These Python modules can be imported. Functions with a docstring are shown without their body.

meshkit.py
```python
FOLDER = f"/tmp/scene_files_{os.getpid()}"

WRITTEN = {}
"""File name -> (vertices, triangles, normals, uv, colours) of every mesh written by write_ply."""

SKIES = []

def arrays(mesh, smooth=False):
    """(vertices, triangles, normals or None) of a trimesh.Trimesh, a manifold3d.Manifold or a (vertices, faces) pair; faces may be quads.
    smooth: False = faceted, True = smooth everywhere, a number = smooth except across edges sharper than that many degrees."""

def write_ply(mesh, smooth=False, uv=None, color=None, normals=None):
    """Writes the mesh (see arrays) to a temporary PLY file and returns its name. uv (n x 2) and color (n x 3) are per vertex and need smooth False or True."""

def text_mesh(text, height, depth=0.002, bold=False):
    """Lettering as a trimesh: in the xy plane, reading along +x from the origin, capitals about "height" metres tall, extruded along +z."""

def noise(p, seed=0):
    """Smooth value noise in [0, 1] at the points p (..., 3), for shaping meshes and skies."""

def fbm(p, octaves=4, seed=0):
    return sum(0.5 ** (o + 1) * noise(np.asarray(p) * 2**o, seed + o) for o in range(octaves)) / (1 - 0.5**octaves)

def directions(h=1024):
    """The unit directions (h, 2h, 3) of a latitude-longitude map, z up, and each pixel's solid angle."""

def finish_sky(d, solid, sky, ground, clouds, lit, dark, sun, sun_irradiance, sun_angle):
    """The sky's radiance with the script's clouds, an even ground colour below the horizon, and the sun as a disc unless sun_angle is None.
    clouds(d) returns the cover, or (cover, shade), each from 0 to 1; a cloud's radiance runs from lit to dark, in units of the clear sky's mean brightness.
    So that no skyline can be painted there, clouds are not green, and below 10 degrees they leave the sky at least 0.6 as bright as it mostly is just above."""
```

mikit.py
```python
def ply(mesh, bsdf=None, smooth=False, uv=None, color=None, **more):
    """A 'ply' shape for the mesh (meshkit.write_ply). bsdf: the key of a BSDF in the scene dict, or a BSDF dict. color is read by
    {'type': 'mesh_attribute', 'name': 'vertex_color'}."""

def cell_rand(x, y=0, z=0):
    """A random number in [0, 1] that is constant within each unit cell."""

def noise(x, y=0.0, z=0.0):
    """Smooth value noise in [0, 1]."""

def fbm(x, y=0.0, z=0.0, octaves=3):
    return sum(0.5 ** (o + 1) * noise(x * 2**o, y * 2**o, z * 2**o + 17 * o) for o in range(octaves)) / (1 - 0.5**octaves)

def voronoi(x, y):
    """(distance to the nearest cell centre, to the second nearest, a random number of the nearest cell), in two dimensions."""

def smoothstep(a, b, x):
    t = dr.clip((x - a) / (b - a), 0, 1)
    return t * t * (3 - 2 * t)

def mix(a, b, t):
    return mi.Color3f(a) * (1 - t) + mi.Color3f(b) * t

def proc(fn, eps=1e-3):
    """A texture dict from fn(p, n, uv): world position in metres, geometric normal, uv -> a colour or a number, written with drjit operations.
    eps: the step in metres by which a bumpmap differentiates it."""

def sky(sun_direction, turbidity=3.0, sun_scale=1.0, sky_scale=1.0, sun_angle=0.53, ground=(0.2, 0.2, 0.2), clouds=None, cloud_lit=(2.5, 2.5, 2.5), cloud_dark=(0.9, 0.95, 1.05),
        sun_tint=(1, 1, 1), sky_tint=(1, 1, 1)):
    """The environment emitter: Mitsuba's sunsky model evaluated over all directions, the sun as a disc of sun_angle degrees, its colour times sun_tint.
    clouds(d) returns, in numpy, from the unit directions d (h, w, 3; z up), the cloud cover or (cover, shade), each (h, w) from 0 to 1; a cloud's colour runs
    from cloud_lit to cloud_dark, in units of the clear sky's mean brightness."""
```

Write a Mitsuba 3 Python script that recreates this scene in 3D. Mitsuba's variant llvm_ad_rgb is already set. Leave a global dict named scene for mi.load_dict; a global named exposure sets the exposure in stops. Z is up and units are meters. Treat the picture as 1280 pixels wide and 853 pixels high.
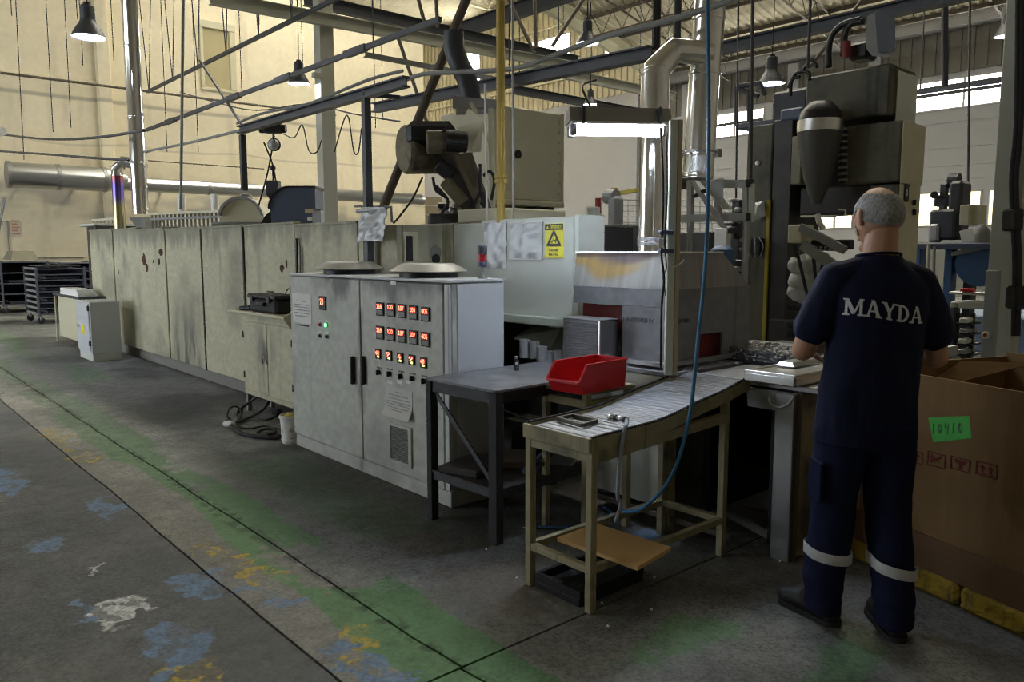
import math, random
import numpy as np, trimesh, mitsuba as mi, drjit as dr, mikit, meshkit
import manifold3d as m3
from shapely.geometry import Polygon, box as sbox, LineString, Point
from shapely import affinity
from shapely.ops import unary_union
from mikit import noise, fbm, smoothstep, mix, cell_rand
T = mi.ScalarTransform4f
rng = random.Random(7)
scene, labels = {}, {}

# ------------------------------------------------------------------ camera (x, y: along the factory's walls, z up, metres)
FOC, CX, CY, HOR, EYE = 980.0, 640.0, 426.5, 315.0, 1.5
PITCH, YAW = math.atan((CY - HOR) / FOC), math.radians(48.9)
F0 = np.array([math.cos(YAW), math.sin(YAW), 0]); RT = np.array([math.sin(YAW), -math.cos(YAW), 0]); ZZ = np.array([0, 0, 1.0])
FW = F0 * math.cos(PITCH) - ZZ * math.sin(PITCH); UP = F0 * math.sin(PITCH) + ZZ * math.cos(PITCH)
CAM = np.array([0, 0, EYE])
scene['camera'] = {'type': 'perspective', 'fov': math.degrees(2 * math.atan(640 / FOC)), 'fov_axis': 'x', 'near_clip': 0.05, 'far_clip': 300.0,
                   'to_world': T().look_at(origin=CAM.tolist(), target=(CAM + FW).tolist(), up=[0, 0, 1])}
exposure = 1.72
# ------------------------------------------------------------------ light
scene['sky'] = {**mikit.sky([-0.5, -0.6, 0.6], turbidity=4, sun_scale=0.0, sky_scale=0.15), 'sampling_weight': 0.5}
L_WIN = [9.0, 8.8, 7.6]        # daylight behind the high windows
L_SIDE = [1.3, 1.45, 1.6]        # windows added in the unseen side wall to light the fronts
L_ADDED_GATE = [1.55, 1.7, 1.9]      # glowing gates added in the unseen side wall for low light
L_LOW = [0.60, 0.52, 0.27]      # sunlit yard behind the low windows
L_ADDED_ROOF = [4.8, 4.55, 3.75]     # added unseen roof panes, tinted warm to light the cream wall
L_LAMP = [24.0, 26.0, 33.0]    # bell lamps, cool white
L_TUBE = [26.0, 30.0, 36.0]    # fluorescent tubes
L_RED = [2.6, 0.22, 0.10]
L_GREEN = [0.1, 1.2, 0.25]
def emit(rgb, w=1.0): return {'type': 'area', 'radiance': {'type': 'rgb', 'value': rgb}, 'sampling_weight': w}

def at(u, v, X=None, Y=None, Z=None, D=None):
    """a point of the place measured off the photograph, on the vertical plane X or Y, the level Z or at the distance D"""
    d = FW + RT * (u - CX) / FOC - UP * (v - CY) / FOC
    t = X / d[0] if X is not None else Y / d[1] if Y is not None else (Z - EYE) / d[2] if Z is not None else D / (d @ F0)
    return CAM + d * t

# ------------------------------------------------------------------ meshes
def A(*p): return np.array(p, float)
def unit(v): v = np.asarray(v, float); return v / np.linalg.norm(v)
def cat(*ms):
    ms = [m for g in ms for m in (g if isinstance(g, (list, tuple)) else [g])]
    return trimesh.util.concatenate(ms)
I3 = np.eye(3)
def OB(c, s, ax=I3, b=0.0):
    """box of size s about c along the axes ax, edges chamfered by b"""
    h = np.asarray(s, float) / 2
    sg = np.array([[x, y, z] for x in (-1, 1) for y in (-1, 1) for z in (-1, 1)], float)
    b = min(b, 0.45 * h.min() * 2 / 2)
    if b > 0:
        p = np.vstack([sg * (h - b * (1 - np.eye(3)[k])) for k in range(3)])
        m = trimesh.convex.convex_hull(p @ np.asarray(ax) + c)
    else:
        f = [[0, 1, 3], [0, 3, 2], [4, 6, 7], [4, 7, 5], [0, 4, 5], [0, 5, 1], [2, 3, 7], [2, 7, 6], [0, 2, 6], [0, 6, 4], [1, 5, 7], [1, 7, 3]]
        m = trimesh.Trimesh((sg * h) @ np.asarray(ax) + c, f, process=False)
        if np.linalg.det(ax) < 0: m.invert()
    return m
def B(x0, x1, y0, y1, z0, z1, b=0.0):
    return OB(A((x0 + x1) / 2, (y0 + y1) / 2, (z0 + z1) / 2), A(abs(x1 - x0), abs(y1 - y0), abs(z1 - z0)), I3, b)
def frame(p0, p1, up=ZZ):
    d = unit(np.asarray(p1, float) - p0)
    s = np.cross(d, up)
    s = unit(s) if np.linalg.norm(s) > 1e-4 else A(1, 0, 0)
    return np.array([d, s, np.cross(s, d)])
def bar(p0, p1, w, h=None, b=0.0, up=ZZ, roll=0.0):
    ax = frame(p0, p1, up)
    if roll:
        c, s = math.cos(roll), math.sin(roll)
        ax = np.array([ax[0], c * ax[1] + s * ax[2], -s * ax[1] + c * ax[2]])
    return OB((np.asarray(p0) + p1) / 2, A(np.linalg.norm(np.asarray(p1, float) - p0), w, h or w), ax, b)
def ibeam(p0, p1, w, h, t=0.012):
    ax = frame(p0, p1); o = ax[2] * (h / 2 - t / 2)
    return cat(bar(p0 + o, p1 + o, w, t), bar(p0 - o, p1 - o, w, t), bar(p0, p1, t, h - 2 * t))
def channel(p0, p1, w, h, t=0.008):
    ax = frame(p0, p1); o = ax[2] * (h / 2 - t / 2); s = ax[1] * (w / 2 - t / 2)
    return cat(bar(p0 + o, p1 + o, w, t), bar(p0 - o, p1 - o, w, t), bar(p0 - s, p1 - s, t, h))
def angle(p0, p1, w, t=0.006, flip=1):
    ax = frame(p0, p1)
    return cat(bar(p0, p1, w, t), bar(p0 + ax[2] * flip * w / 2 + ax[1] * (w / 2), p1 + ax[2] * flip * w / 2 + ax[1] * (w / 2), t, w))
def spline(pts, n=6):
    p = np.asarray(pts, float); p = np.vstack([2 * p[0] - p[1], p, 2 * p[-1] - p[-2]]); out = []
    for i in range(1, len(p) - 2):
        for t in np.arange(n) / n:
            a, b, c, d = p[i - 1], p[i], p[i + 1], p[i + 2]
            out.append(0.5 * (2 * b + (c - a) * t + (2 * a - 5 * b + 4 * c - d) * t * t + (3 * b - a - 3 * c + d) * t ** 3))
    return np.array(out + [p[-2]])
def tube(pts, r, n=10):
    p = np.asarray(pts, float); k = len(p); r = np.broadcast_to(np.asarray(r, float), (k,))
    tan = np.gradient(p, axis=0); tan /= np.maximum(np.linalg.norm(tan, axis=1, keepdims=True), 1e-9)
    u = np.cross(tan[0], ZZ if abs(tan[0][2]) < 0.9 else A(1, 0, 0)); u = unit(u); rings = []
    th = np.arange(n) * 2 * np.pi / n
    for i in range(k):
        u = unit(u - tan[i] * (u @ tan[i])); w = np.cross(tan[i], u)
        rings.append(p[i] + r[i] * (np.cos(th)[:, None] * u + np.sin(th)[:, None] * w))
    v = np.vstack(rings + [p[:1], p[-1:]]); f = []
    for i in range(k - 1):
        for j in range(n):
            a, b = i * n + j, i * n + (j + 1) % n
            f += [[a, b, b + n], [a, b + n, a + n]]
    for j in range(n):
        f += [[k * n, (j + 1) % n, j], [k * n + 1, (k - 1) * n + j, (k - 1) * n + (j + 1) % n]]
    return trimesh.Trimesh(v, f, process=False)
def cyl(p0, p1, r, n=16): return tube([p0, p1], r, n)
def lathe(prof, c=(0, 0, 0), axis=ZZ, n=28, closed=True):
    """profile [(radius, height)], turned about the axis; a closed profile makes a solid"""
    ax = unit(axis); u = unit(np.cross(ax, A(0.3, 1, 0.1) if abs(ax[2]) > 0.9 else ZZ)); w = np.cross(ax, u)
    th = np.arange(n) * 2 * np.pi / n; ring = np.cos(th)[:, None] * u + np.sin(th)[:, None] * w
    v = np.vstack([np.asarray(c, float) + ax * z + r * ring for r, z in prof]); k = len(prof); f = []
    for i in range(k if closed else k - 1):
        for j in range(n):
            a, b = i * n + j, i * n + (j + 1) % n; a2, b2 = ((i + 1) % k) * n + j, ((i + 1) % k) * n + (j + 1) % n
            f += [[a, b, b2], [a, b2, a2]]
    m = trimesh.Trimesh(v, f, process=False)
    if m.volume < 0: m.invert()
    return m
def solid(prof, c=(0, 0, 0), axis=ZZ, n=28): return lathe([(1e-4, prof[0][1])] + list(prof) + [(1e-4, prof[-1][1])], c, axis, n, False) if False else _cap(lathe(prof, c, axis, n, False))
def _cap(m):
    trimesh.repair.fill_holes(m) if False else None
    return m
def prism(poly, o, ux, uy, d):
    """polygon in the plane o + ux, uy, extruded by d along ux x uy"""
    if not hasattr(poly, 'exterior') and not hasattr(poly, 'geoms'): poly = Polygon(poly)
    ms = [trimesh.creation.extrude_polygon(g, d, engine='earcut') for g in getattr(poly, 'geoms', [poly])]
    m = cat(ms); ux, uy = np.asarray(ux, float), np.asarray(uy, float)
    m.vertices = np.asarray(o) + m.vertices[:, :1] * ux + m.vertices[:, 1:2] * uy + m.vertices[:, 2:3] * unit(np.cross(ux, uy))
    return m
def hull(p): return trimesh.convex.convex_hull(np.asarray(p, float))
def frustum(c, s0, s1, h, ax=I3, off=(0, 0)):
    """four-sided taper from base size s0 at c up to size s1 at height h"""
    q = [(-1, -1), (1, -1), (1, 1), (-1, 1)]
    p = [[x * s0[0] / 2, y * s0[1] / 2, 0] for x, y in q] + [[x * s1[0] / 2 + off[0], y * s1[1] / 2 + off[1], h] for x, y in q]
    return hull(np.array(p) @ np.asarray(ax) + c)
def yawax(a): c, s = math.cos(a), math.sin(a); return np.array([[c, s, 0], [-s, c, 0], [0, 0, 1.0]])
def text(t, o, ux, uy, h, d=0.0015, bold=True, width=None):
    m = meshkit.text_mesh(t, h, d, bold); s = 1.0
    m.vertices[:, 0] -= m.bounds[0][0]
    if width: m.vertices[:, 0] *= width / m.bounds[1][0]
    n = np.cross(ux, uy)
    m.vertices = np.asarray(o) + m.vertices[:, :1] * np.asarray(ux) + m.vertices[:, 1:2] * np.asarray(uy) + m.vertices[:, 2:3] * n
    return m
def corrugated(o, u, v, lu, lv, pitch=0.2, amp=0.03, t=0.004):
    """trapezoid sheet: ribs run along v"""
    n = max(2, int(round(lu / pitch))); xs, zs = [], []
    for i in range(n):
        for a, z in ((0, 0), (0.35, 0), (0.5, 1), (0.85, 1)): xs.append((i + a) * lu / n); zs.append(z * amp)
    xs.append(lu); zs.append(0); xs, zs = np.array(xs), np.array(zs); nn = np.cross(u, v); k = len(xs)
    P = lambda s, e: np.asarray(o) + xs[:, None] * u + s * np.asarray(v) + (zs + e)[:, None] * nn
    vv = np.vstack([P(0, 0), P(lv, 0), P(0, t), P(lv, t)]); f = []
    for i in range(k - 1):
        f += [[i, i + 1 + k, i + 1], [i, i + k, i + 1 + k], [i + 2 * k, i + 1 + 2 * k, i + 1 + 3 * k], [i + 2 * k, i + 1 + 3 * k, i + 3 * k]]
    return trimesh.Trimesh(vv, f, process=False)

# ------------------------------------------------------------------ naming
def numbered(key):
    if key not in scene and key not in labels: return key
    i = 1
    while f'{key}_{i:03d}' in scene or f'{key}_{i:03d}' in labels: i += 1
    return f'{key}_{i:03d}'
def put(key, mesh, mat, smooth=False, emitter=None):
    more = {'emitter': emitter} if emitter else {}
    scene[key] = mikit.ply(mesh, mat, smooth, **more) if mesh is not None else None
    return key
def part(parent, name, mesh, mat, smooth=False, label=None, emitter=None, kind=None):
    key = numbered(parent + '__' + name)
    put(key, mesh, mat, smooth, emitter)
    if label or kind: labels[key] = {k: v for k, v in (('label', label), ('kind', kind)) if v}
    return key
def tag(key, label, category, group=None, kind=None):
    labels[key] = {'label': label, 'category': category}
    if group: labels[key]['group'] = group
    if kind: labels[key]['kind'] = kind
def thing(name, label, category, group=None):
    key = numbered(name); tag(key, label, category, group); return key
def solo(name, mesh, mat, label, category, group=None, smooth=False, emitter=None, kind=None):
    key = numbered(name); put(key, mesh, mat, smooth, emitter); tag(key, label, category, group, kind); return key
def struct(name, mesh, mat, label, smooth=False, emitter=None):
    key = numbered(name)
    if mesh is not None: put(key, mesh, mat, smooth, emitter)
    labels[key] = {'label': label, 'kind': 'structure'}; return key

# ------------------------------------------------------------------ materials
def rgb(*c): return {'type': 'rgb', 'value': list(c)}
def two(b): return {'type': 'twosided', 'bsdf': b}
def mat(name, c, rough=0.6, metal=0.0, spec=0.4, fn=None, bump=None, **k):
    base = mikit.proc(fn) if fn else rgb(*c)
    b = {'type': 'principled', 'base_color': base, 'roughness': rough, 'metallic': metal, 'specular': spec, **k}
    if bump: b = {'type': 'bumpmap', 'arbitrary': mikit.proc(bump[0], bump[2] if len(bump) > 2 else 2e-3), 'scale': bump[1], 'bsdf': b}
    scene['mat_' + name] = two(b)
    return 'mat_' + name
def mean3(p): return p[0] + p[1] * 0.7
def grimy(base, dark, scale=1.0, amount=1.0):
    """painted sheet with blotches of soot and thin runs down the face"""
    def fn(p, n, uv):
        h = mi.Float(p.x) + mi.Float(p.y)
        blot = smoothstep(0.52, 0.80, fbm(p.x * 1.7 * scale + 3, p.y * 1.7 * scale, p.z * 1.3 * scale, 4))
        run = smoothstep(0.60, 0.85, fbm(h * 11 * scale, p.z * 0.7, mi.Float(p.x) * 2, 3))
        fine = fbm(p.x * 23, p.y * 23, p.z * 23, 2)
        k = dr.clip((blot * 0.7 + run * 0.45) * amount, 0, 0.92)
        return mix(base, dark, k) * (0.86 + 0.28 * fine)
    return fn
# materials of the place
def m_floor(p, n, uv):
    x, y = mi.Float(p.x), mi.Float(p.y)
    f1, f2 = fbm(x * 2.6, y * 2.6, 1, 4), fbm(x * 13, y * 13, 2, 3)
    f3, f4 = noise(x * 75, y * 75, 3), noise(x * 190, y * 190, 5)
    grain = 0.26 + 0.52 * f2 + 0.42 * f3 + 0.42 * f4
    c = mix([0.122, 0.128, 0.124], [0.222, 0.224, 0.208], f1)
    c = dr.select(x < 1.25, mix([0.066, 0.073, 0.080], [0.128, 0.130, 0.124], f1), c)
    c = dr.select((x > 1.25) & (x < 1.63), mix([0.140, 0.140, 0.124], [0.258, 0.250, 0.222], f1), c)
    c = c * grain
    dust = smoothstep(0.50, 0.75, fbm(x * 1.1 + 2, y * 0.5, 61, 3))
    c = c * (0.85 + 0.45 * dust)
    wob = (fbm(x * 4, y * 1.3, 7, 4) - 0.5); rag = (fbm(x * 26, y * 26, 8, 3) - 0.5)
    worn = smoothstep(0.30, 0.36, fbm(x * 2.3 + 9, y * 0.9, 5, 4) + rag * 0.22)
    def band(d, half, soft=0.012): return 1 - smoothstep(half - soft, half + soft, dr.abs(d + wob * 0.26 + rag * 0.05))
    far = 1 - 0.65 * smoothstep(4.0, 10.0, y)
    green = band(x - 1.67, 0.17) * worn * dr.select(y > 1.75, 1.0, 0.0) * far
    green = dr.maximum(green, band(x - 2.25, 0.22, 0.10) * smoothstep(0.50, 0.56, fbm(x * 2, y * 0.8, 31, 3) + rag * 0.2) * dr.select(y > 3.4, 0.5, 0.0))
    green = dr.maximum(green, band(y - 1.93 + 0.20 * (x - 2.0), 0.14, 0.05) * smoothstep(0.44, 0.52, fbm(x * 1.6 + 3, y * 2, 11, 4) + rag * 0.2) * dr.select(x > 1.7, 0.8, 0.0))
    green = dr.maximum(green, band(y - 1.25, 0.08, 0.04) * band(x - 2.62, 0.30, 0.1) * 0.75)
    c = mix(c, mi.Color3f(0.068, 0.168, 0.062) * (0.55 + 0.4 * f2 + 0.3 * f3 + 0.2 * f4), dr.clip(green, 0, 1) * 0.86)
    e1, e2 = (fbm(x * 9, y * 9, 13, 4) - 0.5) * 0.30 + rag * 0.10, (fbm(x * 9, y * 9, 19, 4) - 0.5) * 0.30
    def spot(u0, v0, a, b): return 1 - smoothstep(0.80, 1.0, dr.sqrt(dr.square((x + e1 - u0) / a) + dr.square((y + e2 - v0) / b)))
    lace = smoothstep(0.40, 0.47, fbm(x * 16, y * 16, 23, 4) + rag * 0.25)
    thin = smoothstep(0.46, 0.53, fbm(x * 20, y * 20, 29, 4) + rag * 0.3)
    yel = mi.Float(0)
    for s in ((1.41, 3.82, .07, .20), (1.43, 3.45, .07, .17), (1.45, 2.58, .08, .14), (1.33, 7.2, .07, .45), (1.32, 6.4, .07, .35), (0.90, 2.76, .12, .12), (0.62, 5.6, .06, .25)): yel = dr.maximum(yel, spot(*s))
    blu = mi.Float(0)
    for s in ((1.18, 3.45, .10, .19), (0.90, 3.02, .15, .19), (1.36, 3.2, .06, .25), (0.80, 5.95, .10, .4), (0.76, 4.52, .07, .14), (1.36, 2.35, .05, .3), (0.72, 3.55, .05, .12), (2.5, 2.4, .2, .2), (1.16, 5.0, .07, .25)): blu = dr.maximum(blu, spot(*s))
    whi = dr.maximum(spot(0.85, 3.42, .13, .15), spot(0.88, 4.0, .04, .12) * thin)
    c = mix(c, mi.Color3f(0.10, 0.165, 0.265) * (0.6 + 0.5 * f3 + 0.3 * f4), blu * (0.25 + 0.6 * lace))
    c = mix(c, mi.Color3f(0.36, 0.265, 0.035) * (0.6 + 0.6 * f3), yel * (0.15 + 0.7 * thin))
    c = mix(c, mi.Color3f(0.50, 0.51, 0.51) * (0.5 + 0.7 * f3), whi * (0.25 + 0.65 * thin))
    oil = smoothstep(0.45, 0.70, fbm(x * 0.9 + 5, y * 0.9, 41, 3)) * smoothstep(1.6, 2.6, x)
    rust = spot(2.15, 2.6, .35, .35) * 0.5
    c = mix(c, [0.13, 0.085, 0.05], rust * f1)
    crumb = 1 - smoothstep(0.012, 0.05, dr.abs(x - 1.63) - 0.03 * smoothstep(0.55, 0.75, fbm(x * 2, y * 2.2, 51, 3)))
    c = c * (1 - 0.5 * crumb * thin)
    return c * (1 - 0.55 * oil)
def b_floor(p, n, uv): return fbm(p.x * 38, p.y * 38, 0, 3)
FLOOR = mat('floor', None, 0.72, spec=0.35, fn=m_floor, bump=(b_floor, 0.004, 3e-3))
def m_plaster(p, n, uv):
    h = mi.Float(p.x) + mi.Float(p.y); z = mi.Float(p.z)
    a = fbm(h * 0.35, z * 0.9, 3, 4); s = fbm(h * 2.2, z * 0.35, 9, 3); fi = fbm(h * 9, z * 9, 5, 2)
    c = mix([0.68, 0.605, 0.435], [0.80, 0.725, 0.545], a)
    c = mix(c, [0.42, 0.38, 0.29], smoothstep(0.58, 0.85, s) * 0.35)
    seam = 1 - smoothstep(0.02, 0.09, dr.abs(z - 6.0 + 0.12 * fbm(h * 0.4, 1, 2, 2)))
    seam = dr.maximum(seam * 0.6, (1 - smoothstep(0.015, 0.05, dr.abs(z - 4.75 + 0.2 * fbm(h * 0.6, 4, 2, 2)))) * 0.35)
    c = mix(c, [0.30, 0.275, 0.22], seam)
    soot = smoothstep(0.35, 0.8, fbm(h * 0.8, z * 2, 15, 3)) * (1 - smoothstep(0.2, 1.0, dr.abs(z - 3.05)))
    c = mix(c, [0.24, 0.235, 0.235], soot * 0.65)
    return c * (0.95 + 0.1 * fi)
PLASTER = mat('plaster', None, 0.85, spec=0.2, fn=m_plaster)
_ov, _cb = grimy([0.47, 0.45, 0.315], [0.13, 0.12, 0.10], 0.8, 0.8), grimy([0.47, 0.48, 0.435], [0.16, 0.16, 0.15], 1.3, 0.6)
def m_oven(p, n, uv):
    y, z = mi.Float(p.y), mi.Float(p.z); c = _ov(p, n, uv); r = fbm(y * 7, z * 1.6, 3, 4)
    top = smoothstep(1.50, 1.74, z + (r - 0.5) * 0.45) * 0.55
    burn = smoothstep(9.0, 9.3, y) * (1 - smoothstep(9.95, 10.3, y)) * (1 - smoothstep(0.5, 1.25, z + (r - 0.5) * 0.9)) * (0.35 + 0.65 * smoothstep(.35, .6, r))
    hand = dr.exp(-dr.square((y - 6.72) / 0.16) - dr.square((z - 0.62) / 0.20)) * dr.select(mi.Float(p.x) < 2.96, 1.0, 0.0) * smoothstep(.3, .6, fbm(y * 14, z * 5, 9, 3))
    return mix(c, [0.085, 0.085, 0.078], dr.clip(dr.maximum(dr.maximum(top, burn * 0.85), hand * 0.8), 0, 0.9))
OVEN = mat('oven', None, 0.55, fn=m_oven)
def m_cab(p, n, uv):
    y, z = mi.Float(p.y), mi.Float(p.z); c = _cb(p, n, uv); r = fbm(y * 6, z * 4, 3, 4)
    top = smoothstep(1.16, 1.32, z + (r - 0.5) * 0.42) * smoothstep(.38, .62, fbm(y * 2.2, 2, 5, 3))
    seam = dr.exp(-dr.square((y - 4.60) / 0.05)) * smoothstep(.40, .65, fbm(y * 9, z * 3, 7, 3)) * 0.7
    return mix(c, [0.07, 0.07, 0.068], dr.clip(dr.maximum(top * 0.85, seam), 0, 0.9))
CABINET = mat('cabinet', None, 0.45, fn=m_cab)
PRESSP = mat('press', None, 0.6, fn=grimy([0.105, 0.10, 0.07], [0.020, 0.020, 0.019], 1.2, 1.3))
SKIRT = mat('skirt', None, 0.5, metal=0.3, fn=grimy([0.19, 0.195, 0.21], [0.06, 0.055, 0.05], 1.5, 0.8))
YELFRAME = mat('yelframe', None, 0.6, fn=grimy([0.29, 0.26, 0.155], [0.07, 0.065, 0.045], 3.5, 1.1))
def m_hood(p, n, uv):
    x, y, z = mi.Float(p.x), mi.Float(p.y), mi.Float(p.z)
    t = smoothstep(1.33, 1.52, z + (fbm(x * 2.5 + y * 2.5, z * 3, 2, 3) - 0.5) * 0.25)
    st = fbm((x + y) * 30, z * 0.8, 4, 3)
    c = mix([0.40, 0.40, 0.385], [0.44, 0.31, 0.13], smoothstep(0.02, 0.35, t) * smoothstep(2.65, 2.95, y))
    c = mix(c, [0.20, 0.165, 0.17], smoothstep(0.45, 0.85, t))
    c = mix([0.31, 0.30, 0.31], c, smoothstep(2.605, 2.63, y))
    return c * (0.75 + 0.4 * st)
HOOD = mat('hood', None, 0.58, metal=0.6, fn=m_hood)
def m_card(p, n, uv):
    f = fbm(p.x * 4, p.y * 4, p.z * 4, 4); g = fbm((p.x + p.y) * 90, p.z * 2, 1, 2)
    return mix([0.155, 0.092, 0.040], [0.205, 0.128, 0.058], f) * (0.90 + 0.16 * g)
CARD = mat('cardboard', None, 0.85, spec=0.15, fn=m_card)
def m_gran(p, n, uv):
    f = fbm(p.x * 70, p.y * 70, p.z * 70, 3)
    return mix([0.02, 0.02, 0.022], [0.45, 0.43, 0.38], smoothstep(0.52, 0.75, f))
GRAN = mat('granular', None, 0.7, fn=m_gran)
def m_deck(p, n, uv):
    f = fbm(p.x * 6, p.y * 1.2, 1, 4); g = fbm(p.x * 70, p.y * 5, 2, 2)
    return mix([0.33, 0.34, 0.36], [0.52, 0.535, 0.57], f) * (0.72 + 0.5 * g)
DECK = mat('deck', None, 0.42, metal=0.55, fn=m_deck)
def m_heat(p, n, uv):
    z = mi.Float(p.z); w = z + (fbm(p.x * 6, p.y * 6, z * 3, 2) - 0.5) * 0.2
    c = mix([0.42, 0.38, 0.22], [0.16, 0.12, 0.42], smoothstep(2.15, 2.35, w))
    c = mix(c, [0.42, 0.14, 0.12], smoothstep(2.5, 2.7, w))
    return mix(c, [0.50, 0.42, 0.24], smoothstep(2.75, 2.9, w))
HEAT = mat('heattint', None, 0.25, metal=1.0, fn=m_heat)
def m_mould(p, n, uv):
    f = fbm(p.x * 5, p.y * 5, p.z * 5, 4)
    return mix([0.022, 0.022, 0.024], [0.062, 0.057, 0.05], f)
BLACKGR = mat('blackgrime', None, 0.5, fn=m_mould)
# plain materials
ROOF = mat('roof', (0.55, 0.50, 0.37), 0.7)
GABLE = mat('gable', (0.58, 0.52, 0.37), 0.6)
GREYWALL = mat('greywall', (0.425, 0.425, 0.445), 0.8)
DARKWALL = mat('darkwall', (0.30, 0.28, 0.25), 0.8)
JOINT = mat('joint', (0.03, 0.03, 0.03), 0.9)
STEEL = mat('darksteel', (0.040, 0.043, 0.052), 0.45, spec=0.5)
STEELG = mat('greysteel', (0.21, 0.215, 0.20), 0.5)
RUSTY = mat('browniron', (0.10, 0.082, 0.060), 0.6)
COLUMN = mat('column', (0.36, 0.36, 0.30), 0.55)
CHROME = mat('chrome', (0.78, 0.78, 0.76), 0.13, 1.0)
GALV = mat('galvanised', (0.50, 0.51, 0.52), 0.33, 1.0)
DULL = mat('dullsteel', (0.34, 0.34, 0.34), 0.45, 0.8)
BRIGHT = mat('brightsteel', (0.66, 0.66, 0.64), 0.28, 0.9)
YELLOW = mat('yellowpipe', (0.44, 0.31, 0.06), 0.5)
SAFETY = mat('safetyyellow', (0.36, 0.29, 0.03), 0.55)
SIGNY = mat('signyellow', (0.78, 0.70, 0.03), 0.4)
BLACK = mat('black', (0.012, 0.012, 0.013), 0.45)
RUBBER = mat('rubber', (0.022, 0.022, 0.024), 0.7)
BLUEM = mat('bluemotor', (0.075, 0.095, 0.150), 0.5)
BLUE = mat('bluepaint', (0.055, 0.12, 0.26), 0.5)
BLUEH = mat('bluehose', (0.045, 0.17, 0.33), 0.4)
GREYH = mat('greyhose', (0.30, 0.34, 0.42), 0.4)
CREAM = mat('cream', (0.56, 0.53, 0.38), 0.5)
PALE = mat('palepaint', (0.56, 0.585, 0.53), 0.4)
PALEB = mat('palegreypaint', (0.55, 0.57, 0.585), 0.4)
LIGHTG = mat('mintpaint', (0.55, 0.60, 0.52), 0.45)
REDP = mat('redplastic', (0.50, 0.016, 0.020), 0.35)
REDDARK = mat('reddark', (0.17, 0.02, 0.018), 0.6)
PAPER = mat('paper', (0.74, 0.74, 0.71), 0.8)
OLDPAPER = mat('oldpaper', (0.55, 0.55, 0.53), 0.7)
INK = mat('ink', (0.14, 0.14, 0.15), 0.8)
REDINK = mat('redink', (0.12, 0.018, 0.014), 0.8)
GREENP = mat('greenpaper', (0.075, 0.42, 0.075), 0.75)
WOOD = mat('board', (0.54, 0.34, 0.14), 0.6)
PLASTIC = mat('foil', (0.40, 0.415, 0.42), 0.32, 0.15)
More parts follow.
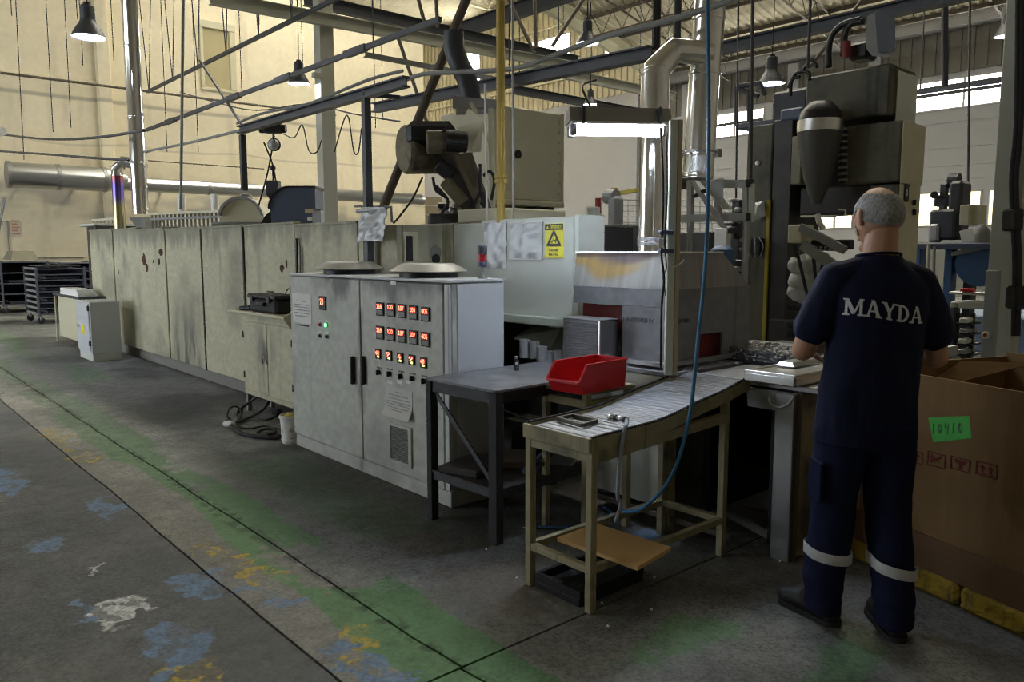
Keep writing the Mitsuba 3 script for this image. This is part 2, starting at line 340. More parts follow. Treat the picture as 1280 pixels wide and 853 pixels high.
WHITE = mat('whiteplastic', (0.72, 0.72, 0.70), 0.4)
CURB = mat('kerb', None, 0.8, fn=grimy([0.30, 0.20, 0.018], [0.06, 0.05, 0.03], 4.0, 1.3))
SHELFB = mat('trolley', (0.085, 0.092, 0.118), 0.55)
SKIN = mat('skin', (0.46, 0.255, 0.165), 0.5)
HAIR = mat('hair', None, 0.75, fn=lambda p, n, uv: mix([0.10, 0.095, 0.09], [0.44, 0.44, 0.44], fbm(p.x * 160, p.y * 160, p.z * 60, 3)))
SHIRT = mat('shirt', (0.0100, 0.0130, 0.036), 0.85, spec=0.15, sheen=0.3)
TROUS = mat('trousers', (0.0085, 0.0115, 0.036), 0.85, spec=0.15)
BAND = mat('reflective', (0.52, 0.53, 0.55), 0.5)
LETTER = mat('lettering', (0.62, 0.64, 0.68), 0.7)
SHOE = mat('shoe', (0.022, 0.021, 0.022), 0.6)
DIFF = mat('glow', (0.8, 0.8, 0.8), 0.5)
GLOW = 'mat_glow'
# ================================================================== the setting
XR, YL, XE = 34.0, 26.0, 18.1          # right wall, left wall, where the plaster ends
floor = struct('floor', B(-8, XR + .3, -7, 62, -0.30, -0.025), JOINT, 'worn concrete factory floor with remains of green, yellow and blue paint')
def wob(a, b, along, seed, amp=0.012, n=60):
    """a cast edge between a and b, a little uneven"""
    t = np.linspace(0, 1, n); q = np.outer(1 - t, a) + np.outer(t, b)
    w = (meshkit.fbm(np.stack([t * np.hypot(*(np.array(b) - a)) * 3, t * 0 + seed, t * 0], 1), 3) - 0.5) * 2 * amp
    return q + np.outer(w, along)
GAP = 0.012
lines = {'a': 1.25, 'b': 1.63}
def slab(x0, x1, y0, y1, s0, s1, w0=True, w1=True):
    nn = max(8, int((y1 - y0) * 7))
    l = wob((x0 + GAP / 2, y0 + GAP / 2), (x0 + GAP / 2, y1 - GAP / 2), (1 if w0 else 0, 0), s0, n=nn)
    r = wob((x1 - GAP / 2, y0 + GAP / 2), (x1 - GAP / 2, y1 - GAP / 2), (1 if w1 else 0, 0), s1, n=nn)
    part(floor, 'slab', prism(Polygon(np.vstack([l, r[::-1]])), (0, 0, -0.024), (1, 0, 0), (0, 1, 0), 0.024), FLOOR)
for y0, y1 in ((-7, 2.15), (2.15, 12.6), (12.6, 26)):
    slab(-8, 1.25, y0, y1, 0, 1 + y0, False); slab(1.25, 1.63, y0, y1, 1 + y0, 5 + y0)
    slab(1.63, 9.5, y0, y1, 5 + y0, 0, True, False); slab(9.5, XR, y0, y1, 0, 0, False, False)
slab(-8, XR, 26, 62, 0, 0, False, False)

wl = struct('wall_left', cat(B(-8, XE, YL, YL + .3, 0, 10.3)), PLASTER, 'cream plaster wall behind the ducts at the left')
part(wl, 'pilaster', B(6.42, 6.78, YL - .22, YL + .02, 0, 10.3, .02), PLASTER)
part(wl, 'ledge', B(-8, 6.42, YL - .05, YL + .02, 6.42, 6.50, .01), PLASTER)
# recessed shutter in the wall
sh0, sh1 = at(252, 30, Y=YL), at(288, 113, Y=YL)
part(wl, 'hatch_frame', cat(B(sh0[0] - .1, sh1[0] + .2, YL - .10, YL, sh0[2] - .1, sh0[2] + .12, .01), B(sh1[0], sh1[0] + .2, YL - .08, YL, sh1[2], sh0[2], .01),
     B(sh0[0] - .1, sh0[0], YL - .08, YL, sh1[2], sh0[2], .01), B(sh0[0] - .1, sh1[0] + .2, YL - .06, YL, sh1[2] - .1, sh1[2], .01)), CREAM)
part(wl, 'hatch_panel', B(sh0[0], sh1[0], YL - .03, YL + .01, sh1[2], sh0[2]), mat('hatch', (0.42, 0.36, 0.20), 0.6))
struct('wall_front', B(-8, XR, -7.3, -7, 0, 15), DARKWALL, 'rear wall of the hall')
SIDE = [(8.2 + 3.9 * i, 11.8 + 3.9 * i) for i in range(4)]
p = sbox(-7.3, 0, 26, 15)
for a, b in SIDE: p = p.difference(sbox(a, 7.1, b, 8.6))
for a in (10.0, 16.5): p = p.difference(sbox(a, 0, a + 4.6, 4.2))
struct('wall_side', prism(p, (-8.2, 0, 0), (0, 1, 0), (0, 0, 1), .2), DARKWALL, 'side wall of the hall')
struct('wall_far', B(-8, XR, 62, 62.3, 0, 18), GREYWALL, 'end wall of the further hall')
wr = struct('wall_right', None, None, 'grey wall with high strip windows at the far right')
def wall_with_holes(y0, y1, z0, z1, holes):
    p = sbox(y0, z0, y1, z1)
    for h in holes: p = p.difference(sbox(*h))
    return prism(p, (XR, 0, 0), (0, 1, 0), (0, 0, 1), 0.25)
HIGH = [(6.2, 9.9), (10.3, 13.95), (17.2, 20.4), (20.8, 24.0)]
LOW = [(9.2, 11.05), (11.25, 13.9), (16.3, 18.0), (20.3, 22.0)]
holes = [(a, 7.1, b, 8.3) for a, b in HIGH] + [(a, 2.5, b, 3.9) for a, b in LOW]
put(wr, wall_with_holes(-7, 26.5, 0, 10.75, holes), GREYWALL)
for y in (15.6, 25.2, 19.3, 28.6): part(wr, 'pilaster', B(XR - .25, XR, y - .25, y + .25, 0, 10.0), GREYWALL)
for z in (4.35, 4.9, 5.6, 6.6): part(wr, 'seam_strip', B(XR - .03, XR, -7, 26.4, z, z + .04), GREYWALL)
nwin = [0]
def window(y0, y1, z0, z1, L, bars=1, mid=None, x=XR, label='blown-out strip window high in the right wall', w=1.0):
    nwin[0] += 1; k = f'window_{nwin[0]}'
    t = .06
    put(k, cat(B(x - .04, x + .10, y0, y1, z0, z0 + t), B(x - .04, x + .10, y0, y1, z1 - t, z1), B(x - .04, x + .10, y0, y0 + t, z0 + t, z1 - t), B(x - .04, x + .10, y1 - t, y1, z0 + t, z1 - t)), DULL)
    labels[k] = {'label': label, 'kind': 'structure'}
    ys = np.linspace(y0 + t, y1 - t, bars + 2)
    zs = [z0 + t] + ([mid] if mid else []) + [z1 - t]
    for i in range(bars): part(k, 'mullion', B(x - .03, x + .08, ys[i + 1] - .04, ys[i + 1] + .04, z0 + t, z1 - t), DULL)
    if mid: part(k, 'transom', B(x - .035, x + .085, y0 + t, y1 - t, mid - .06, mid + .06), STEEL)
    for i in range(bars + 1):
        for j in range(len(zs) - 1): part(k, 'pane', B(x + .03, x + .045, ys[i] + .002, ys[i + 1] - .002, zs[j], zs[j + 1]), GLOW, emitter=emit(L, w))
for a, b in HIGH: window(a, b, 7.1, 8.3, L_WIN, 1, 7.75, w=1.2)
for a, b in LOW: window(a, b, 2.5, 3.9, L_LOW, 1, None, label='low window in the right wall lit by the sunny yard', w=.7)

for a, b in SIDE: window(a, b, 7.1, 8.6, L_SIDE, 1, None, x=-8.12, label='added strip window high in the unseen side wall', w=1.5)  # added out of view to brighten the fronts facing left
for i_, a in enumerate((10.0, 16.5)):
    dk = struct(f'door_{i_ + 1}', cat(B(-8.1, -7.95, a, a + .12, 0, 4.2), B(-8.1, -7.95, a + 4.48, a + 4.6, 0, 4.2), B(-8.1, -7.95, a + .12, a + 4.48, 4.05, 4.2)), STEELG, 'added wide gate of glowing panels in the unseen side wall')
    for j_ in range(4): part(dk, 'panel', B(-8.06, -8.04, a + .13 + j_ * 1.09, a + .13 + j_ * 1.09 + 1.06, .05, 4.04), GLOW, emitter=emit(L_ADDED_GATE, 1.5))  # glowing panels added out of view, light from low on the left
# the further, taller hall: corrugated wall with windows
H2W = [(33.7, 37.5, 12.5, 14.35), (29.9, 31.0, 12.3, 14.6), (42.2, 43.6, 11.8, 16.3), (50.0, 54.0, 12.3, 14.4)]
wu = struct('wall_upper', None, None, 'yellowish corrugated wall with windows above the far end of the hall')
p = sbox(26.5, 10.2, 62, 17.2)
for a, b, c, d in H2W: p = p.difference(sbox(a, c, b, d))
ribs = []
for i in range(int(35 / .45)):                                           # upright ribs, cut at the windows
    y = 26.6 + i * .45
    for z0, z1 in ([(10.2, 17.2)] if not any(a < y + .2 and y < b for a, b, _, _ in H2W) else [(10.2, next(c for a, b, c, d in H2W if a < y + .2 and y < b)), (next(d for a, b, c, d in H2W if a < y + .2 and y < b), 17.2)]):
        ribs.append(B(XR - .08, XR + .02, y, y + .2, z0, z1))
put(wu, cat(prism(p, (XR, 0, 0), (0, 1, 0), (0, 0, 1), .2), ribs), GABLE)
struct('wall_lower', B(XR, XR + .25, 26.5, 62, 0, 10.2), GREYWALL, 'beige wall under the corrugated sheets of the further hall')
for a, b, c, d in H2W: window(a, b, c, d, L_WIN, 1 if b - a < 3 else 2, None, label='bright window in the corrugated wall of the further hall', w=2.0)
# roofs
SL = 0.245; RX, RZ = 13.0, 10.7 + SL * 21
ce = struct('ceiling', None, None, 'corrugated sheet roof on purlins and lattice girders')
un = lambda dx: unit(A(dx, 0, -abs(dx) * SL))
rl = 21 * math.hypot(1, SL)
gs = 1.6                                                                  # width of the added glowing strip along the ridge, out of view
m1 = corrugated(A(RX, -7, RZ) + un(1) * gs, A(0, 1, 0), un(1), 33.5, rl - gs + .2, .36, .06)
m2 = corrugated(A(RX, 26.5, RZ) + un(-1) * gs, A(0, -1, 0), un(-1), 33.5, rl - gs + .2, .36, .06)
put(ce, cat(m1, m2), ROOF)
part(ce, 'upper_sheet', corrugated(A(XR, 26.3, 17.1), A(0, 1, 0), A(-1, 0, 0.03), 36, 43, .36, .06), ROOF)
for y0 in np.arange(28, 60, 5.4):
    part(ce, 'roof_light', B(12.5, 16.5, y0, y0 + 4.6, 17.1, 17.14), GLOW, emitter=emit(L_ADDED_ROOF, 1.5))  # added where the camera cannot see them, to brighten the further hall
part(ce, 'gable_sheet', prism([(-8, 10.3), (-8, 11.0), (RX, RZ), (RX, 17.5), (-8, 17.5)], (0, 26.6, 0), (1, 0, 0), (0, 0, 1), .05), GABLE)
for sgn in (1, -1):
    for y0 in np.arange(4.0, 26, 3.6):
        y1 = y0 + 3.5
        a = A(RX, 0, RZ + .03); q = [a + un(sgn) * .05, a + un(sgn) * gs]
        quad = [A(q[0][0], y0, q[0][2]), A(q[1][0], y0, q[1][2]), A(q[1][0], y1, q[1][2]), A(q[0][0], y1, q[0][2])]
        m = hull([v for v in quad] + [v + A(0, 0, .02) for v in quad])
        part(ce, 'ridge_pane', m, GLOW, emitter=emit(L_ADDED_ROOF, 2.5))  # warm glowing panes added out of view to light the cream wall
        part(ce, 'ridge_bar', bar(A(q[0][0], y1 + .05, q[0][2]), A(q[1][0], y1 + .05, q[1][2]), .08, .08), STEEL)
    part(ce, 'ridge_sheet', B(RX, RX + sgn * gs, -7, 4, RZ - .35, RZ - .3), ROOF)
fa = A(RX, 26.4, RZ - .45)
part(ce, 'fascia', cat(bar(fa + un(1) * 6, fa + un(1) * rl, .25, .62), bar(fa + un(1) * 6 + A(0, -.35, .2), fa + un(1) * rl + A(0, -.35, .2), .5, .08)), CREAM)
part(ce, 'gutter', cat(B(XR - .5, XR - .02, -7, 26.4, 10.15, 10.25), B(XR - .5, XR - .44, -7, 26.4, 10.25, 10.7)), GREYWALL)
part(ce, 'eave_wall', B(XR - .04, XR, -7, 26.4, 8.5, 10.15), mat('eavesheet', (.17, .16, .14), .7))
for i in range(70): part(ce, 'eave_rib', B(XR - .09, XR - .04, -6.5 + i * .47, -6.3 + i * .47, 8.5, 10.15), 'mat_eavesheet')
for i, d in enumerate(np.arange(2.2, rl, 2.1)):                           # purlins along the hall
    p0 = A(RX, -7, RZ - .12) + un(1) * d; part(ce, 'purlin', channel(p0, p0 + A(0, 33.4, 0), .09, .16), RUSTY)
# lattice girders: chords and bracing rods
def truss(p0, p1, h, n, label, up=ZZ, w=.09, mt=RUSTY, rod=.018):
    k = thing('roof_truss', label, 'roof truss', 'roof trusses')
    p0, p1 = np.asarray(p0, float), np.asarray(p1, float); d = (p1 - p0) / n; hv = np.asarray(up) * h
    part(k, 'bottom_chord', angle(p0, p1, w), mt); part(k, 'top_chord', angle(p0 + hv, p1 + hv, w), mt)
    for i in range(n):
        a, b = p0 + d * i, p0 + d * (i + 1)
        part(k, 'web_rod', cyl(a, (a + b) / 2 + hv, rod, 6), mt); part(k, 'web_rod', cyl((a + b) / 2 + hv, b, rod, 6), mt)
    return k
for i, y in enumerate((4.5, 10.5, 16.5, 22.5)):
    e0, e1 = A(XR - .5, y, 9.7), A(16, y, 9.7 + SL * 17.5 - .4)
    truss(e0, e1, .95, 14, ('nearest', 'second nearest', 'third nearest', 'farthest')[i] + ' lattice roof truss running up from the right wall under the corrugated roof')
for i, x in enumerate((31.5, 27.0)):
    z = 10.7 + SL * (XR - x) - 1.25
    truss(A(x, 0, z), A(x, 26, z), .9, 22, ('outer lattice girder along the eave of the right roof slope', 'inner lattice girder higher up under the right roof slope')[i])
for i, y in enumerate((31, 38, 46)):
    truss(A(33.8, y, 15.9), A(8, y, 16.7), 1.1, 20, ('nearest', 'middle', 'farthest')[i] + ' pale lattice truss under the roof of the further hall', mt=CREAM, w=.14, rod=.04)
for z, w_ in ((14.9, .12), (11.7, .10)):
    solo('wall_rail', bar(A(XR - .15, 27, z), A(XR - .15, 61, z), w_), CREAM, 'cream rail along the corrugated wall ' + ('above its windows' if z > 13 else 'below its windows'), 'rail')

# ================================================================== steelwork overhead
def over(name, label, category, mesh, m, group=None, smooth=False): return solo(name, mesh, m, label, category, group, smooth)
def alongY(u0, v0, u1, v1, X):
    a, b = at(u0, v0, X=X), at(u1, v1, X=X); z = (a[2] + b[2]) / 2; a[2] = b[2] = z; return a, b
def alongX(u0, v0, u1, v1, Y):
    a, b = at(u0, v0, Y=Y), at(u1, v1, Y=Y); z = (a[2] + b[2]) / 2; a[2] = b[2] = z; return a, b
# tall columns
c = at(409, 280, D=14); k = thing('column', 'tall grey steel column rising behind the oven', 'column')
part(k, 'shaft', B(c[0] - .11, c[0] + .11, c[1] - .11, c[1] + .11, 0, 9.0, .01), COLUMN)
part(k, 'flange', B(c[0] - .13, c[0] + .13, c[1] - .16, c[1] - .10, 0, 9.0, .005), COLUMN)
part(k, 'bracket', B(c[0] - .28, c[0] - .1, c[1] - .2, c[1] - .1, at(405, 98, D=14)[2] - .05, at(405, 98, D=14)[2] + .04, .01), COLUMN)
COLX, COLY = c[0], c[1]
c = at(1262, 230, D=7.4); k = thing('column', 'pale green steel column at the right edge beside the hanging cables', 'column')
part(k, 'shaft', B(c[0] - .10, c[0] + .10, c[1] - .10, c[1] + .10, 0, 9.0, .01), COLUMN)
part(k, 'flange', B(c[0] - .11, c[0] + .11, c[1] - .14, c[1] - .095, 0, 9.0, .005), COLUMN)
RC = c
for uu, rr in ((1272, .018), (1277, .03)):
    part(k, 'cable', tube(spline([at(uu, -20, D=7.2), at(uu - 2, 150, D=7.2), at(uu - 8, 230, D=7.2), at(uu - 4, 330, D=7.2), at(uu - 6, 420, D=7.2)]), rr, 8), RUBBER, True)
part(k, 'junction_box', OB(at(1266, 275, D=7.22), (.16, .12, .2), yawax(YAW), .02), BLACK)
part(k, 'junction_box', OB(at(1270, 372, D=7.22), (.17, .12, .22), yawax(YAW), .03), BLACK)
# girders along x behind (pale) and dark
a, b = alongX(275, 1, 420, 28, COLY - .15)
k = over('crossbeam', 'pale steel beam running from the top edge past the tall column', 'beam', cat(ibeam(at(262, -3, Y=COLY - .2), at(720, 84, Y=COLY - .2), .12, .20)), COLUMN)
a, b = at(380, -6, Y=13.6), at(722, 80, Y=13.6); b[2] = a[2] = (a[2] + b[2]) / 2
over('crossbeam', 'dark blue steel beam running above the pale crossbeam', 'beam', ibeam(a, b, .14, .22), STEEL)
a, b = at(455, 75, Y=9.6), at(648, 103, Y=9.6); a[2] = b[2] = (a[2] + b[2]) / 2
over('crossbeam', 'thin toothed strut between the two long conduits', 'beam', angle(a, b, .06), STEELG)
a, b = alongX(640, 112, 810, 142, 15.0)
over('crossbeam', 'dark beam under the lamps left of the chimney flue', 'beam', ibeam(a, b, .14, .20), STEEL)
a, b = alongX(660, 84, 845, 120, 15.0)
over('crossbeam', 'pale lattice edge beam beside the shiny flue', 'beam', channel(a, b, .12, .25), COLUMN)
# long rails and conduits along y
def conduit(pts, X, r, label, m=STEEL, n=8): return over('conduit', label, 'conduit', tube(spline([at(u, v, X=X) for u, v in pts], 4), r, n), m, None, True)
a, b = alongY(184, 109, 430, 8, 6.0)
k = over('hanging_rail', 'thin angle rail hung on rods from the roof, highest of the rails on the left', 'rail', angle(a, b, .055), STEEL)
for u in (185, 215, 252, 292, 335, 375):
    tpt = a + (b - a) * np.clip((u - 184) / 246, 0, 1) ** .8
    for dx in (-.25, .3): part(k, 'hanger_rod', cyl(tpt, tpt + A(dx, dx, 3.2), .010, 6), STEEL)
a, b = alongY(183, 158, 550, 33, 4.6)
k = over('hanging_rail', 'dark cable tray rail climbing across the cream wall past the column', 'rail', cat(bar(a, b, .04, .055), *[bar(a + (b - a) * t, a + (b - a) * (t + .05), .06, .075) for t in (.12, .42, .6, .8)]), STEEL)
part(k, 'hanger_rod', cyl(at(250, 76, X=4.9), at(305, 160, X=4.4), .022, 6), STEEL)
conduit([(160, 205), (183, 190), (230, 180), (300, 163), (395, 137), (470, 115), (520, 95), (550, 91), (640, 86), (700, 66), (760, 45), (830, 27), (910, 2), (960, -18)], 3.9, .019, 'long grey conduit sagging from the stack at left to the flue at right', STEELG)
conduit([(0, 168), (60, 174), (120, 172), (180, 163)], 3.4, .022, 'upper black cable sagging across the wall at left')
conduit([(0, 189), (60, 193), (110, 197), (160, 200)], 3.4, .022, 'lower black cable sagging across the wall at left')
a, b = alongX(0, 83, 420, 150, YL - .5)
over('conduit', 'thin straight pipe running the length of the cream wall', 'conduit', cyl(a, b, .035, 8), RUSTY)
a, b = alongX(185, 200, 330, 212, YL - .4)
over('conduit', 'lowest thin pipe along the cream wall just above the duct', 'conduit', cyl(a, b, .02, 6), RUSTY)
conduit([(225, 115), (270, 128), (320, 138), (385, 130), (440, 142), (500, 152)], 8.5, .016, 'slack wire across the cream wall behind the column')
conduit([(355, 168), (368, 172), (378, 156), (386, 188), (396, 190), (402, 175)], 6.2, .010, 'looped hanging wire left of the tall column', BLACK)
conduit([(418, 190), (430, 150), (436, 148), (442, 188), (448, 190), (452, 160)], 6.2, .010, 'looped hanging wire between column and dark post', BLACK)
# I-beams on posts
a, b = alongY(300, 161, 508, 104, 3.2)
k = over('trolley_beam', 'dark steel runway beam carried by the two slim posts above the oven', 'beam', ibeam(a, b, .07, .075), STEEL)
part(k, 'cable', tube(spline([a + (b - a) * t + A(-.03, 0, .06 + .02 * math.sin(t * 9)) for t in np.linspace(0, 1, 9)]), .012, 6), STEELG)
part(k, 'end_arm', bar(at(455, 118, X=3.2), at(500, 122, X=3.35), .03), STEEL)
BEAMZ = a[2]
for (u, v0, lab) in ((461, 125, 'slim dark post with a plastic sheet tied to it in front of the oven'), (306, 165, 'short dark drop post hanging at the left end of the runway beam')):
    c = at(u, 300 if u > 400 else 250, X=3.16 if u > 400 else 3.2)
    z0 = 0.0 if u > 400 else at(306, 243, X=3.4)[2]
    solo('post', B(c[0] - .028, c[0] + .028, c[1] - .028, c[1] + .028, z0, BEAMZ - .05, .004), STEEL, lab, 'post')
a, b = at(468, 135, X=4.45), at(815, 66, X=4.45)
k = over('girder', 'heavy dark girder running from the slim post to the shiny flue', 'beam', ibeam(a, b, .09, .095), STEEL)
part(k, 'hanger', cyl(at(820, 62, X=4.5), at(822, -40, X=4.5), .03, 8), BLACK); part(k, 'hanger', cyl(at(846, 60, X=4.7), at(848, -40, X=4.7), .028, 8), STEEL)
a, b = at(903, 60, X=11.5), at(1200, -5, X=11.5); a[2] = b[2] = (a[2] + b[2]) / 2
k = over('girder', 'heavy dark crane girder at the top right in front of the roof slope', 'beam', ibeam(a + A(0, 1.2, 0), b - A(0, 3.0, 0), .20, .17), STEEL)
for q in (a, b): part(k, 'hanger_rod', cyl(q, A(q[0], q[1], 13.5), .02, 6), STEEL)
a, b = alongY(905, 145, 1235, 75, 12); 
k = over('girder', 'dark rail in front of the high strip windows at right', 'beam', bar(at(1140, 116, X=16), at(1262, 98, X=16), .06, .10), STEEL)
for q in (at(1150, 114, X=16), at(1270, 97, X=16)): part(k, 'hanger_rod', cyl(q, A(q[0], q[1], 13.0), .012, 6), STEEL)
a, b = alongY(540, 44, 720, -4, 12.0)
over('girder', 'dark girder at the top edge above the far corrugated wall', 'beam', ibeam(a, b, .2, .32), STEEL)
for (u0, v0, u1, v1, D_, r_, lab) in ((1181, 0, 1181, 108, 12, .05, 'dark drop rod in front of the strip window'), (1013, 0, 1010, 85, 8.2, .016, 'thin rod hanging left of the press'), (941, -5, 938, 240, 8.0, .018, 'thin dark cable hanging beside the flue'),
        (1213, -60, 1210, 240, 14, .02, 'cable dropping past the right wall'), (923, 0, 919, 330, 9.5, .012, 'wire hanging behind the blue hose')):
    over('drop_rod', lab, 'rod', cyl(at(u0, v0, D=D_), at(u1, v1, D=D_), r_, 8), STEEL)
# diagonal braces and struts
def ext(p, q, i):
    if p[2] > q[2]: p, q = q, p
    return (p, q + (q - p) * max(0, (11.5 - q[2]) / max(q[2] - p[2], .3)) * (i not in (0, 7)))
p0, p1 = at(478, 262, D=7.2), at(588, -14, D=7.2)
over('brace', 'long diagonal tube leaning across the oven towards the roof', 'brace', cyl(p0, p1, .042, 10), RUSTY, None, True)
for i, (u0, v0, u1, v1, D_) in enumerate(((497, 45, 536, 160, 14), (522, -5, 532, 34, 12), (545, -5, 547, 34, 12), (645, 18, 668, 66, 16), (690, 58, 722, 10, 16), (668, -10, 670, 60, 16), (1012, 84, 1062, 20, 12))):
    over('strut', ['thin bent strut behind the diagonal tube', 'short strut left of the roof hook', 'upright strut at the roof hook', 'slanting strut across the left part of the big window', 'slanting strut across the right part of the big window', 'upright rod through the big window', 'rod beside the press top', 'short strut under the girder near the flue'][i], 'strut', cyl(*ext(at(u0, v0, D=D_), at(u1, v1, D=D_), i), .0022 * D_, 8), RUSTY)
def hang(k, *ps):
    for p in ps: part(k, 'hanger_rod', cyl(p, A(p[0], p[1], 11.6), .009, 6), STEEL)
for k_ in [k for k in scene if k.startswith('crossbeam') and '__' not in k]:
    v_ = meshkit.WRITTEN[scene[k_]['filename']][0]; lo, hi = v_[v_[:, 0].argmin()], v_[v_[:, 0].argmax()]
    hang(k_, lo + (hi - lo) * .06, lo + (hi - lo) * .94)
# wires hanging from the roof on the left wall side
for i, (u, v0, v1, D_) in enumerate(((14, -5, 20, 12), (96, 0, 24, 12), (62, 20, 165, 16), (84, 0, 160, 16), (103, 55, 82, 14), (140, 0, 76, 14), (24, 0, 200, 18), (203, -5, 190, 15), (245, 90, 190, 15), (300, 40, 120, 15), (376, 0, 78, 14), (466, 40, 160, 18), (476, 60, 150, 18))):
    q = at(u, v0, D=D_); solo('hanging_wire', cyl(A(q[0], q[1], 11.6), at(u + (v1 - v0) * .03, v1, D=D_), .0005 * D_, 5), BLACK, 'thin dark wire hanging down from the roof in front of the cream wall', 'wire', 'thin wires hanging in front of the cream wall')
solo('conduit', cyl(at(229, -5, D=10.5), at(226, 262, D=10.5), .020, 8), STEELG, 'upright grey conduit dropping to the oven roof right of the slim stack', 'conduit', None, True)
# ================================================================== lamps
def bell_lamp(u, v, D, w, label, lit=True, cable=1.6):
    """v: the lower rim; w: its width in the photograph"""
    r = w / 2 * D / FOC; c = at(u, v, D=D)
    k = thing('bell_lamp', label, 'lamp', 'bell lamps hanging from the roof')
    s = r / .22
    prof = [(.075, .42), (.09, .40), (.095, .24), (.105, .20), (.15, .13), (.195, .05), (.22, 0), (.214, 0), (.188, .05), (.143, .125), (.10, .19), (.085, .23), (.02, .24), (.02, .42)]
    part(k, 'shade', lathe([(a * s, b * s) for a, b in prof], c), BLUEM if False else STEEL, 50)
    part(k, 'lens', lathe([(1e-3, -.012 * s), (.12 * s, -.008 * s), (.205 * s, .012 * s), (.205 * s, .020 * s), (1e-3, .022 * s)], c), GLOW, True, emitter=emit(L_LAMP if lit else [1.2, 1.2, 1.2], .6))
    part(k, 'cap', lathe([(1e-3, .47 * s), (.045 * s, .46 * s), (.05 * s, .42 * s), (1e-3, .42 * s)], c, n=14), BLACK, 40)
    part(k, 'cord', tube(spline([c + A(0, 0, .46 * s), c + A(.01, 0, .46 * s + cable * .5), c + A(0, .02, .46 * s + cable)], 4), .008, 6), BLACK)
    return k
for a in ((111, 47, 11, 39, 'brightly lit bell lamp at the upper left in front of the cream wall'), (374, 105, 14, 27, 'small lit bell lamp left of the tall grey column'), (734, 55, 11.4, 28, 'dark bell lamp in front of the bright upper window'),
          (738, 131, 15.5, 18, 'small bell lamp just above the fluorescent fitting'), (964, 105, 12.5, 33, 'lit bell lamp left of the press head under the girder'), (1257, 46, 15, 27, 'unlit looking dark bell lamp at the right edge above the strip window', False)):
    bell_lamp(*a)
# fluorescent fitting on the post
fy = yawax(YAW + .10); fc = (at(712, 158, D=4.2) + at(832, 152, D=4.2)) / 2; L = .53
ux, uy = -fy[1], fy[0]
k = thing('fluorescent_fitting', 'grey double fluorescent light fitting hanging beside the shiny flue', 'light fitting')
AX = np.array([ux, uy, ZZ])
part(k, 'housing', hull(np.array([[x * L / 2, y, z] for x in (-1, 1) for y, z in ((-.09, .0), (.09, .0), (-.05, .075), (.05, .075))]) @ AX + fc), DULL)
part(k, 'reflector', OB(fc + A(0, 0, -.008), (L * .98, .20, .012), AX, .003), WHITE)
for s in (-1, 1):
    part(k, 'tube', cyl(fc + ux * -.23 + uy * .045 * s - ZZ * .038, fc + ux * .23 + uy * .045 * s - ZZ * .038, .019, 12), GLOW, True, emitter=emit(L_TUBE, 3.0))
    for e in (-1, 1): part(k, 'tube_holder', OB(fc + ux * .24 * e + uy * .045 * s - ZZ * .035, (.03, .04, .06), AX, .004), STEELG)
for e in (-.2, .2): part(k, 'clip', OB(fc + ux * e + ZZ * .03, (.02, .205, .09), AX, .004), STEEL)
part(k, 'mounting_rail', bar(at(745, 135, D=4.3), at(838, 150, D=4.3), .03, .05), STEELG)
part(k, 'hanger', tube(spline([fc - ux * .2 + ZZ * .07, at(738, 136, D=4.25), at(728, 108, D=4.4), at(745, 100, D=4.5)]), .006, 6), BLACK)
# post carrying it
pc = at(835, 463, D=4.06); pzt = at(836, 150, D=4.06)[2]
k = thing('post', 'pale upright post with taped cables in front of the steel hood', 'post')
part(k, 'shaft', OB(A(pc[0], pc[1], (.86 + pzt) / 2), (.040, .040, pzt - .86), yawax(YAW), .003), LIGHTG)
part(k, 'side_strip', OB(A(pc[0], pc[1], (.86 + pzt) / 2) + RT * .033, (.038, .022, pzt - .86), yawax(YAW), .002), mat('strip', (.42, .36, .24), .6))
part(k, 'cable', tube(spline([at(u, v, D=4.01) for u, v in ((826, 160), (829, 230), (828, 290), (827, 320), (830, 350), (827, 385), (826, 460))]), .006, 6), RUBBER, True)
part(k, 'cable', tube(spline([at(u, v, D=4.01) for u, v in ((833, 170), (834, 240), (831, 300), (833, 335), (829, 345), (832, 370))]), .004, 6), BLUEM, True)
for v in (291, 314): part(k, 'tape', OB(at(832, v, D=4.04), (.07, .07, .022), yawax(YAW), .004), BLUEM)
part(k, 'tag', OB(at(826, 304, D=4.00), (.012, .028, .05), yawax(YAW), .003), WHITE)
part(k, 'loose_wire', tube(spline([at(u, v, D=3.99) for u, v in ((835, 329), (842, 334), (850, 330), (855, 325))]), .0035, 5), WHITE, True)

# ================================================================== ducts along the cream wall
def ductX(u0, v0, u1, v1, Y, r, name, label, cat_, clamps=(), ribs=0, m=GALV):
    a, b = alongX(u0, v0, u1, v1, Y)
    k = thing(name, label, cat_)
    n = ribs or 2
    pts = [a + (b - a) * t for t in np.linspace(0, 1, n + 1)]
    rr = [r * (1 + (.035 if (i % 2 and ribs) else 0)) for i in range(n + 1)]
    part(k, 'pipe', tube(pts, rr, 22), m, 40 if not ribs else True)
    for t in clamps:
        q = a + (b - a) * t; part(k, 'clamp', cyl(q - A(.05, 0, 0), q + A(.05, 0, 0), r * 1.06, 22), DULL, 40)
    return k, a, b
k, a, b = ductX(8, 219, 132, 224, YL - 1.0, .34, 'ventilation_duct', 'wide galvanised ventilation duct along the cream wall at left', 'duct', (.02, .5, .98))
for t in (.25, .8): q = a + (b - a) * t; part(k, 'wall_bracket', B(q[0] - .03, q[0] + .03, q[1], YL, q[2] - .03, q[2] + .03), STEELG)
part(k, 'reducer', lathe([(1e-3, 0), (.34, 0), (.20, .55), (1e-3, .55)], b, A(1, 0, 0)), GALV, 40)
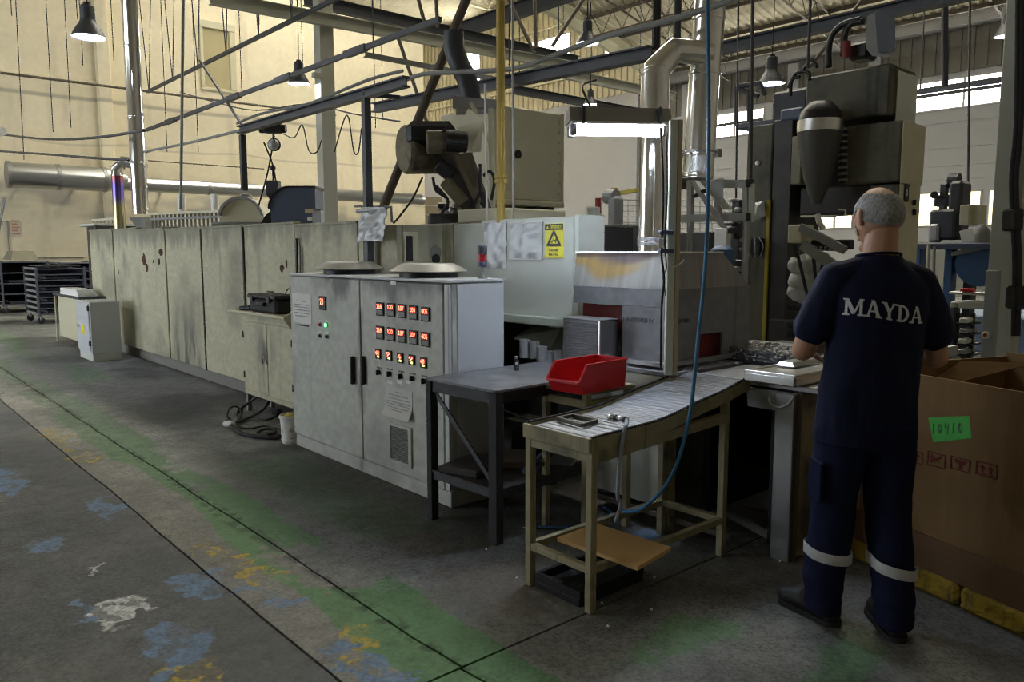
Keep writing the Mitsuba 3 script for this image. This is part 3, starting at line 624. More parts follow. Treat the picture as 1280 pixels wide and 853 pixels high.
k, a2, b2 = ductX(143, 226, 529, 252, YL - 1.0, .20, 'ventilation_duct', 'narrow ribbed duct running along the cream wall behind the column', 'duct', (.25, .5, .75), 60)
for t in (.15, .5, .9): q = a2 + (b2 - a2) * t; part(k, 'wall_bracket', B(q[0] - .03, q[0] + .03, q[1], YL, q[2] - .03, q[2] + .03), STEELG)
a, b = at(3, 110, D=12.5), at(3, 268, D=12.5)
k = thing('robot', 'dark cut off robot arm with a pale collar at the left edge', 'machine')
part(k, 'body', lathe([(1e-3, 0), (.05, 0), (.07, .5), (.09, .9), (.10, 1.3), (.07, 1.7), (1e-3, 1.75)], at(-5, 250, D=12.5)), STEEL, 40)
part(k, 'collar', cyl(at(-6, 166, D=12.5), at(4, 164, D=12.4), .06), WHITE, 40)
part(k, 'brace', bar(at(6, 246, D=12.4), at(-2, 290, D=12.4), .03), STEELG)
k = thing('notice', 'faded paper notice with red print on the cream wall at left', 'notice')
s0, s1 = at(11, 276, Y=YL - .012), at(28, 297, Y=YL - .012)
part(k, 'sheet', B(s0[0], s1[0], YL - .012, YL - .001, s1[2], s0[2]), mat('notice', (.55, .49, .40), .8))
part(k, 'print', cat(*[B(s0[0] + .06, s1[0] - .05 - .05 * (i % 2), YL - .015, YL - .011, s1[2] + .08 + .09 * i, s1[2] + .12 + .09 * i) for i in range(5)]), mat('notprint', (.50, .24, .16), .8))
part(wl, 'cable_run', tube([at(0, 276, Y=YL - .03), at(9, 277, Y=YL - .03), at(12, 323, Y=YL - .03), at(105, 322, Y=YL - .03)], .02, 6), STEELG)

# ================================================================== the long oven
OX, OT, FX_ = 3.24, 1.70, 3.65
OB_ = 6.3                                                                   # its rear face
oven = thing('oven', 'long pale green oven of tall sheet panels with rust patches and soot', 'oven')
part(oven, 'core', cat(B(FX_ + .03, 4.6, 4.48, 5.3, 1.0, OT), B(OX + .05, 5.65, 5.63, 13.95, .12, OT), B(4.45, 4.6, 4.48, 5.3, .12, 1.0), B(OX + .03, FX_ + .2, 5.02, 5.028, .9, OT), B(FX_ + .03, 5.65, 5.3, 5.63, .12, OT)), BLACKGR)
part(oven, 'plinth', B(OX + .04, 5.65, 5.6, 13.95, 0, .14, .01), mat('plinth', (.20, .195, .17), .7))
part(oven, 'top_sheet', cat(B(FX_, 4.6, 4.48, 5.3, OT, OT + .02, .004), B(FX_, 5.66, 5.3, 5.63, OT, OT + .02, .004), B(OX + .02, 5.66, 5.56, 13.97, OT, OT + .02, .004)), OVEN)
seams = [13.97, 12.67, 11.46, 10.30, 9.03, 7.86, 6.69, 5.56]
tops = [1.83, 1.82, 1.79, 1.775, 1.765, 1.76, 1.735, 1.72]
for i in range(7):
    y0, y1 = seams[i + 1] + .012, seams[i] - .012
    dx = (0, .012, 0, .008, .0, .01, .0)[i]
    pz_ = tops[i]
    pk = part(oven, 'panel', B(OX - .02 + dx, OX + .03 + dx, y0, y1, .15 if i < 5 else .2, pz_, .006), OVEN)
    part(pk, 'lip', B(OX - .03 + dx, OX + .04 + dx, y0, y1, pz_ - .01, pz_ + .012, .003), OVEN)
part(oven, 'strip', B(OX - .026, OX, 7.845, 7.878, .15, 1.75, .003), BLACKGR)
part(oven, 'strip', B(OX - .028, OX, 9.02, 9.05, .15, 1.75, .003), BLACKGR)
# rust patches with a ragged outline, where the paint has come off
def patch(cy, cz, ry, rz, seed, x=OX - .0212, n=26):
    t = np.linspace(0, 2 * np.pi, n, endpoint=False)
    r = .6 + .8 * meshkit.noise(np.stack([np.cos(t) * 1.6 + seed * 9, np.sin(t) * 1.6, t * 0], 1), seed)
    return prism(Polygon(np.stack([ry * r * np.cos(t), rz * r * np.sin(t)], 1)), (x, cy, cz), (0, -1, 0), (0, 0, 1), .002)
RUSTP = mat('rustpatch', (.075, .038, .022), .9)
for i, (u, v, a_, b_) in enumerate(((180, 325, .12, .14), (184, 335, .09, .09), (201, 316, .13, .07), (199, 328, .06, .07), (192, 327, .05, .03), (147, 340, .05, .05))):
    q = at(u, v, X=OX - .021); part(oven, 'rust_patch', patch(q[1], q[2], a_ * .62, b_ * .62, i + 1, OX - .0225 + (0 if u > 172 else .012)), RUSTP)
for i, (u, v, a_, b_) in enumerate(((337, 365, .11, .012), (335, 374, .02, .07), (335, 390, .025, .08), (351, 335, .06, .05), (357, 330, .02, .05))):
    q = at(u, v, X=OX - .021); part(oven, 'rust_patch', patch(q[1], max(q[2], .3), a_ * .7, b_ * .7, i + 11, OX - .0125), RUSTP)
# the holding end: lower front part seen over the cabinet
FX = 3.65; KF = FX / OX                                                     # the furnace stands further back than the oven front
part(oven, 'panel', B(OX - .02, OX + .03, 4.996, 5.554, .85, 1.70, .005), OVEN)
part(oven, 'return_panel', B(OX + .03, FX + .05, 4.99, 5.02, .85, 1.70, .004), OVEN)
fr = [5.60, 4.74 * KF, 4.30 * KF, 3.98 * KF]
for i in range(3):
    part(oven, 'furnace_panel', B(FX - .02, FX + .03, fr[i + 1] + .006, min(fr[i], 4.985) - .006 if i == 0 else fr[i] - .006, .88, 1.72 - .006 * i, .005), PALE if i > 1 else OVEN) if not (i == 0 and fr[1] > 4.97) else None
part(oven, 'furnace_panel', B(FX - .02, FX + .03, 5.03, 5.60, .88, 1.715, .005), OVEN)
q0, q1 = at(507, 295, Y=4.985), at(516, 326, Y=4.985)
part(oven, 'slot', B(q0[0], q1[0], 4.984, 4.992, q1[2], q0[2]), BLACK)
part(oven, 'slot_frame', cat(B(q0[0] - .02, q0[0], 4.98, 4.992, q1[2], q0[2] + .02), B(q1[0], q1[0] + .05, 4.98, 4.992, q1[2], q0[2] + .02), B(q0[0] - .02, q1[0] + .05, 4.98, 4.992, q0[2], q0[2] + .03)), CREAM)
q = at(545, 324, Y=4.985); part(oven, 'round_port', cyl(A(q[0], 4.982, q[2]), A(q[0], 4.995, q[2]), .038, 20), BLACK)
part(oven, 'port_soot', prism(Point(0, .05).buffer(.055, 8), (q[0], 4.989, q[2]), (1, 0, 0), (0, 0, 1), .0012), mat('soot', (.20, .195, .155), .8))
# end box with the warning sign
END = thing('furnace_box', 'pale green furnace end box with plastic covered panels and a yellow warning sign', 'furnace')
part(END, 'body', B(FX - .05, FX + .19, 3.53, 4.47, 1.066, 1.725, .008), PALE)
part(END, 'end_panel', B(FX - .045, FX + .20, 3.49, 3.53, 1.05, 1.735, .006), PALE)
part(END, 'base', cat(B(4.3, 4.45, 3.55, 4.45, .0, 1.066, .01), B(FX, 4.45, 3.6, 4.4, 1.066, 1.3)), BLACKGR)
part(END, 'bottom_lip', B(FX - .10, FX + .05, 3.53, 4.47, 1.012, 1.07, .006), LIGHTG)
part(END, 'latch', B(FX + .02, FX + .06, 3.475, 3.49, 1.30, 1.39, .004), STEEL)
sheetX = FX - .052
def wrap(u0, v0, u1, v1, label):
    a, b = at(u0, v0, X=sheetX), at(u1, v1, X=sheetX)
    n1, n2 = 14, 14; yy, zz = np.meshgrid(np.linspace(a[1], b[1], n1), np.linspace(a[2], b[2], n2), indexing='ij')
    P_ = np.stack([yy * 0, yy, zz], -1); d = (meshkit.fbm(P_ * 16, 3, 5) - .5) * .018
    v = np.stack([sheetX - .006 + d, yy, zz], -1).reshape(-1, 3); f = []
    for i in range(n1 - 1):
        for j in range(n2 - 1): q_ = i * n2 + j; f += [[q_, q_ + 1, q_ + n2], [q_ + 1, q_ + n2 + 1, q_ + n2]]
    back = v + A(.004, 0, 0); nn = len(v)
    m = trimesh.Trimesh(np.vstack([v, back]), f + [[x[0] + nn, x[2] + nn, x[1] + nn] for x in f], process=False)
    part(END, 'foil_cover', m, PLASTIC, True, label)
wrap(606, 279, 633, 336, None); wrap(637, 281, 678, 323, None)
part(END, 'cover_frame', cat(*[B(sheetX - .008, sheetX + .004, at(679, 300, X=sheetX)[1] - .004, at(636, 300, X=sheetX)[1] + .004, z - .004, z + .004) for z in (at(640, 280, X=sheetX)[2], at(640, 324, X=sheetX)[2])]), DULL)
# warning sign
sg0, sg1 = at(681, 280, X=sheetX - .004), at(704, 323, X=sheetX - .004); sw = abs(sg0[1] - sg1[1]); sh = sg0[2] - sg1[2]
sgn_ = part(END, 'warning_sign', B(sheetX - .004, sheetX + .002, sg1[1], sg0[1], sg1[2], sg0[2], .001), SIGNY, label='yellow warning sign reading DİKKAT and SICAK METAL with a black triangle')
O_ = A(sheetX - .0042, sg0[1], sg1[2]); uxs, uys = A(0, -1, 0), A(0, 0, 1)
part(sgn_, 'header', B(sheetX - .0055, sheetX - .003, sg1[1] + .003, sg0[1] - .003, sg0[2] - sh * .19, sg0[2] - .003), BLACK)
part(sgn_, 'header_text', text('DİKKAT', O_ + uxs * sw * .30 + uys * sh * .845 - A(.0015, 0, 0), uxs, uys, sh * .095, .001, True, sw * .62), SIGNY)
tri = Polygon([(.13, .36), (.87, .36), (.5, .80)]).buffer(.02); tri = tri.difference(Polygon([(.25, .415), (.75, .415), (.5, .71)]))
tri = affinity.scale(tri, sw, sh, origin=(0, 0))
hand = unary_union([LineString([(.36, .47), (.45, .50), (.60, .51), (.64, .56)]).buffer(.018), LineString([(.42, .50), (.40, .44)]).buffer(.012), LineString([(.58, .50), (.60, .44)]).buffer(.012), LineString([(.46, .55), (.50, .58)]).buffer(.01)])
hand = affinity.scale(hand, sw, sh, origin=(0, 0))
mini = affinity.scale(Polygon([(.10, .845), (.24, .845), (.17, .94)]), sw, sh, origin=(0, 0))
part(sgn_, 'triangle', prism(tri, O_ - A(.001, 0, 0) + A(.002, 0, 0), uxs, uys, .0025), BLACK)
part(sgn_, 'pictogram', prism(hand, O_ + A(.001, 0, 0), uxs, uys, .0025), BLACK)
part(sgn_, 'small_triangle', prism(mini, O_ - A(.0003, 0, 0), uxs, uys, .0028), SIGNY)
part(sgn_, 'lower_text', cat(text('SICAK', O_ + uxs * sw * .24 + uys * sh * .20 + A(.001, 0, 0), uxs, uys, sh * .075, .0022, False, sw * .50), text('METAL', O_ + uxs * sw * .24 + uys * sh * .07 + A(.001, 0, 0), uxs, uys, sh * .075, .0022, False, sw * .50)), BLACK)
# tray and flap under the box
k = thing('drip_tray', 'slanting pale sheet flap under the furnace box behind the cups', 'tray')
q = [at(643, 422, X=3.78), at(664, 408, X=4.0), at(700, 411, X=3.86), at(688, 434, X=3.76)]
part(k, 'flap', hull([p for p in q] + [p - A(0, 0, .012) for p in q]), PALE)
part(k, 'upright', hull([at(u, v, X=x) for u, v in ((686, 406), (704, 402), (704, 446), (682, 440)) for x in (3.92, 3.94)]), LIGHTG)
part(k, 'scribble', cat(bar(at(668, 420, X=3.93) + A(-.01, 0, .01), at(678, 412, X=4.0) + A(-.01, 0, .01), .012, .002), bar(at(682, 422, X=3.88) + A(-.01, 0, .01), at(690, 414, X=3.93) + A(-.01, 0, .01), .012, .002)), INK)
# lower pale panel beside the chute table
k = thing('base_cabinet', 'pale base cabinet under the steel hood behind the sloping chute table', 'cabinet')
part(k, 'side_panel', B(3.30, 3.34, 2.52, 3.09, .13, .84, .004), PALE)
part(k, 'body', B(3.34, 5.4, 2.9, 3.09, .05, .84, .006), BLACKGR)
part(k, 'top', B(3.29, 5.0, 2.50, 3.09, .845, .870, .004), SKIRT)
part(k, 'skid', B(3.29, 3.33, 2.12, 3.09, .07, .10, .004), RUSTY)
part(k, 'corner_post', B(3.27, 3.33, 2.49, 2.54, .0, .845, .004), YELFRAME)
# ================================================================== things on top of the oven
def on(u, v, X, D=None): return at(u, v, X=X)
# slim shiny stack with elbow
def stack(u, v0, v1, D, r, label, m=CHROME, bands=()):
    k = thing('flue_pipe', label, 'flue')
    a, b = at(u[0], v0, D=D), at(u[1], v1, D=D); b[:2] = a[:2]
    part(k, 'pipe', cyl(a, b, r, 24), m, 40)
    for t in bands:
        q = a + (b - a) * t; part(k, 'band', lathe([(r * .9, -.02), (r * 1.05, -.018), (r * 1.08, 0), (r * 1.05, .018), (r * .9, .02)], q), m, 40)
    return k, a, b
DL = 12.4
k, a, b = stack((176, 172), 268, -25, DL, .115, 'slim shiny flue pipe rising at the left end of the oven', bands=(.02, .12, .42, .72))
c0 = at(150, 284, D=DL); z1 = at(150, 212, D=DL)[2]
el = thing('flue_elbow', 'short flue pipe with heat tinted purple shine and an elbow joining the slim stack', 'flue')
part(el, 'riser', cyl(A(c0[0], c0[1], 1.78), A(c0[0], c0[1], z1 - .08), .085, 22), HEAT, 40)
e0, e1 = A(c0[0], c0[1], z1 - .1), at(174, 207, D=DL)
part(el, 'elbow', tube([e0, e0 + A(0, 0, .10), e0 + unit(e1 - e0) * .12 + A(0, 0, .17), e1 + A(0, 0, .0), e1 + unit(e1 - e0) * .1], .088, 18), CHROME, 35)
part(el, 'flange', lathe([(1e-3, 0), (.15, 0), (.15, .03), (1e-3, .03)], A(c0[0], c0[1], 1.83)), DULL, 40)
hp = at(184, 280, D=DL - .2)
solo('hopper', frustum(A(hp[0], hp[1], 1.80), (.15, .15), (.36, .36), .22, yawax(.4)), DULL, 'small steel hopper at the foot of the slim flue', 'hopper')
k = thing('tunnel_end', 'dark end frame with a pale sheet on top at the far left of the oven', 'oven end')
part(k, 'side', B(3.42, 3.50, 14.05, 15.0, .9, 1.92, .01), BLACKGR); part(k, 'roof_sheet', B(3.30, 5.2, 14.0, 15.0, 1.92, 1.96, .006), PALE); part(k, 'lintel', B(3.32, 5.2, 14.0, 14.1, 1.78, 1.92, .005), BLACKGR)
part(k, 'rear_side', B(5.1, 5.2, 14.05, 15.0, 0.02, 1.92, .01), BLACKGR)
part(k, 'rear_leg', B(3.42, 3.50, 14.9, 15.0, 0.0, .9, .01), BLACKGR)
# railing of flat bars
k = thing('guard_rail', 'low railing of upright slats on the oven roof behind the slim flue', 'railing')
r0, r1 = at(188, 268, D=11.2), at(300, 270, D=10.2); zt = r0[2]; r1[2] = zt
part(k, 'top_rail', bar(r0, r1, .09, .03), CREAM); part(k, 'middle_rail', bar(r0 - A(0, 0, .07), r1 - A(0, 0, .07), .03), STEELG)
for i, t in enumerate(np.linspace(.02, .98, 22)):
    q = r0 + (r1 - r0) * t; part(k, 'slat', bar(A(q[0], q[1], 1.72), q, .025, .008), STEELG)
r0, r1 = at(116, 276, D=13.0), at(150, 273, D=12.9)
k = thing('guard_rail', 'short dark mesh guard at the left end of the oven roof', 'railing')
part(k, 'top_rail', bar(r0, r1, .05, .04), CREAM)
for t in np.linspace(0, 1, 8): q = r0 + (r1 - r0) * t; part(k, 'slat', bar(A(q[0], q[1], 1.84), q, .012), STEELG)
for u in (227, 269):
    c = at(u, 262, D=11.5); solo('vent_stub', cyl(A(c[0], c[1], 1.72), A(c[0], c[1], at(u, 243, D=11.5)[2]), .055, 16), WHITE, 'white vent stub on the oven roof, ' + ('nearer the slim flue' if u < 240 else 'nearer the beige dome'), 'vent', None, 40)
# beige dome
c = at(308, 276, D=9.6); rr = 27 * 9.6 / FOC
k = thing('fan_housing', 'beige round fan housing with a grey cap on the oven roof', 'fan')
ax = np.array([RT, F0, ZZ])
pol = Point(0, 0).buffer(rr, 24).intersection(sbox(-1, -.02, 1, 1)).union(sbox(-rr, -.12, rr, 0))
part(k, 'casing', prism(pol, c - F0 * -.15, RT, ZZ, .3), CREAM, 30)
part(k, 'rim', prism(Point(0, 0).buffer(rr * 1.05, 24).difference(Point(0, 0).buffer(rr * .93, 24)).intersection(sbox(-1, .05, 1, 1)), c - F0 * .16, RT, ZZ, .05), DULL, 30)
part(k, 'cap', lathe([(1e-3, rr + .06), (.06, rr + .05), (.09, rr - .02), (1e-3, rr - .03)], c), STEELG, 40)
part(k, 'base', OB(A(c[0], c[1], 1.78), (rr * 2.6, .5, .14), ax, .02), STEELG)
# blue motor
c = at(369, 262, D=8.8); s = 8.8 / FOC
k = thing('blue_blower', 'blue grey blower with rounded back and small data plates on the oven roof', 'blower')
pol = unary_union([Point(0, 0).buffer(25 * s, 24), sbox(-24 * s, -20 * s, 26 * s, 0), sbox(0, 0, 30 * s, 25 * s)]).intersection(sbox(-1, -20 * s, 1, 1))
part(k, 'casing', prism(pol, c + F0 * .2, RT, ZZ, .38), BLUEM, 30)
part(k, 'top_rim', prism(unary_union([Point(0, 0).buffer(27 * s, 24), sbox(0, 24 * s, 31 * s, 27 * s)]).difference(pol.buffer(.001)).intersection(sbox(-1, 0, 1, 1)), c + F0 * .22, RT, ZZ, .42), BLACK, 30)
part(k, 'inlet', hull([c + RT * x + ZZ * z + F0 * y for x, z in ((-24 * s, 0), (-24 * s, -18 * s), (-40 * s, -18 * s), (-34 * s, -8 * s)) for y in (-.1, .1)]), BLACK)
part(k, 'data_plate', OB(c + RT * 22 * s + ZZ * -3 * s - F0 * .19, (.08, .01, .05), ax), mat('plate', (.5, .40, .28), .6)); part(k, 'data_plate', OB(c + RT * 23 * s + ZZ * -12 * s - F0 * .19, (.05, .01, .04), ax), WHITE)
part(k, 'base', OB(A(c[0], c[1], 1.76), (.62, .44, .10), ax, .01), STEELG)
# small hopper with mast, square lamp dish
c = at(342, 238, D=9.4); s = 9.4 / FOC
k = thing('feeder', 'small dark feeder cup on a mast left of the blue blower', 'feeder')
part(k, 'cup', OB(c + ZZ * 3 * s, (15 * s, 15 * s, 17 * s), ax, .01), STEEL); part(k, 'cone', frustum(c - ZZ * 14 * s, (4 * s, 4 * s), (15 * s, 15 * s), 9 * s, ax), STEEL)
part(k, 'mast', cyl(c + ZZ * 10 * s, c + ZZ * 25 * s, .012, 8), BLACK); part(k, 'knob', lathe([(1e-3, 0), (.03, .01), (.035, .04), (1e-3, .07)], c + ZZ * 24 * s, n=12), BLACK, True)
part(k, 'leg', cyl(A(c[0], c[1], 1.72), c - ZZ * 12 * s, .012, 8), STEEL)
for i, (u0, v0, u1, v1) in enumerate(((343, 170, 322, 262), (330, 178, 346, 235), (366, 240, 356, 236))):
    solo('hanging_wire', tube(spline([at(u0, v0, D=9.4), at((u0 + u1) / 2 + (2, 3, 0)[i], (v0 + v1) / 2, D=9.4), at(u1, v1, D=9.4)]), .009, 6), BLACK, 'dark wire hanging down to the feeder beside the blue blower', 'wire', 'wires at the feeder')
c = at(343, 181, D=9.0)
k = thing('round_lamp', 'round glass lamp under the black gear box on the runway beam', 'lamp')
part(k, 'globe', lathe([(1e-3, -.07), (.04, -.06), (.066, -.02), (.066, .02), (.04, .06), (1e-3, .07)], c, F0), PLASTIC, True)
part(k, 'rod', cyl(c + A(0, 0, .05), A(c[0], c[1], BEAMZ + .3), .006, 6), BLACK)
part(k, 'ring', lathe([(.062, -.015), (.072, -.012), (.072, .012), (.062, .015)], c - F0 * .01, F0), BLACK, 40)
c = at(341, 161, D=8.6)
k = thing('beam_trolley', 'black hoist trolley clinging under the runway beam', 'hoist')
part(k, 'body', OB(c + ZZ * .01, (.20, .14, .11), ax, .03), BLACK); part(k, 'motor', cyl(c - RT * .14, c + RT * .14, .045, 14), BLACK, 40); part(k, 'hook', tube(spline([c - ZZ * .05, c - ZZ * .1, c - ZZ * .13 + RT * .02]), .007, 6), BLACK)
# clear plastic sheet tied to the slim post
k = thing('plastic_sheet', 'crumpled grey plastic sheet tied to the slim dark post', 'sheet')
v, f = [], []
for i in range(13):
    for j in range(15):
        q = at(451 + (483 - 451) * (i / 12) - j * .35, 259 + (302 - 259) * j / 14 + (3 if i in (0, 12) else 0), X=3.10)
        q[0] += (meshkit.fbm(q[None] * 22, 3, 2)[0] - .5) * .05; v.append(q)
for i in range(12):
    for j in range(14): a_ = i * 15 + j; f += [[a_, a_ + 15, a_ + 1], [a_ + 1, a_ + 15, a_ + 16]]
v = np.array(v); nn = len(v); m = trimesh.Trimesh(np.vstack([v, v + A(.004, 0, 0)]), f + [[x[0] + nn, x[2] + nn, x[1] + nn] for x in f], process=False)
part(k, 'foil', m, PLASTIC, True); part(k, 'tie', cyl(at(447, 264, X=3.1), at(470, 262, X=3.12), .018, 8), PLASTIC, True)
part(k, 'rail', tube([at(444, 258, X=3.25), at(489, 259, X=3.25), at(490, 278, X=3.25)], .010, 6), STEELG)
for u in (456, 462): solo('conduit', cyl(A(3.17, at(u, 310, X=3.17)[1], 1.0), A(3.17, at(u, 310, X=3.17)[1], 1.72), .012, 8), STEEL, 'short dark pipe running down the oven front below the plastic sheet', 'conduit', 'pipes below the plastic sheet')
solo('cable', tube(spline([at(u, v, X=3.4) for u, v in ((528, 222), (516, 248), (500, 270), (492, 279))]), .008, 6), BLACK, 'dark cable slanting down from the robot to the oven top', 'cable', None, True)

# ---- robot with motors and its big box
RD = 6.6; s = RD / FOC
def rp(u, v, dy=0.0): return at(u, v, D=RD + dy)
k = thing('ladling_robot', 'greasy olive ladling machine with round motor drums and hanging cables on the oven', 'machine')
def drum(u0, v0, u1, v1, r, dy, name, m, dy2=None): part(k, name, lathe([(1e-3, 0), (r * .9, 0), (r, r * .12), (r, np.linalg.norm(rp(u1, v1, dy if dy2 is None else dy2) - rp(u0, v0, dy)) - r * .12), (r * .9, np.linalg.norm(rp(u1, v1, dy if dy2 is None else dy2) - rp(u0, v0, dy))), (1e-3, np.linalg.norm(rp(u1, v1, dy if dy2 is None else dy2) - rp(u0, v0, dy)))], rp(u0, v0, dy), rp(u1, v1, dy if dy2 is None else dy2) - rp(u0, v0, dy)), m, 35)
OLIVE = mat('olive', None, .45, fn=grimy([.13, .112, .068], [.018, .016, .014], 3, 1.4))
drum(504, 187, 562, 187, 30 * s, .05, 'drum', OLIVE, .25)
part(k, 'drum_top', OB(rp(540, 170, .05), (58 * s, .34, 30 * s), ax, .06), BLACK)
drum(533, 178, 575, 177, 14 * s, -.22, 'motor', OLIVE, -.18)
drum(556, 176, 584, 178, 12 * s, -.28, 'motor_cap', BLACK, -.25)
part(k, 'head', hull([rp(u, v, d) for u, v, d in ((586, 135, -.1), (604, 150, -.25), (601, 190, -.12), (588, 191, -.1), (571, 160, -.1), (586, 135, .25), (604, 150, .25), (588, 190, .25), (571, 160, .25))]), RUSTY if False else CREAM)
part(k, 'arm', hull([rp(u, v, d) for u, v in ((552, 195), (590, 190), (615, 262), (582, 272), (556, 222)) for d in (-.08, .18)]), OLIVE)
part(k, 'forearm', hull([rp(u, v, d) for u, v in ((545, 205), (560, 196), (598, 250), (586, 262)) for d in (-.2, -.05)]), BLACKGR)
drum(556, 226, 580, 254, 8 * s, -.25, 'cylinder', OLIVE); drum(548, 206, 566, 220, 9 * s, -.24, 'cylinder', BLACK)
part(k, 'link', bar(rp(570, 196, -.22), rp(600, 262, -.22), .05, .04), OLIVE)
part(k, 'top_frame', cat(bar(rp(566, 131), rp(622, 131), .06), bar(rp(566, 124), rp(620, 128), .04), bar(rp(570, 140, .1), rp(622, 137, .1), .05)), DULL)
part(k, 'side_frame', cat(bar(rp(588, 128, -.1), rp(618, 190, -.1), .03), bar(rp(614, 130), rp(616, 272), .05), bar(rp(592, 128), rp(596, 150), .04)), CREAM)
part(k, 'foot', OB(rp(580, 272) - A(0, 0, .03), (.55, .5, .10), ax, .02), BLACKGR)
for pts in (((541, 222), (545, 238), (556, 246), (560, 250)), ((600, 205), (601, 240), (610, 268)), ((545, 232), (560, 252), (552, 268), (564, 272)), ((590, 262), (602, 240), (606, 262), (598, 272)), ((604, 220), (612, 214), (618, 226), (614, 250)), ((560, 158), (552, 168), (548, 180), (556, 190))):
    part(k, 'hose', tube(spline([rp(u, v, -.26) for u, v in pts]), .012, 8), RUBBER, True)
for i in range(16):
    u, v = 548 + rng.random() * 64, 256 + rng.random() * 16
    part(k, 'fitting', OB(rp(u, v, -.2 + .2 * rng.random()), (.03 + .05 * rng.random(), .04, .03 + .03 * rng.random()), yawax(rng.random() * 3), .008), rng.choice([DULL, BLACK, OLIVE]))
part(k, 'feed_hose', tube(spline([at(u, v, D=RD + .1) for u, v in ((567, 40), (568, 62), (575, 82), (583, 98), (588, 118), (590, 128))]), .085, 14), STEEL, 40)
k = thing('switchgear_box', 'large cream box with a round black port on the oven behind the yellow pipe', 'box')
Y0 = 5.4
pA, pB, pC, pD_ = at(618, 131, Y=Y0), at(703, 141, Y=Y0), at(703, 250, Y=Y0), at(618, 252, Y=Y0)
zb, ztp = (pC[2] + pD_[2]) / 2, (pA[2] + pB[2]) / 2
part(k, 'body', B(pA[0], pB[0], Y0, Y0 + .8, zb, ztp, .012), CREAM)
part(k, 'edge_strip', cat(B(pA[0] - .01, pA[0] + .03, Y0 - .012, Y0, zb, ztp), B(pB[0] - .02, pB[0] + .012, Y0 - .012, Y0 + .01, zb, ztp)), CREAM)
q = at(647, 193, Y=Y0); part(k, 'port', cyl(q + A(0, -.012, 0), q + A(0, .03, 0), .038, 18), BLACK, 40)
for i in range(8):
    for xx in (pA[0] + .045, pB[0] - .04): part(k, 'bolt', cyl(A(xx, Y0 - .008, zb + .08 + i * (ztp - zb - .16) / 7), A(xx, Y0 + .01, zb + .08 + i * (ztp - zb - .16) / 7), .008, 8), DULL)
part(k, 'skid', B(pA[0] - .05, pB[0] + .02, Y0 - .02, Y0 + .8, zb - .05, zb, .008), CREAM)
part(k, 'leg', B(pA[0], pA[0] + .06, Y0, Y0 + .8, 1.72, zb - .05), BLACK); part(k, 'leg', B(pB[0] - .2, pB[0] - .1, Y0, Y0 + .8, 1.72, zb - .05), BLACK); part(k, 'leg', B(pA[0] + .5, pA[0] + .56, Y0, Y0 + .8, 1.72, zb - .05), BLACK)
solo('roof_box', B(3.75, 4.45, 4.45, 4.95, 1.72, at(680, 262, Y=4.45)[2], .01), CREAM, 'long low cream cover on top of the furnace behind the yellow pipe', 'cover')
# yellow gas pipe
c = at(626, 270, D=5.6)
k = thing('gas_pipe', 'upright yellow gas pipe with flanged joint rising from the furnace', 'pipe')
part(k, 'pipe', cyl(A(c[0], c[1], 1.70), A(c[0], c[1], 4.2), .029, 16), YELLOW, 40)
for v in (221, 227): q = at(626, v, D=5.6); part(k, 'flange', cyl(A(c[0], c[1], q[2] - .012), A(c[0], c[1], q[2] + .012), .045, 16), YELLOW, 40)
for u, r_, m_ in ((642, .008, DULL), (609, .007, WHITE)):
    solo('conduit', cyl(A(*at(u, 276, D=5.7)[:2], 1.70), at(u - (2 if u > 620 else 3), -10 if u > 620 else 105, D=5.7), r_, 8), m_, 'thin pale conduit rising just ' + ('right' if u > 620 else 'left') + ' of the yellow pipe', 'conduit', None, True)
# ---- shiny flues
FD = 4.8
def flue(u0, v0, u1, v1, D, r): 
    a, b = at(u0, v0, D=D), at(u1, v1, D=D); b[:2] = a[:2]; return a, b
k = thing('flue_pipe', 'large shiny steel flue standing on the hood, with an elbow at its top', 'flue')
a = at(815, 312, D=FD); zt = at(818, 92, D=FD)[2]; r = 17.5 * FD / FOC
part(k, 'pipe', cyl(A(a[0], a[1], 1.47), A(a[0], a[1], zt), r, 32), CHROME, 40)
for v in (299, 305, 92, 88): q = at(815, v, D=FD); part(k, 'band', lathe([(r * .96, -.014), (r * 1.04, -.01), (r * 1.05, 0), (r * 1.04, .01), (r * .96, .014)], A(a[0], a[1], q[2])), CHROME if v < 200 else DULL, 40)
top = A(a[0], a[1], zt); e1 = at(842, 64, D=FD + .05); e2 = at(886, 68, D=FD + .12)
part(k, 'elbow', tube([top - A(0, 0, .04), top + A(0, 0, .01), e1, e2], [r * 1.01, r, r * .93, r * .9], 24), CHROME, 20)
k = thing('flue_pipe', 'second shiny flue hanging from the roof, with a paper label near its open foot', 'flue')
zb2 = at(872, 224, D=4.95)[2]; c2 = at(872, 224, D=4.95)
tilt = at(888, -10, D=4.95)
r = 18.5 * 4.95 / FOC
part(k, 'pipe', cyl(c2, tilt, r, 32), CHROME, 40)
for t in (.02, .14, .57, .86): q = c2 + (tilt - c2) * t; part(k, 'band', lathe([(r * .96, -.016), (r * 1.05, -.01), (r * 1.06, 0), (r * 1.05, .01), (r * .96, .016)], q, tilt - c2), CHROME, 40)
part(k, 'foot_flange', lathe([(1e-3, 0), (r * 1.15, 0), (r * 1.15, .012), (1e-3, .012)], at(874, 192, D=4.95)), DULL, 40)
th = np.linspace(-.8, .35, 9); lab = []
q0, q1 = at(868, 218, D=4.95), at(870, 197, D=4.95)
for zz_ in (q0[2], q1[2]):
    cc = c2 + (tilt - c2) * ((zz_ - c2[2]) / (tilt[2] - c2[2]))
    lab += [cc + (RT * math.sin(t) - F0 * math.cos(t)) * (r * 1.012) for t in th]
lab = np.array(lab); f = [[i, i + 1, i + 10] for i in range(8)] + [[i, i + 10, i + 9] for i in range(8)]
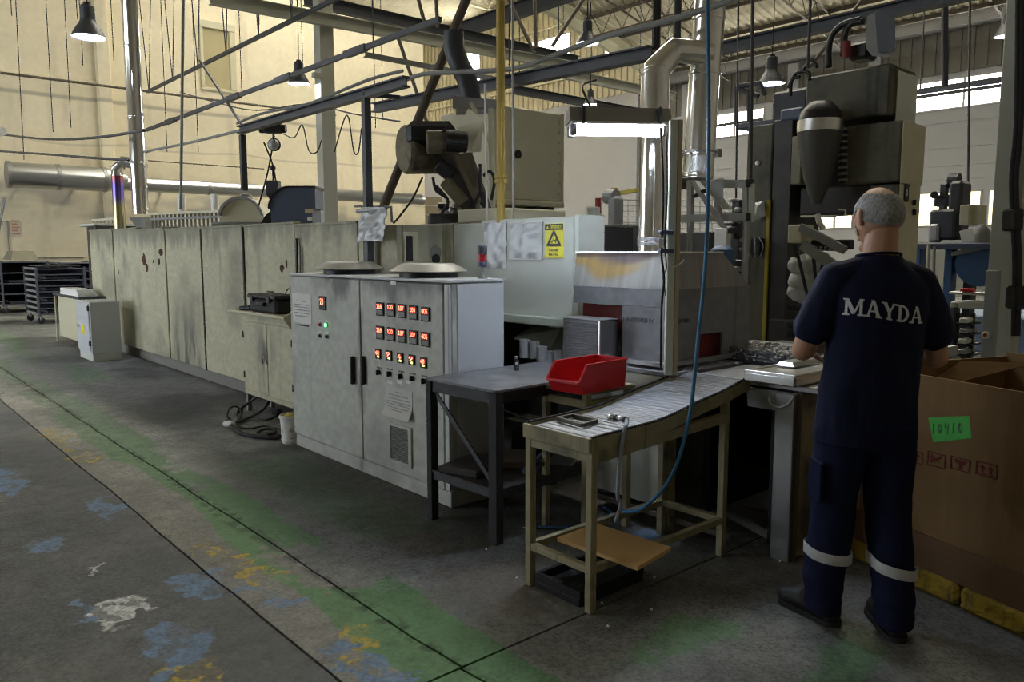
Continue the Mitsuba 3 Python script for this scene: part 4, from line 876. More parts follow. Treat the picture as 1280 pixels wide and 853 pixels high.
part(k, 'label', trimesh.Trimesh(lab, f, process=False), WHITE, True)
part(k, 'side_pipe', cyl(at(903, -12, D=5.1), at(893, 110, D=5.1), .03, 14), CHROME, 40)
# ================================================================== control cabinet
cx0, cx1, cy0, cy1, cz = 2.66, 3.07, 3.60, 5.62, 1.335
cab = thing('control_cabinet', 'grey two door electrical cabinet with rows of red displays and two round vents on top', 'cabinet')
part(cab, 'body', B(cx0 + .02, cx1, cy0, cy1, .10, cz - .012, .006), CABINET)
part(cab, 'side_sheet', B(cx0 + .06, cx1 + .002, cy0 - .006, cy0 + .01, .12, cz - .02, .003), PALEB)
part(cab, 'top', B(cx0 - .005, cx1 + .01, cy0 - .01, cy1 + .01, cz - .012, cz + .006, .004), PALEB)
part(cab, 'plinth', B(cx0 + .012, cx1, cy0 + .005, cy1, 0, .095, .005), CABINET)
SE = 4.58
dl = part(cab, 'door', B(cx0 - .004, cx0 + .018, SE + .006, cy1 - .004, .105, cz - .02, .004), CABINET)
dr_ = part(cab, 'door', B(cx0 - .004, cx0 + .018, cy0 + .05, SE - .006, .105, cz - .02, .004), CABINET)
part(cab, 'corner_strip', B(cx0 - .002, cx0 + .02, cy0, cy0 + .042, .105, cz - .02, .004), PALEB)
xf = cx0 - .004
def onf(u, v): return at(u, v, X=xf)
def rect_on(parent, name, u0, v0, u1, v1, d, m, b=.002, label=None, x=xf):
    a, c = at(u0, v0, X=x), at(u1, v1, X=x)
    return part(parent, name, B(x - d, x + .001, min(a[1], c[1]), max(a[1], c[1]), min(a[2], c[2]), max(a[2], c[2]), b), m, label=label)
for d_, u in ((dl, 443), (dr_, 456)):
    q = onf(u, 463); part(d_, 'handle', B(xf - .03, xf, q[1] - .014, q[1] + .014, q[2] - .095, q[2] + .095, .006), BLACK)
YU, ZU = A(0, -1, 0), A(0, 0, 1)
# temperature controllers
def digits(key, t, q, h, w, col=L_RED, x=xf - .0125):
    part(key, 'digits', text(t, A(x, q[1] + w / 2, q[2]), YU, ZU, h, .0012, False, w), GLOW, emitter=emit(col, .04))
us = [(473, 478.5), (486.5, 492.5), (500.2, 506.2), (514.5, 520.8), (529.5, 536)]
read = (('118', '120', '107', '105', '005'), ('118', '120', '107', '107', '005'))
rows = [[378.5, 379.5, 381, 383, 385], [408, 410, 412, 414, 416.5]]
for r_ in range(2):
    for i in range(5):
        q = onf((us[i][0] + us[i][1]) / 2, rows[r_][i] + 8)
        kk = part(dr_, 'controller', B(xf - .010, xf + .001, q[1] - .0435, q[1] + .0435, q[2] - .043, q[2] + .043, .004), BLACK)
        part(kk, 'display_window', B(xf - .0115, xf - .009, q[1] - .034, q[1] + .034, q[2] - .002, q[2] + .036, .001), REDDARK)
        digits(kk, read[r_][i], q + A(0, 0, .004), .027, .058)
        part(kk, 'keypad', B(xf - .0115, xf - .009, q[1] - .034, q[1] + .034, q[2] - .036, q[2] - .006, .001), STEELG)
for i, (u, v) in enumerate(((473.5, 442.5), (487, 444.5), (501, 447.5), (515.5, 450.2), (530, 453.5))):
    q = onf(u, v)
    kk = part(dr_, 'ammeter', B(xf - .010, xf + .001, q[1] - .032, q[1] + .032, q[2] - .032, q[2] + .032, .004), BLACK)
    digits(kk, ('40', '9', '4', '9', '40')[i], q + A(0, 0, -.004), .026, .040)
    part(kk, 'dot', B(xf - .0125, xf - .0095, q[1] - .018, q[1] + .002, q[2] - .022, q[2] - .010), GLOW, emitter=emit([.8, .7, .1], .03))
    q2 = onf(u + .8, v + 23)
    kk = part(dr_, 'selector_switch', cyl(q2, q2 - A(.012, 0, 0), .016, 14), BLACK)
    part(kk, 'knob', OB(q2 - A(.018, 0, 0), (.016, .012, .034), yawax(0), .003), BLACK); part(kk, 'scale_print', cat(*[B(xf - .0015, xf, q2[1] + o - .008, q2[1] + o + .008, q2[2] + .024, q2[2] + .034) for o in (-.022, 0, .022)]), INK)
q = onf(404, 378.5)
kk = part(dl, 'controller', B(xf - .010, xf + .001, q[1] - .047, q[1] + .047, q[2] - .052, q[2] + .046, .004), BLACK)
part(kk, 'display_window', B(xf - .0115, xf - .009, q[1] - .032, q[1] + .032, q[2] - .022, q[2] + .038, .001), REDDARK)
digits(kk, '20', q + A(0, 0, -.012), .042, .046)
for u, v, m_, em in ((401, 406, REDP, None), (409, 406.5, GLOW, L_GREEN), (401, 420, BLACK, None), (410, 421, BLACK, None)):
    q = onf(u - .5, v)
    kk = part(dl, 'push_button', cyl(q + A(.001, 0, 0), q - A(.006, 0, 0), .017, 16), DULL, 40)
    part(kk, 'cap', cyl(q, q - A(.016, 0, 0), .012, 14), m_, 40, emitter=emit(em, .03) if em else None)
    part(kk, 'name_plate', B(xf - .0015, xf, q[1] - .014, q[1] + .014, q[2] + .022, q[2] + .034), WHITE)
# papers taped on
def paper(parent, u0, v0, u1, v1, curl, lines, m, label):
    a, c = onf(u0, v0), onf(u1, v1); y1, y0, z1, z0 = a[1], c[1], a[2], c[2]
    n = 12; v, f = [], []
    for i in range(n):
        t = i / (n - 1); off = .002 + curl * max(0, t - .45) ** 2 * 4
        for y in (y1, (y0 + y1) / 2, y0): v.append([xf - off, y, z1 + (z0 - z1) * t])
    for i in range(n - 1):
        for j in range(2): q_ = i * 3 + j; f += [[q_, q_ + 3, q_ + 1], [q_ + 1, q_ + 3, q_ + 4]]
    v = np.array(v); nn = len(v)
    kk = part(parent, 'paper', trimesh.Trimesh(np.vstack([v, v + A(.0012, 0, 0)]), f + [[x[0] + nn, x[2] + nn, x[1] + nn] for x in f], process=False), m, True, label)
    h = z1 - z0; w = y1 - y0; ms = []
    for t, s0, s1 in lines:
        off = .0035 + curl * max(0, t - .45) ** 2 * 4; z = z1 - h * t
        ms.append(B(xf - off - .0006, xf - off + .0008, y0 + w * (1 - s1), y0 + w * (1 - s0), z - .0035, z + .0035))
    part(kk, 'print', cat(*ms), mat('paleink', (.36, .36, .37), .8) if 'mat_paleink' not in scene else 'mat_paleink')
    return kk
paper(dl, 365.5, 366, 390, 406, .0, [(.26, .2, .75), (.38, .05, .9), (.46, .05, .9), (.56, .05, .92), (.66, .08, .9), (.76, .15, .85)], PAPER, 'printed sheet taped to the left door')
rect_on(dl, 'strip', 372, 405, 386, 409, .004, BLACK)
paper(dr_, 482, 482, 516, 527, .03, [(.14, .38, .6), (.26, .15, .85), (.38, .1, .92), (.5, .06, .95), (.58, .06, .92), (.68, .12, .85), (.76, .2, .7)], OLDPAPER, 'curled grey sheet hanging under the switches')
part(dr_, 'paper_strip', cat(*[B(xf - .003, xf, onf(u, 480)[1] - .03, onf(u, 480)[1] + .03, onf(u, 478)[2] - .01, onf(u, 478)[2] + .01) for u in (488, 500, 511)]), WHITE)
# ventilation grille
g0, g1 = onf(487, 530), onf(516, 582); g0z, g1z = onf(500, 531)[2], onf(500, 580)[2]
kk = part(dr_, 'vent_frame', cat(B(xf - .012, xf, g1[1], g0[1], g0z - .02, g0z, .003), B(xf - .012, xf, g1[1], g0[1], g1z, g1z + .02, .003), B(xf - .012, xf, g1[1], g1[1] + .035, g1z, g0z, .003), B(xf - .012, xf, g0[1] - .02, g0[1], g1z, g0z, .003)), CABINET)
part(kk, 'filter', B(xf - .003, xf + .001, g1[1] + .02, g0[1] - .01, g1z + .01, g0z - .01), mat('filter', (.10, .10, .10), .8))
for i in range(14): z = g1z + .03 + (g0z - g1z - .06) * i / 13; part(kk, 'slat', bar(A(xf - .006, g1[1] + .03, z), A(xf - .006, g0[1] - .02, z), .008, .004, roll=.5), STEELG)
part(dr_, 'small_plate', B(xf - .002, xf, onf(492, 354)[1] - .03, onf(492, 354)[1] + .03, onf(492, 354)[2] - .012, onf(492, 354)[2] + .012), WHITE)
for z in (.25, 1.18): part(dl, 'hinge', cyl(A(cx0 - .002, cy1 - .004, z), A(cx0 - .002, cy1 - .004, z + .06), .008, 10), DULL)
# roof vents
for (u, v, lab) in ((437, 333, 0), (536, 338, 1)):
    c = at(u, v, Z=cz + .01); c = A(cx0 + .21, at(u, v, X=cx0 + .21)[1], cz + .006)
    kk = part(cab, 'roof_vent', lathe([(1e-3, .0), (.185, .0), (.185, .032), (1e-3, .032)], c), BLACK, 40)
    part(kk, 'cap', lathe([(1e-3, .030), (.20, .030), (.245, .034), (.25, .040), (.175, .082), (.16, .088), (1e-3, .09)], c), DULL, 35)
# stack light
c = A(cx0 + .30, at(603, 344, X=cx0 + .30)[1], cz + .006); s = 3.98 / FOC
kk = part(cab, 'stack_light', cyl(c, c + A(0, 0, .012), .03, 16), STEELG)
part(kk, 'stem', cyl(c, c + A(0, 0, .07), .012, 12), STEELG, 40)
part(kk, 'base', lathe([(1e-3, .07), (.02, .07), (.028, .085), (.028, .10), (1e-3, .10)], c), BLUEM, 40)
part(kk, 'red_lens', cyl(c + A(0, 0, .10), c + A(0, 0, .145), .027, 20), mat('redlens', (.35, .02, .025), .25), 40)
part(kk, 'dark_lens', cyl(c + A(0, 0, .145), c + A(0, 0, .185), .029, 20), STEEL, 40); part(kk, 'cap', cyl(c + A(0, 0, .185), c + A(0, 0, .195), .030, 20), BLUEM, 40)

# ================================================================== small tool cabinet left of it
tx = 2.93; ty0, ty1 = 6.14, 7.22
tool = thing('tool_cabinet', 'pale green tool cabinet with sooty doors and a shelf lid', 'cabinet')
part(tool, 'body', B(tx, tx + .28, ty0, ty1, .20, .93, .006), OVEN)
for y0, y1 in ((ty0 + .02, 6.665), (6.675, ty1 - .02)):
    kk = part(tool, 'door', B(tx - .012, tx + .003, y0, y1, .22, .86, .004), OVEN)
    part(kk, 'hinge', B(tx - .02, tx, y0 if y0 < 6.4 else y1 - .015, (y0 if y0 < 6.4 else y1 - .015) + .015, .70, .76), STEEL); part(kk, 'hinge', B(tx - .02, tx, y0 if y0 < 6.4 else y1 - .015, (y0 if y0 < 6.4 else y1 - .015) + .015, .32, .38), STEEL)
part(tool, 'handle_wire', tube(spline([A(tx - .02, 6.76, .50), A(tx - .035, 6.73, .58), A(tx - .03, 6.67, .56), A(tx - .02, 6.66, .50)]), .006, 6), DULL)
part(tool, 'shelf', B(tx - .10, tx + .26, ty0 - .02, ty1 + .12, .94, .965, .005), CREAM)
part(tool, 'side_wing', hull([A(tx - .10, ty0 - .02, .94), A(tx + .26, ty0 - .02, .94), A(tx + .26, ty0 - .02, 1.22), A(tx + .2, ty0 - .02, 1.22), A(tx - .1, ty0 - .0, .94), A(tx + .26, ty0 - .0, 1.22), A(tx + .02, ty0 - .02, .78), A(tx + .02, ty0 - .0, .78)]), CREAM)
for y in (ty0 + .02, ty1 - .03):
    for x in (tx + .02, tx + .25): part(tool, 'leg', B(x - .02, x + .02, y - .02, y + .02, 0, .21, .003), STEELG if y > 7 else YELFRAME)
part(tool, 'skirt_rail', B(tx - .005, tx + .01, ty0, ty1, .165, .205, .003), OVEN)
part(tool, 'hanging_bar', cyl(A(3.20, 6.62, 1.0), A(3.20, 6.60, 1.62), .012, 8), BLACK); part(tool, 'hanging_bar', cyl(A(3.20, 6.56, 1.0), A(3.20, 6.54, 1.55), .010, 8), STEELG)
part(tool, 'wire_loop', tube(spline([A(3.20, 6.68, 1.20), A(3.18, 6.80, 1.14), A(3.18, 6.84, 1.02), A(3.18, 6.72, .98), A(3.2, 6.62, 1.05), A(3.2, 6.64, 1.2)]), .005, 6), STEEL)
k = thing('toolbox', 'black plastic case lying on the shelf of the tool cabinet', 'case')
part(k, 'body', B(2.87, 3.10, 6.36, 6.92, .965, 1.09, .02), RUBBER); part(k, 'lid', B(2.86, 3.11, 6.35, 6.93, 1.09, 1.125, .012), BLACK); part(k, 'handle', B(2.84, 2.87, 6.55, 6.72, 1.03, 1.06, .008), BLACK)
for y in (6.45, 6.80): part(k, 'latch', B(2.85, 2.87, y, y + .05, 1.06, 1.11, .004), STEEL)
solo('cloth', cat(OB(A(2.93, 7.05, .985), (.14, .14, .035), yawax(.4), .015), OB(A(2.98, 6.98, .98), (.1, .12, .03), yawax(1), .012)), BLACK, 'dark rag beside the black case on the tool cabinet shelf', 'rag')
# bucket
c = at(362, 556, Z=0) + A(.06, .06, 0)
k = thing('paint_bucket', 'white plastic bucket with scribbles beside the control cabinet', 'bucket')
part(k, 'shell', lathe([(1e-3, 0), (.085, 0), (.098, .20), (.105, .20), (.105, .215), (.098, .215), (.098, .225), (.092, .225), (.09, .02), (1e-3, .02)], c), WHITE, 40)
part(k, 'contents', lathe([(1e-3, .15), (.09, .15), (.09, .20), (.05, .235), (1e-3, .24)], c), YELLOW, True)
d_ = unit(CAM - c) * A(1, 1, 0); d_ = unit(d_); e_ = A(-d_[1], d_[0], 0)
part(k, 'scribble', cat(*[bar(c + d_ * .0925 + e_ * a + ZZ * z0, c + d_ * .0925 + e_ * b + ZZ * z1, .004) for a, b, z0, z1 in ((-.03, -.015, .11, .13), (-.015, -.005, .13, .10), (.0, .01, .105, .12), (.015, .03, .115, .125), (-.02, .0, .05, .052), (.005, .02, .05, .052))]), INK)
# cables on the floor
def coil(label, pts, r, m):
    return solo('cable', tube(spline([at(u, v, Z=z) for u, v, z in pts], 6), r, 8), m, label, 'cable', None, True)
coil('thick black cable bundle lying on the floor below the tool cabinet', ((286, 524, .03), (290, 534, .02), (302, 542, .02), (322, 546, .02), (345, 547, .02), (356, 541, .02), (350, 531, .03)), .017, RUBBER)
coil('black cable loop standing up against the leg of the tool cabinet', ((296, 528, .02), (312, 522, .02), (328, 513, .08), (337, 500, .14), (334, 492, .2), (322, 496, .16), (308, 506, .08), (296, 516, .03), (298, 527, .02)), .011, BLACK)
coil('thin black cable loop at the left end of the cable heap', ((290, 531, .02), (284, 520, .06), (288, 510, .1), (297, 509, .08), (302, 518, .03), (298, 532, .02), (312, 536, .015), (330, 533, .015), (345, 536, .015)), .008, RUBBER)
coil('flat black hose at the front of the cable heap', ((322, 541, .02), (330, 537, .02), (341, 537, .02), (344, 541, .015), (334, 544, .015)), .012, RUBBER)
coil('black cable running behind the bucket', ((300, 527, .02), (318, 521, .03), (332, 525, .04), (346, 520, .05), (352, 512, .06)), .010, RUBBER)
q = at(286, 530, Z=.03); solo('plug', lathe([(1e-3, -.05), (.025, -.045), (.03, 0), (.024, .05), (1e-3, .055)], q, A(.4, -1, .1)), WHITE, 'white plug end lying at the left of the cable heap', 'plug', None, 40)
for u, v, s in ((352, 533, .05), (346, 515, .06), (300, 513, .04)): solo('scrap', OB(at(u, v, Z=.03), (s, s * 1.4, .05), yawax(u), .012), RUSTY if u != 346 else RUBBER, ('rusty scrap piece beside the bucket', 'dark rubber scrap under the tool cabinet', 'rusty scrap piece inside the cable loop')[(352, 346, 300).index(u)], 'scrap')

# ================================================================== small grey cabinet, desk, trolleys at the far left
k = thing('junction_cabinet', 'small grey floor cabinet with a door and yellow sticker standing before the oven end', 'cabinet')
part(k, 'body', B(2.66, 3.04, 11.77, 12.5, .10, .82, .008), PALEB); part(k, 'plinth', B(2.67, 3.03, 11.775, 12.49, 0, .11, .006), PALE)
kk = part(k, 'door', B(2.645, 2.665, 11.80, 12.47, .14, .80, .005), PALEB)
part(kk, 'lock', cyl(A(2.646, 12.35, .47), A(2.62, 12.35, .47), .02, 12), BRIGHT); part(kk, 'sticker', B(2.641, 2.646, 12.05, 12.2, .36, .50), SIGNY)
for z in (.22, .70): part(kk, 'hinge', B(2.635, 2.66, 11.79, 11.82, z, z + .07, .003), STEEL)
k = thing('desk', 'old steel desk with pale green side behind the small grey cabinet', 'desk')
part(k, 'top', B(2.84, 3.22, 13.2, 15.0, .78, .82, .006), STEEL); part(k, 'pedestal', B(2.92, 3.2, 13.3, 14.3, .10, .78, .008), CREAM); part(k, 'modesty_panel', B(2.86, 2.88, 13.25, 14.7, .12, .78, .004), CREAM); part(k, 'end_panel', B(2.90, 3.2, 13.22, 13.30, .1, .78, .004), CREAM)
for y in (13.3, 14.95):
    for x in (2.87, 3.15): part(k, 'leg', cyl(A(x, y, 0), A(x, y, .78), .018, 8), CREAM)
for i in range(3): solo('paper_stack', B(2.86 + .008 * i, 3.14 - .01 * i, 13.3 + .08 * i, 14.5 + .03 * i, .82 + .033 * i, .853 + .033 * i, .003), PAPER, ('lowest thick pile of white papers on the desk', 'middle pile of white papers on the desk', 'top pile of white papers on the desk')[i], 'papers')
def trolley(x, y, w, d, h, label, shelves, rot=0):
    k = thing('shelf_trolley', label, 'trolley', 'shelf trolleys by the cream wall'); ax_ = yawax(rot); o = A(x, y, 0)
    P = lambda a, b, c: o + a * ax_[0] + b * ax_[1] + A(0, 0, c)
    for sx in (-1, 1):
        for sy in (-1, 1):
            part(k, 'upright', OB(P(sx * w / 2, sy * d / 2, (h + .16) / 2), (.045, .045, h - .16), ax_, .004), SHELFB)
            q = P(sx * w / 2 * .9, sy * d / 2 * .9, .07); wk = part(k, 'caster', cyl(q - ax_[1] * .02, q + ax_[1] * .02, .07, 14), RUBBER, 40); part(wk, 'fork', OB(q + A(0, 0, .06), (.05, .06, .09), ax_, .006), DULL)
    part(k, 'back_panel', OB(P(w / 2 - .03, 0, (h + .2) / 2), (.015, d - .06, h - .25), ax_, .003), STEEL)
    part(k, 'end_panel', OB(P(0, d / 2 - .03, (h + .2) / 2), (w - .06, .015, h - .25), ax_, .003), STEEL)
    for i in range(shelves):
        z = .2 + (h - .24) * i / (shelves - 1)
        part(k, 'shelf', OB(P(0, 0, z), (w, d, .025), ax_, .004), SHELFB)
        part(k, 'shelf_edge', OB(P(-w / 2, 0, z + .01), (.012, d, .05), ax_, .003), STEELG)
        if i < shelves - 1 and i % 2 == 0: part(k, 'tray_load', OB(P(.05, 0, z + .05), (w * .75, d * .85, .08), ax_, .02), STEEL)
    return k
trolley(3.72, 23.3, 1.0, 1.4, 1.28, 'dark shelf trolley on castors at the left edge by the cream wall', 5)
trolley(4.85, 22.9, .9, 1.3, 1.25, 'dark shelf trolley behind the nearest trolley', 6)
trolley(3.72, 19.3, .9, 1.25, 1.18, 'nearest dark blue shelf trolley with many shelves before the oven end', 9)
trolley(2.6, 23.4, .9, 1.3, 1.30, 'farthest left shelf trolley half outside the picture', 5)
trolley(6.05, 24.2, 1.1, 1.2, 1.25, 'shelf trolley at the foot of the cream wall behind the oven end', 5)
solo('carton', hull([A(3.5, 23.0, 1.30), A(4.1, 23.0, 1.30), A(3.45, 23.9, 1.30), A(4.05, 23.9, 1.30), A(3.6, 23.3, 1.52), A(4.05, 23.3, 1.52), A(3.55, 23.8, 1.52), A(4.0, 23.8, 1.52)]), mat('olivecard', (.22, .21, .15), .8), 'drab box with sloping sides on top of the trolley by the wall', 'box')
solo('sheet_stack', B(3.35, 4.1, 18.7, 19.9, 1.19, 1.22, .005), STEEL, 'flat dark sheet on top of the nearest trolley', 'sheet')
# ================================================================== black work table
TA = A(2.55, 3.58, 0); TB = A(2.55, 3.05, 0)                                   # near edge
tz = .808
k_ = at(530, 472, Z=tz), at(620, 489, Z=tz), at(700, 456, Z=tz), at(640, 443, Z=tz)
e1 = unit((k_[1] - k_[0])); e2 = A(-e1[1], e1[0], 0); e2 = e2 if e2[0] > 0 else -e2
W1 = np.linalg.norm(k_[1] - k_[0]); O_ = k_[0]; W2 = float((k_[3] - O_) @ e2)
tax = np.array([e2, e1 if np.cross(e2, e1)[2] > 0 else e1, ZZ])
def tp(a, b, z): return O_ + e2 * a + e1 * b + A(0, 0, z - O_[2])
table = thing('work_table', 'black steel work table with a lower shelf in front of the control cabinet', 'table')
poly = sbox(0, 0, W2, W1).buffer(-.03).buffer(.03)
part(table, 'top', prism(poly, tp(0, 0, tz - .012), e2, e1, .012) if np.cross(e2, e1)[2] > 0 else prism(poly, tp(0, 0, tz), e2, e1, .012), mat('tabletop', (.125, .13, .145), .4, fn=lambda p, n, uv: mix([.075, .078, .09], [.17, .175, .19], fbm(p.x * 9, p.y * 9, 1, 4))))
for b in (.03, W1 - .03): part(table, 'apron', bar(tp(.03, b, tz - .045), tp(W2 - .03, b, tz - .045), .03, .06), BLACK)
for a in (.03, W2 - .03): part(table, 'apron', bar(tp(a, .03, tz - .045), tp(a, W1 - .03, tz - .045), .03, .06), BLACK)
for a in (.03, W2 - .03):
    for b, w in ((.03, .045), (W1 - .035, .065)): part(table, 'leg', OB(tp(a, b, (tz - .015) / 2), (.05, w, tz - .015), np.array([e2, e1, ZZ]), .004), RUBBER)
part(table, 'shelf', OB(tp(W2 / 2, W1 / 2, .285), (W2 - .02, W1 - .02, .012), np.array([e2, e1, ZZ])), BLACKGR)
for b in (.03, W1 - .03): part(table, 'shelf_rail', bar(tp(.03, b, .265), tp(W2 - .03, b, .265), .03, .05), STEEL)
for a in (.03, W2 - .03): part(table, 'shelf_rail', bar(tp(a, .03, .265), tp(a, W1 - .03, .265), .03, .05), STEEL)
part(table, 'brace', bar(tp(.035, .04, tz - .07), tp(.035, W1 - .05, .30), .008, .028), STEEL)
part(table, 'brace', bar(tp(.06, W1 - .04, tz - .10), tp(W2 - .08, W1 - .04, .30), .028, .008), STEEL); part(table, 'brace', bar(tp(W2 - .06, W1 - .05, tz - .10), tp(.3, W1 - .05, .30), .028, .008), STEEL)
sh = [('flat_bundle', 'flat stack of dark rags at the left of the table shelf', 'rags', OB(tp(.2, .2, .31), (.34, .26, .045), yawax(.3), .015), BLACKGR), ('rag', 'rumpled brown grey rag on the table shelf', 'rag', OB(tp(.42, .28, .32), (.25, .22, .06), yawax(.8), .025), RUSTY),
      ('sheet', 'pale sheet metal offcut on the table shelf', 'sheet', OB(tp(.75, .36, .298), (.4, .22, .012), yawax(.5), .002), DULL), ('box', 'small black crate on the table shelf', 'box', OB(tp(.75, .12, .36), (.22, .2, .13), yawax(.2), .01), BLACK)]
for n_, l_, c_, m_, mt in sh: solo(n_, m_, mt, l_, c_)
solo('broom_bar', cat(bar(tp(.25, W1 - .06, .33), tp(.62, W1 - .10, .47), .02)), BLUEM, 'blue grey bar leaning on the table shelf', 'bar')
# steel cups at the back of the table
CUPM = mat('cupsteel', (.42, .43, .45), .42, .3)
for i, (u, v, r, h) in enumerate(((656, 447, .036, .115), (668, 448, .034, .105), (677, 451, .033, .088), (687, 450.5, .031, .055), (698, 451, .031, .062), (712, 452, .032, .05))):
    c = at(u, v, Z=tz + .001)
    k = thing('steel_cup', ('tallest grey steel cup at the left end of the row on the table', 'second grey steel cup from the left of the row', 'wide rimmed grey steel cup third in the row', 'low dark grey steel cup, fourth in the row', 'low grey steel cup, fifth in the row', 'shiny low steel cup at the right end of the row')[i], 'cup', 'steel cups at the back of the black table')
    part(k, 'body', lathe([(1e-3, 0), (r, 0), (r, h), (r * .86, h), (r * .84, .008), (1e-3, .008)], c, n=20), CUPM if i < 5 else BRIGHT, 40)
    part(k, 'rim', lathe([(r * .9, h - .006), (r * 1.07, h - .006), (r * 1.07, h + .004), (r * .9, h + .004)], c, n=20), CUPM if i < 5 else BRIGHT, 40)
c = at(645.5, 463, Z=tz + .001)
k = thing('spray_bottle', 'small dark bottle with a pale cap standing alone on the black table', 'bottle')
part(k, 'body', lathe([(1e-3, 0), (.016, 0), (.016, .052), (.009, .062), (.009, .07), (1e-3, .07)], c, n=14), STEEL, 40); part(k, 'cap', lathe([(1e-3, .068), (.010, .068), (.010, .083), (1e-3, .085)], c, n=14), DULL, 40); part(k, 'sticker', OB(c + unit(CAM - c) * .015 + A(0, 0, .04), (.004, .012, .014), np.array([unit((CAM - c) * A(1, 1, 0)), RT, ZZ]), .001), WHITE)
# stand with the red bin
k = thing('bin_stand', 'low yellowish steel stand carrying the red bin', 'stand')
part(k, 'top', B(2.86, 3.24, 2.70, 3.06, .772, .797, .004), YELFRAME)
for x in (2.89, 3.21):
    for y in (2.73, 3.03): part(k, 'leg', B(x - .018, x + .018, y - .018, y + .018, 0, .772, .003), YELFRAME)
part(k, 'rail', B(2.88, 2.90, 2.73, 3.03, .70, .74), YELFRAME); part(k, 'rail', B(2.89, 3.21, 2.72, 2.74, .70, .74), YELFRAME)
q = [at(686, 487, X=2.98), at(724, 493, X=2.98)]
bd = thing('storage_bin', 'red plastic storage bin with an open sloping front', 'bin')
# bin local: length along a (away to the right), width along b
bo = at(688, 484, D=4.02); b0 = at(727, 493, D=3.86); 
bz = .80
fl, fr_, br = at(688, 488, Z=bz), at(728, 494, Z=bz), at(777, 484, Z=bz)
la = unit((br - fr_)); L_ = .345; lb = A(-la[1], la[0], 0); Wb = .20
fr0 = fr_
def bp(a, b, z): return fr0 + la * a + lb * b + A(0, 0, z)
side = Polygon([(0.0, 0), (L_, 0), (L_ + .012, .145), (.032, .145), (.016, .134), (-.033, .066), (-.030, .050)])
th_ = .004
for b, nm in ((0, 1), (Wb, 2)):
    part(bd, 'side_wall', prism(side, bp(0, b, 0), la, ZZ, th_) if nm == 1 else prism(side, bp(0, b, 0), la, ZZ, th_), REDP)
part(bd, 'bottom', hull([bp(a, b, z) for a in (.02, L_) for b in (0, Wb) for z in (0, .005)]), REDP)
part(bd, 'back_wall', hull([bp(a, b, z) for b in (0, Wb) for a, z in ((L_ - .005, 0), (L_, 0), (L_ + .012, .145), (L_ + .007, .145))]), REDP)
part(bd, 'front_wall', hull([bp(a, b, z) for b in (0, Wb) for a, z in ((.0, 0), (.006, .004), (-.033, .06), (-.027, .06))]), REDP)
for b in (-.004, Wb + .004): part(bd, 'rim', cat(bar(bp(.030, b, .145), bp(L_ + .012, b, .145), .012, .008), bar(bp(.028, b, .145), bp(-.033, b, .062), .012, .008)), REDP)
part(bd, 'rim', bar(bp(L_ + .012, -.006, .145), bp(L_ + .012, Wb + .006, .145), .012, .008), REDP); part(bd, 'lip', bar(bp(-.036, 0, .06), bp(-.036, Wb, .06), .010, .012), REDP)
for i in range(5): solo('casting', OB(bp(.03 + .03 * (i % 3), .05 + .03 * i, .035 + .008 * (i % 2)), (.04, .03, .02), yawax(i), .005), STEEL, 'small dark metal casting lying in the red bin', 'casting', 'castings in the red bin')

# ================================================================== sloping chute table
ct = thing('chute_table', 'sloping conveyor chute on a yellowish steel frame with a grey ribbed deck', 'table')
prof = [(2.285, .745), (2.55, .752), (2.72, .758), (2.85, .775), (3.02, .805), (3.2, .83), (3.34, .858), (3.44, .878)]
pr = spline([A(x, 0, z) for x, z in prof], 5); yA, yB = 2.14, 2.52
def deckm(y0, y1, dz0, dz1):
    v = []
    for p in pr:
        for y, dz in ((y0, dz0), (y1, dz0), (y1, dz1), (y0, dz1)): v.append([p[0], y, p[2] + dz])
    f = []
    for i in range(len(pr) - 1):
        for j in range(4): a, b = i * 4 + j, i * 4 + (j + 1) % 4; f += [[a, b, b + 4], [a, b + 4, a + 4]]
    f += [[0, 2, 1], [0, 3, 2]]; n = len(v) - 4; f += [[n, n + 1, n + 2], [n, n + 2, n + 3]]
    m = trimesh.Trimesh(v, f, process=False)
    if m.volume < 0: m.invert()
    return m
part(ct, 'deck', deckm(yA, yB, -.022, -.012), DECK)
ribs = []
for i in range(1, len(pr) - 1): ribs.append(bar(A(pr[i][0], yA + .012, pr[i][2] - .011), A(pr[i][0], yB - .012, pr[i][2] - .011), .010, .004))
part(ct, 'deck_rib', cat(*ribs), DECK, kind='stuff', label='fine cross ribs of the grey deck')
part(ct, 'side_rail', deckm(yA - .012, yA, -.06, .002), YELFRAME); part(ct, 'side_rail', deckm(yB, yB + .012, -.06, .002), YELFRAME)
part(ct, 'front_rail', B(2.27, 2.285, yA - .012, yB + .012, .685, .748, .003), YELFRAME)
teeth = []
arc = np.concatenate([[0], np.cumsum(np.hypot(np.diff(pr[:, 0]), np.diff(pr[:, 2])))])
for s_ in np.arange(.01, arc[-1], .014):
    x, z = np.interp(s_, arc, pr[:, 0]), np.interp(s_, arc, pr[:, 2])
    for y in (yA - .006, yB + .006): teeth.append(OB(A(x, y, z + .005), (.007, .013, .009)))
part(ct, 'edge_teeth', cat(*teeth), BLACK, kind='stuff', label='dark toothed edging along both rims')
lg = {}
for x, z in ((2.305, .70), (3.245, .80)):
    for y in (yA + .005, yB - .005): part(ct, 'leg', cat(B(x - .018, x + .018, y - .018, y + .018, 0, z, .003), B(x - .003, x + .003, y - .021, y - .017, 0, z)), YELFRAME)
for y in (yA + .005, yB - .005): part(ct, 'long_rail', bar(A(2.305, y, .185), A(3.245, y, .185), .03, .03), YELFRAME); part(ct, 'upper_rail', bar(A(2.305, y, .66), A(3.245, y, .70), .03, .045), YELFRAME)
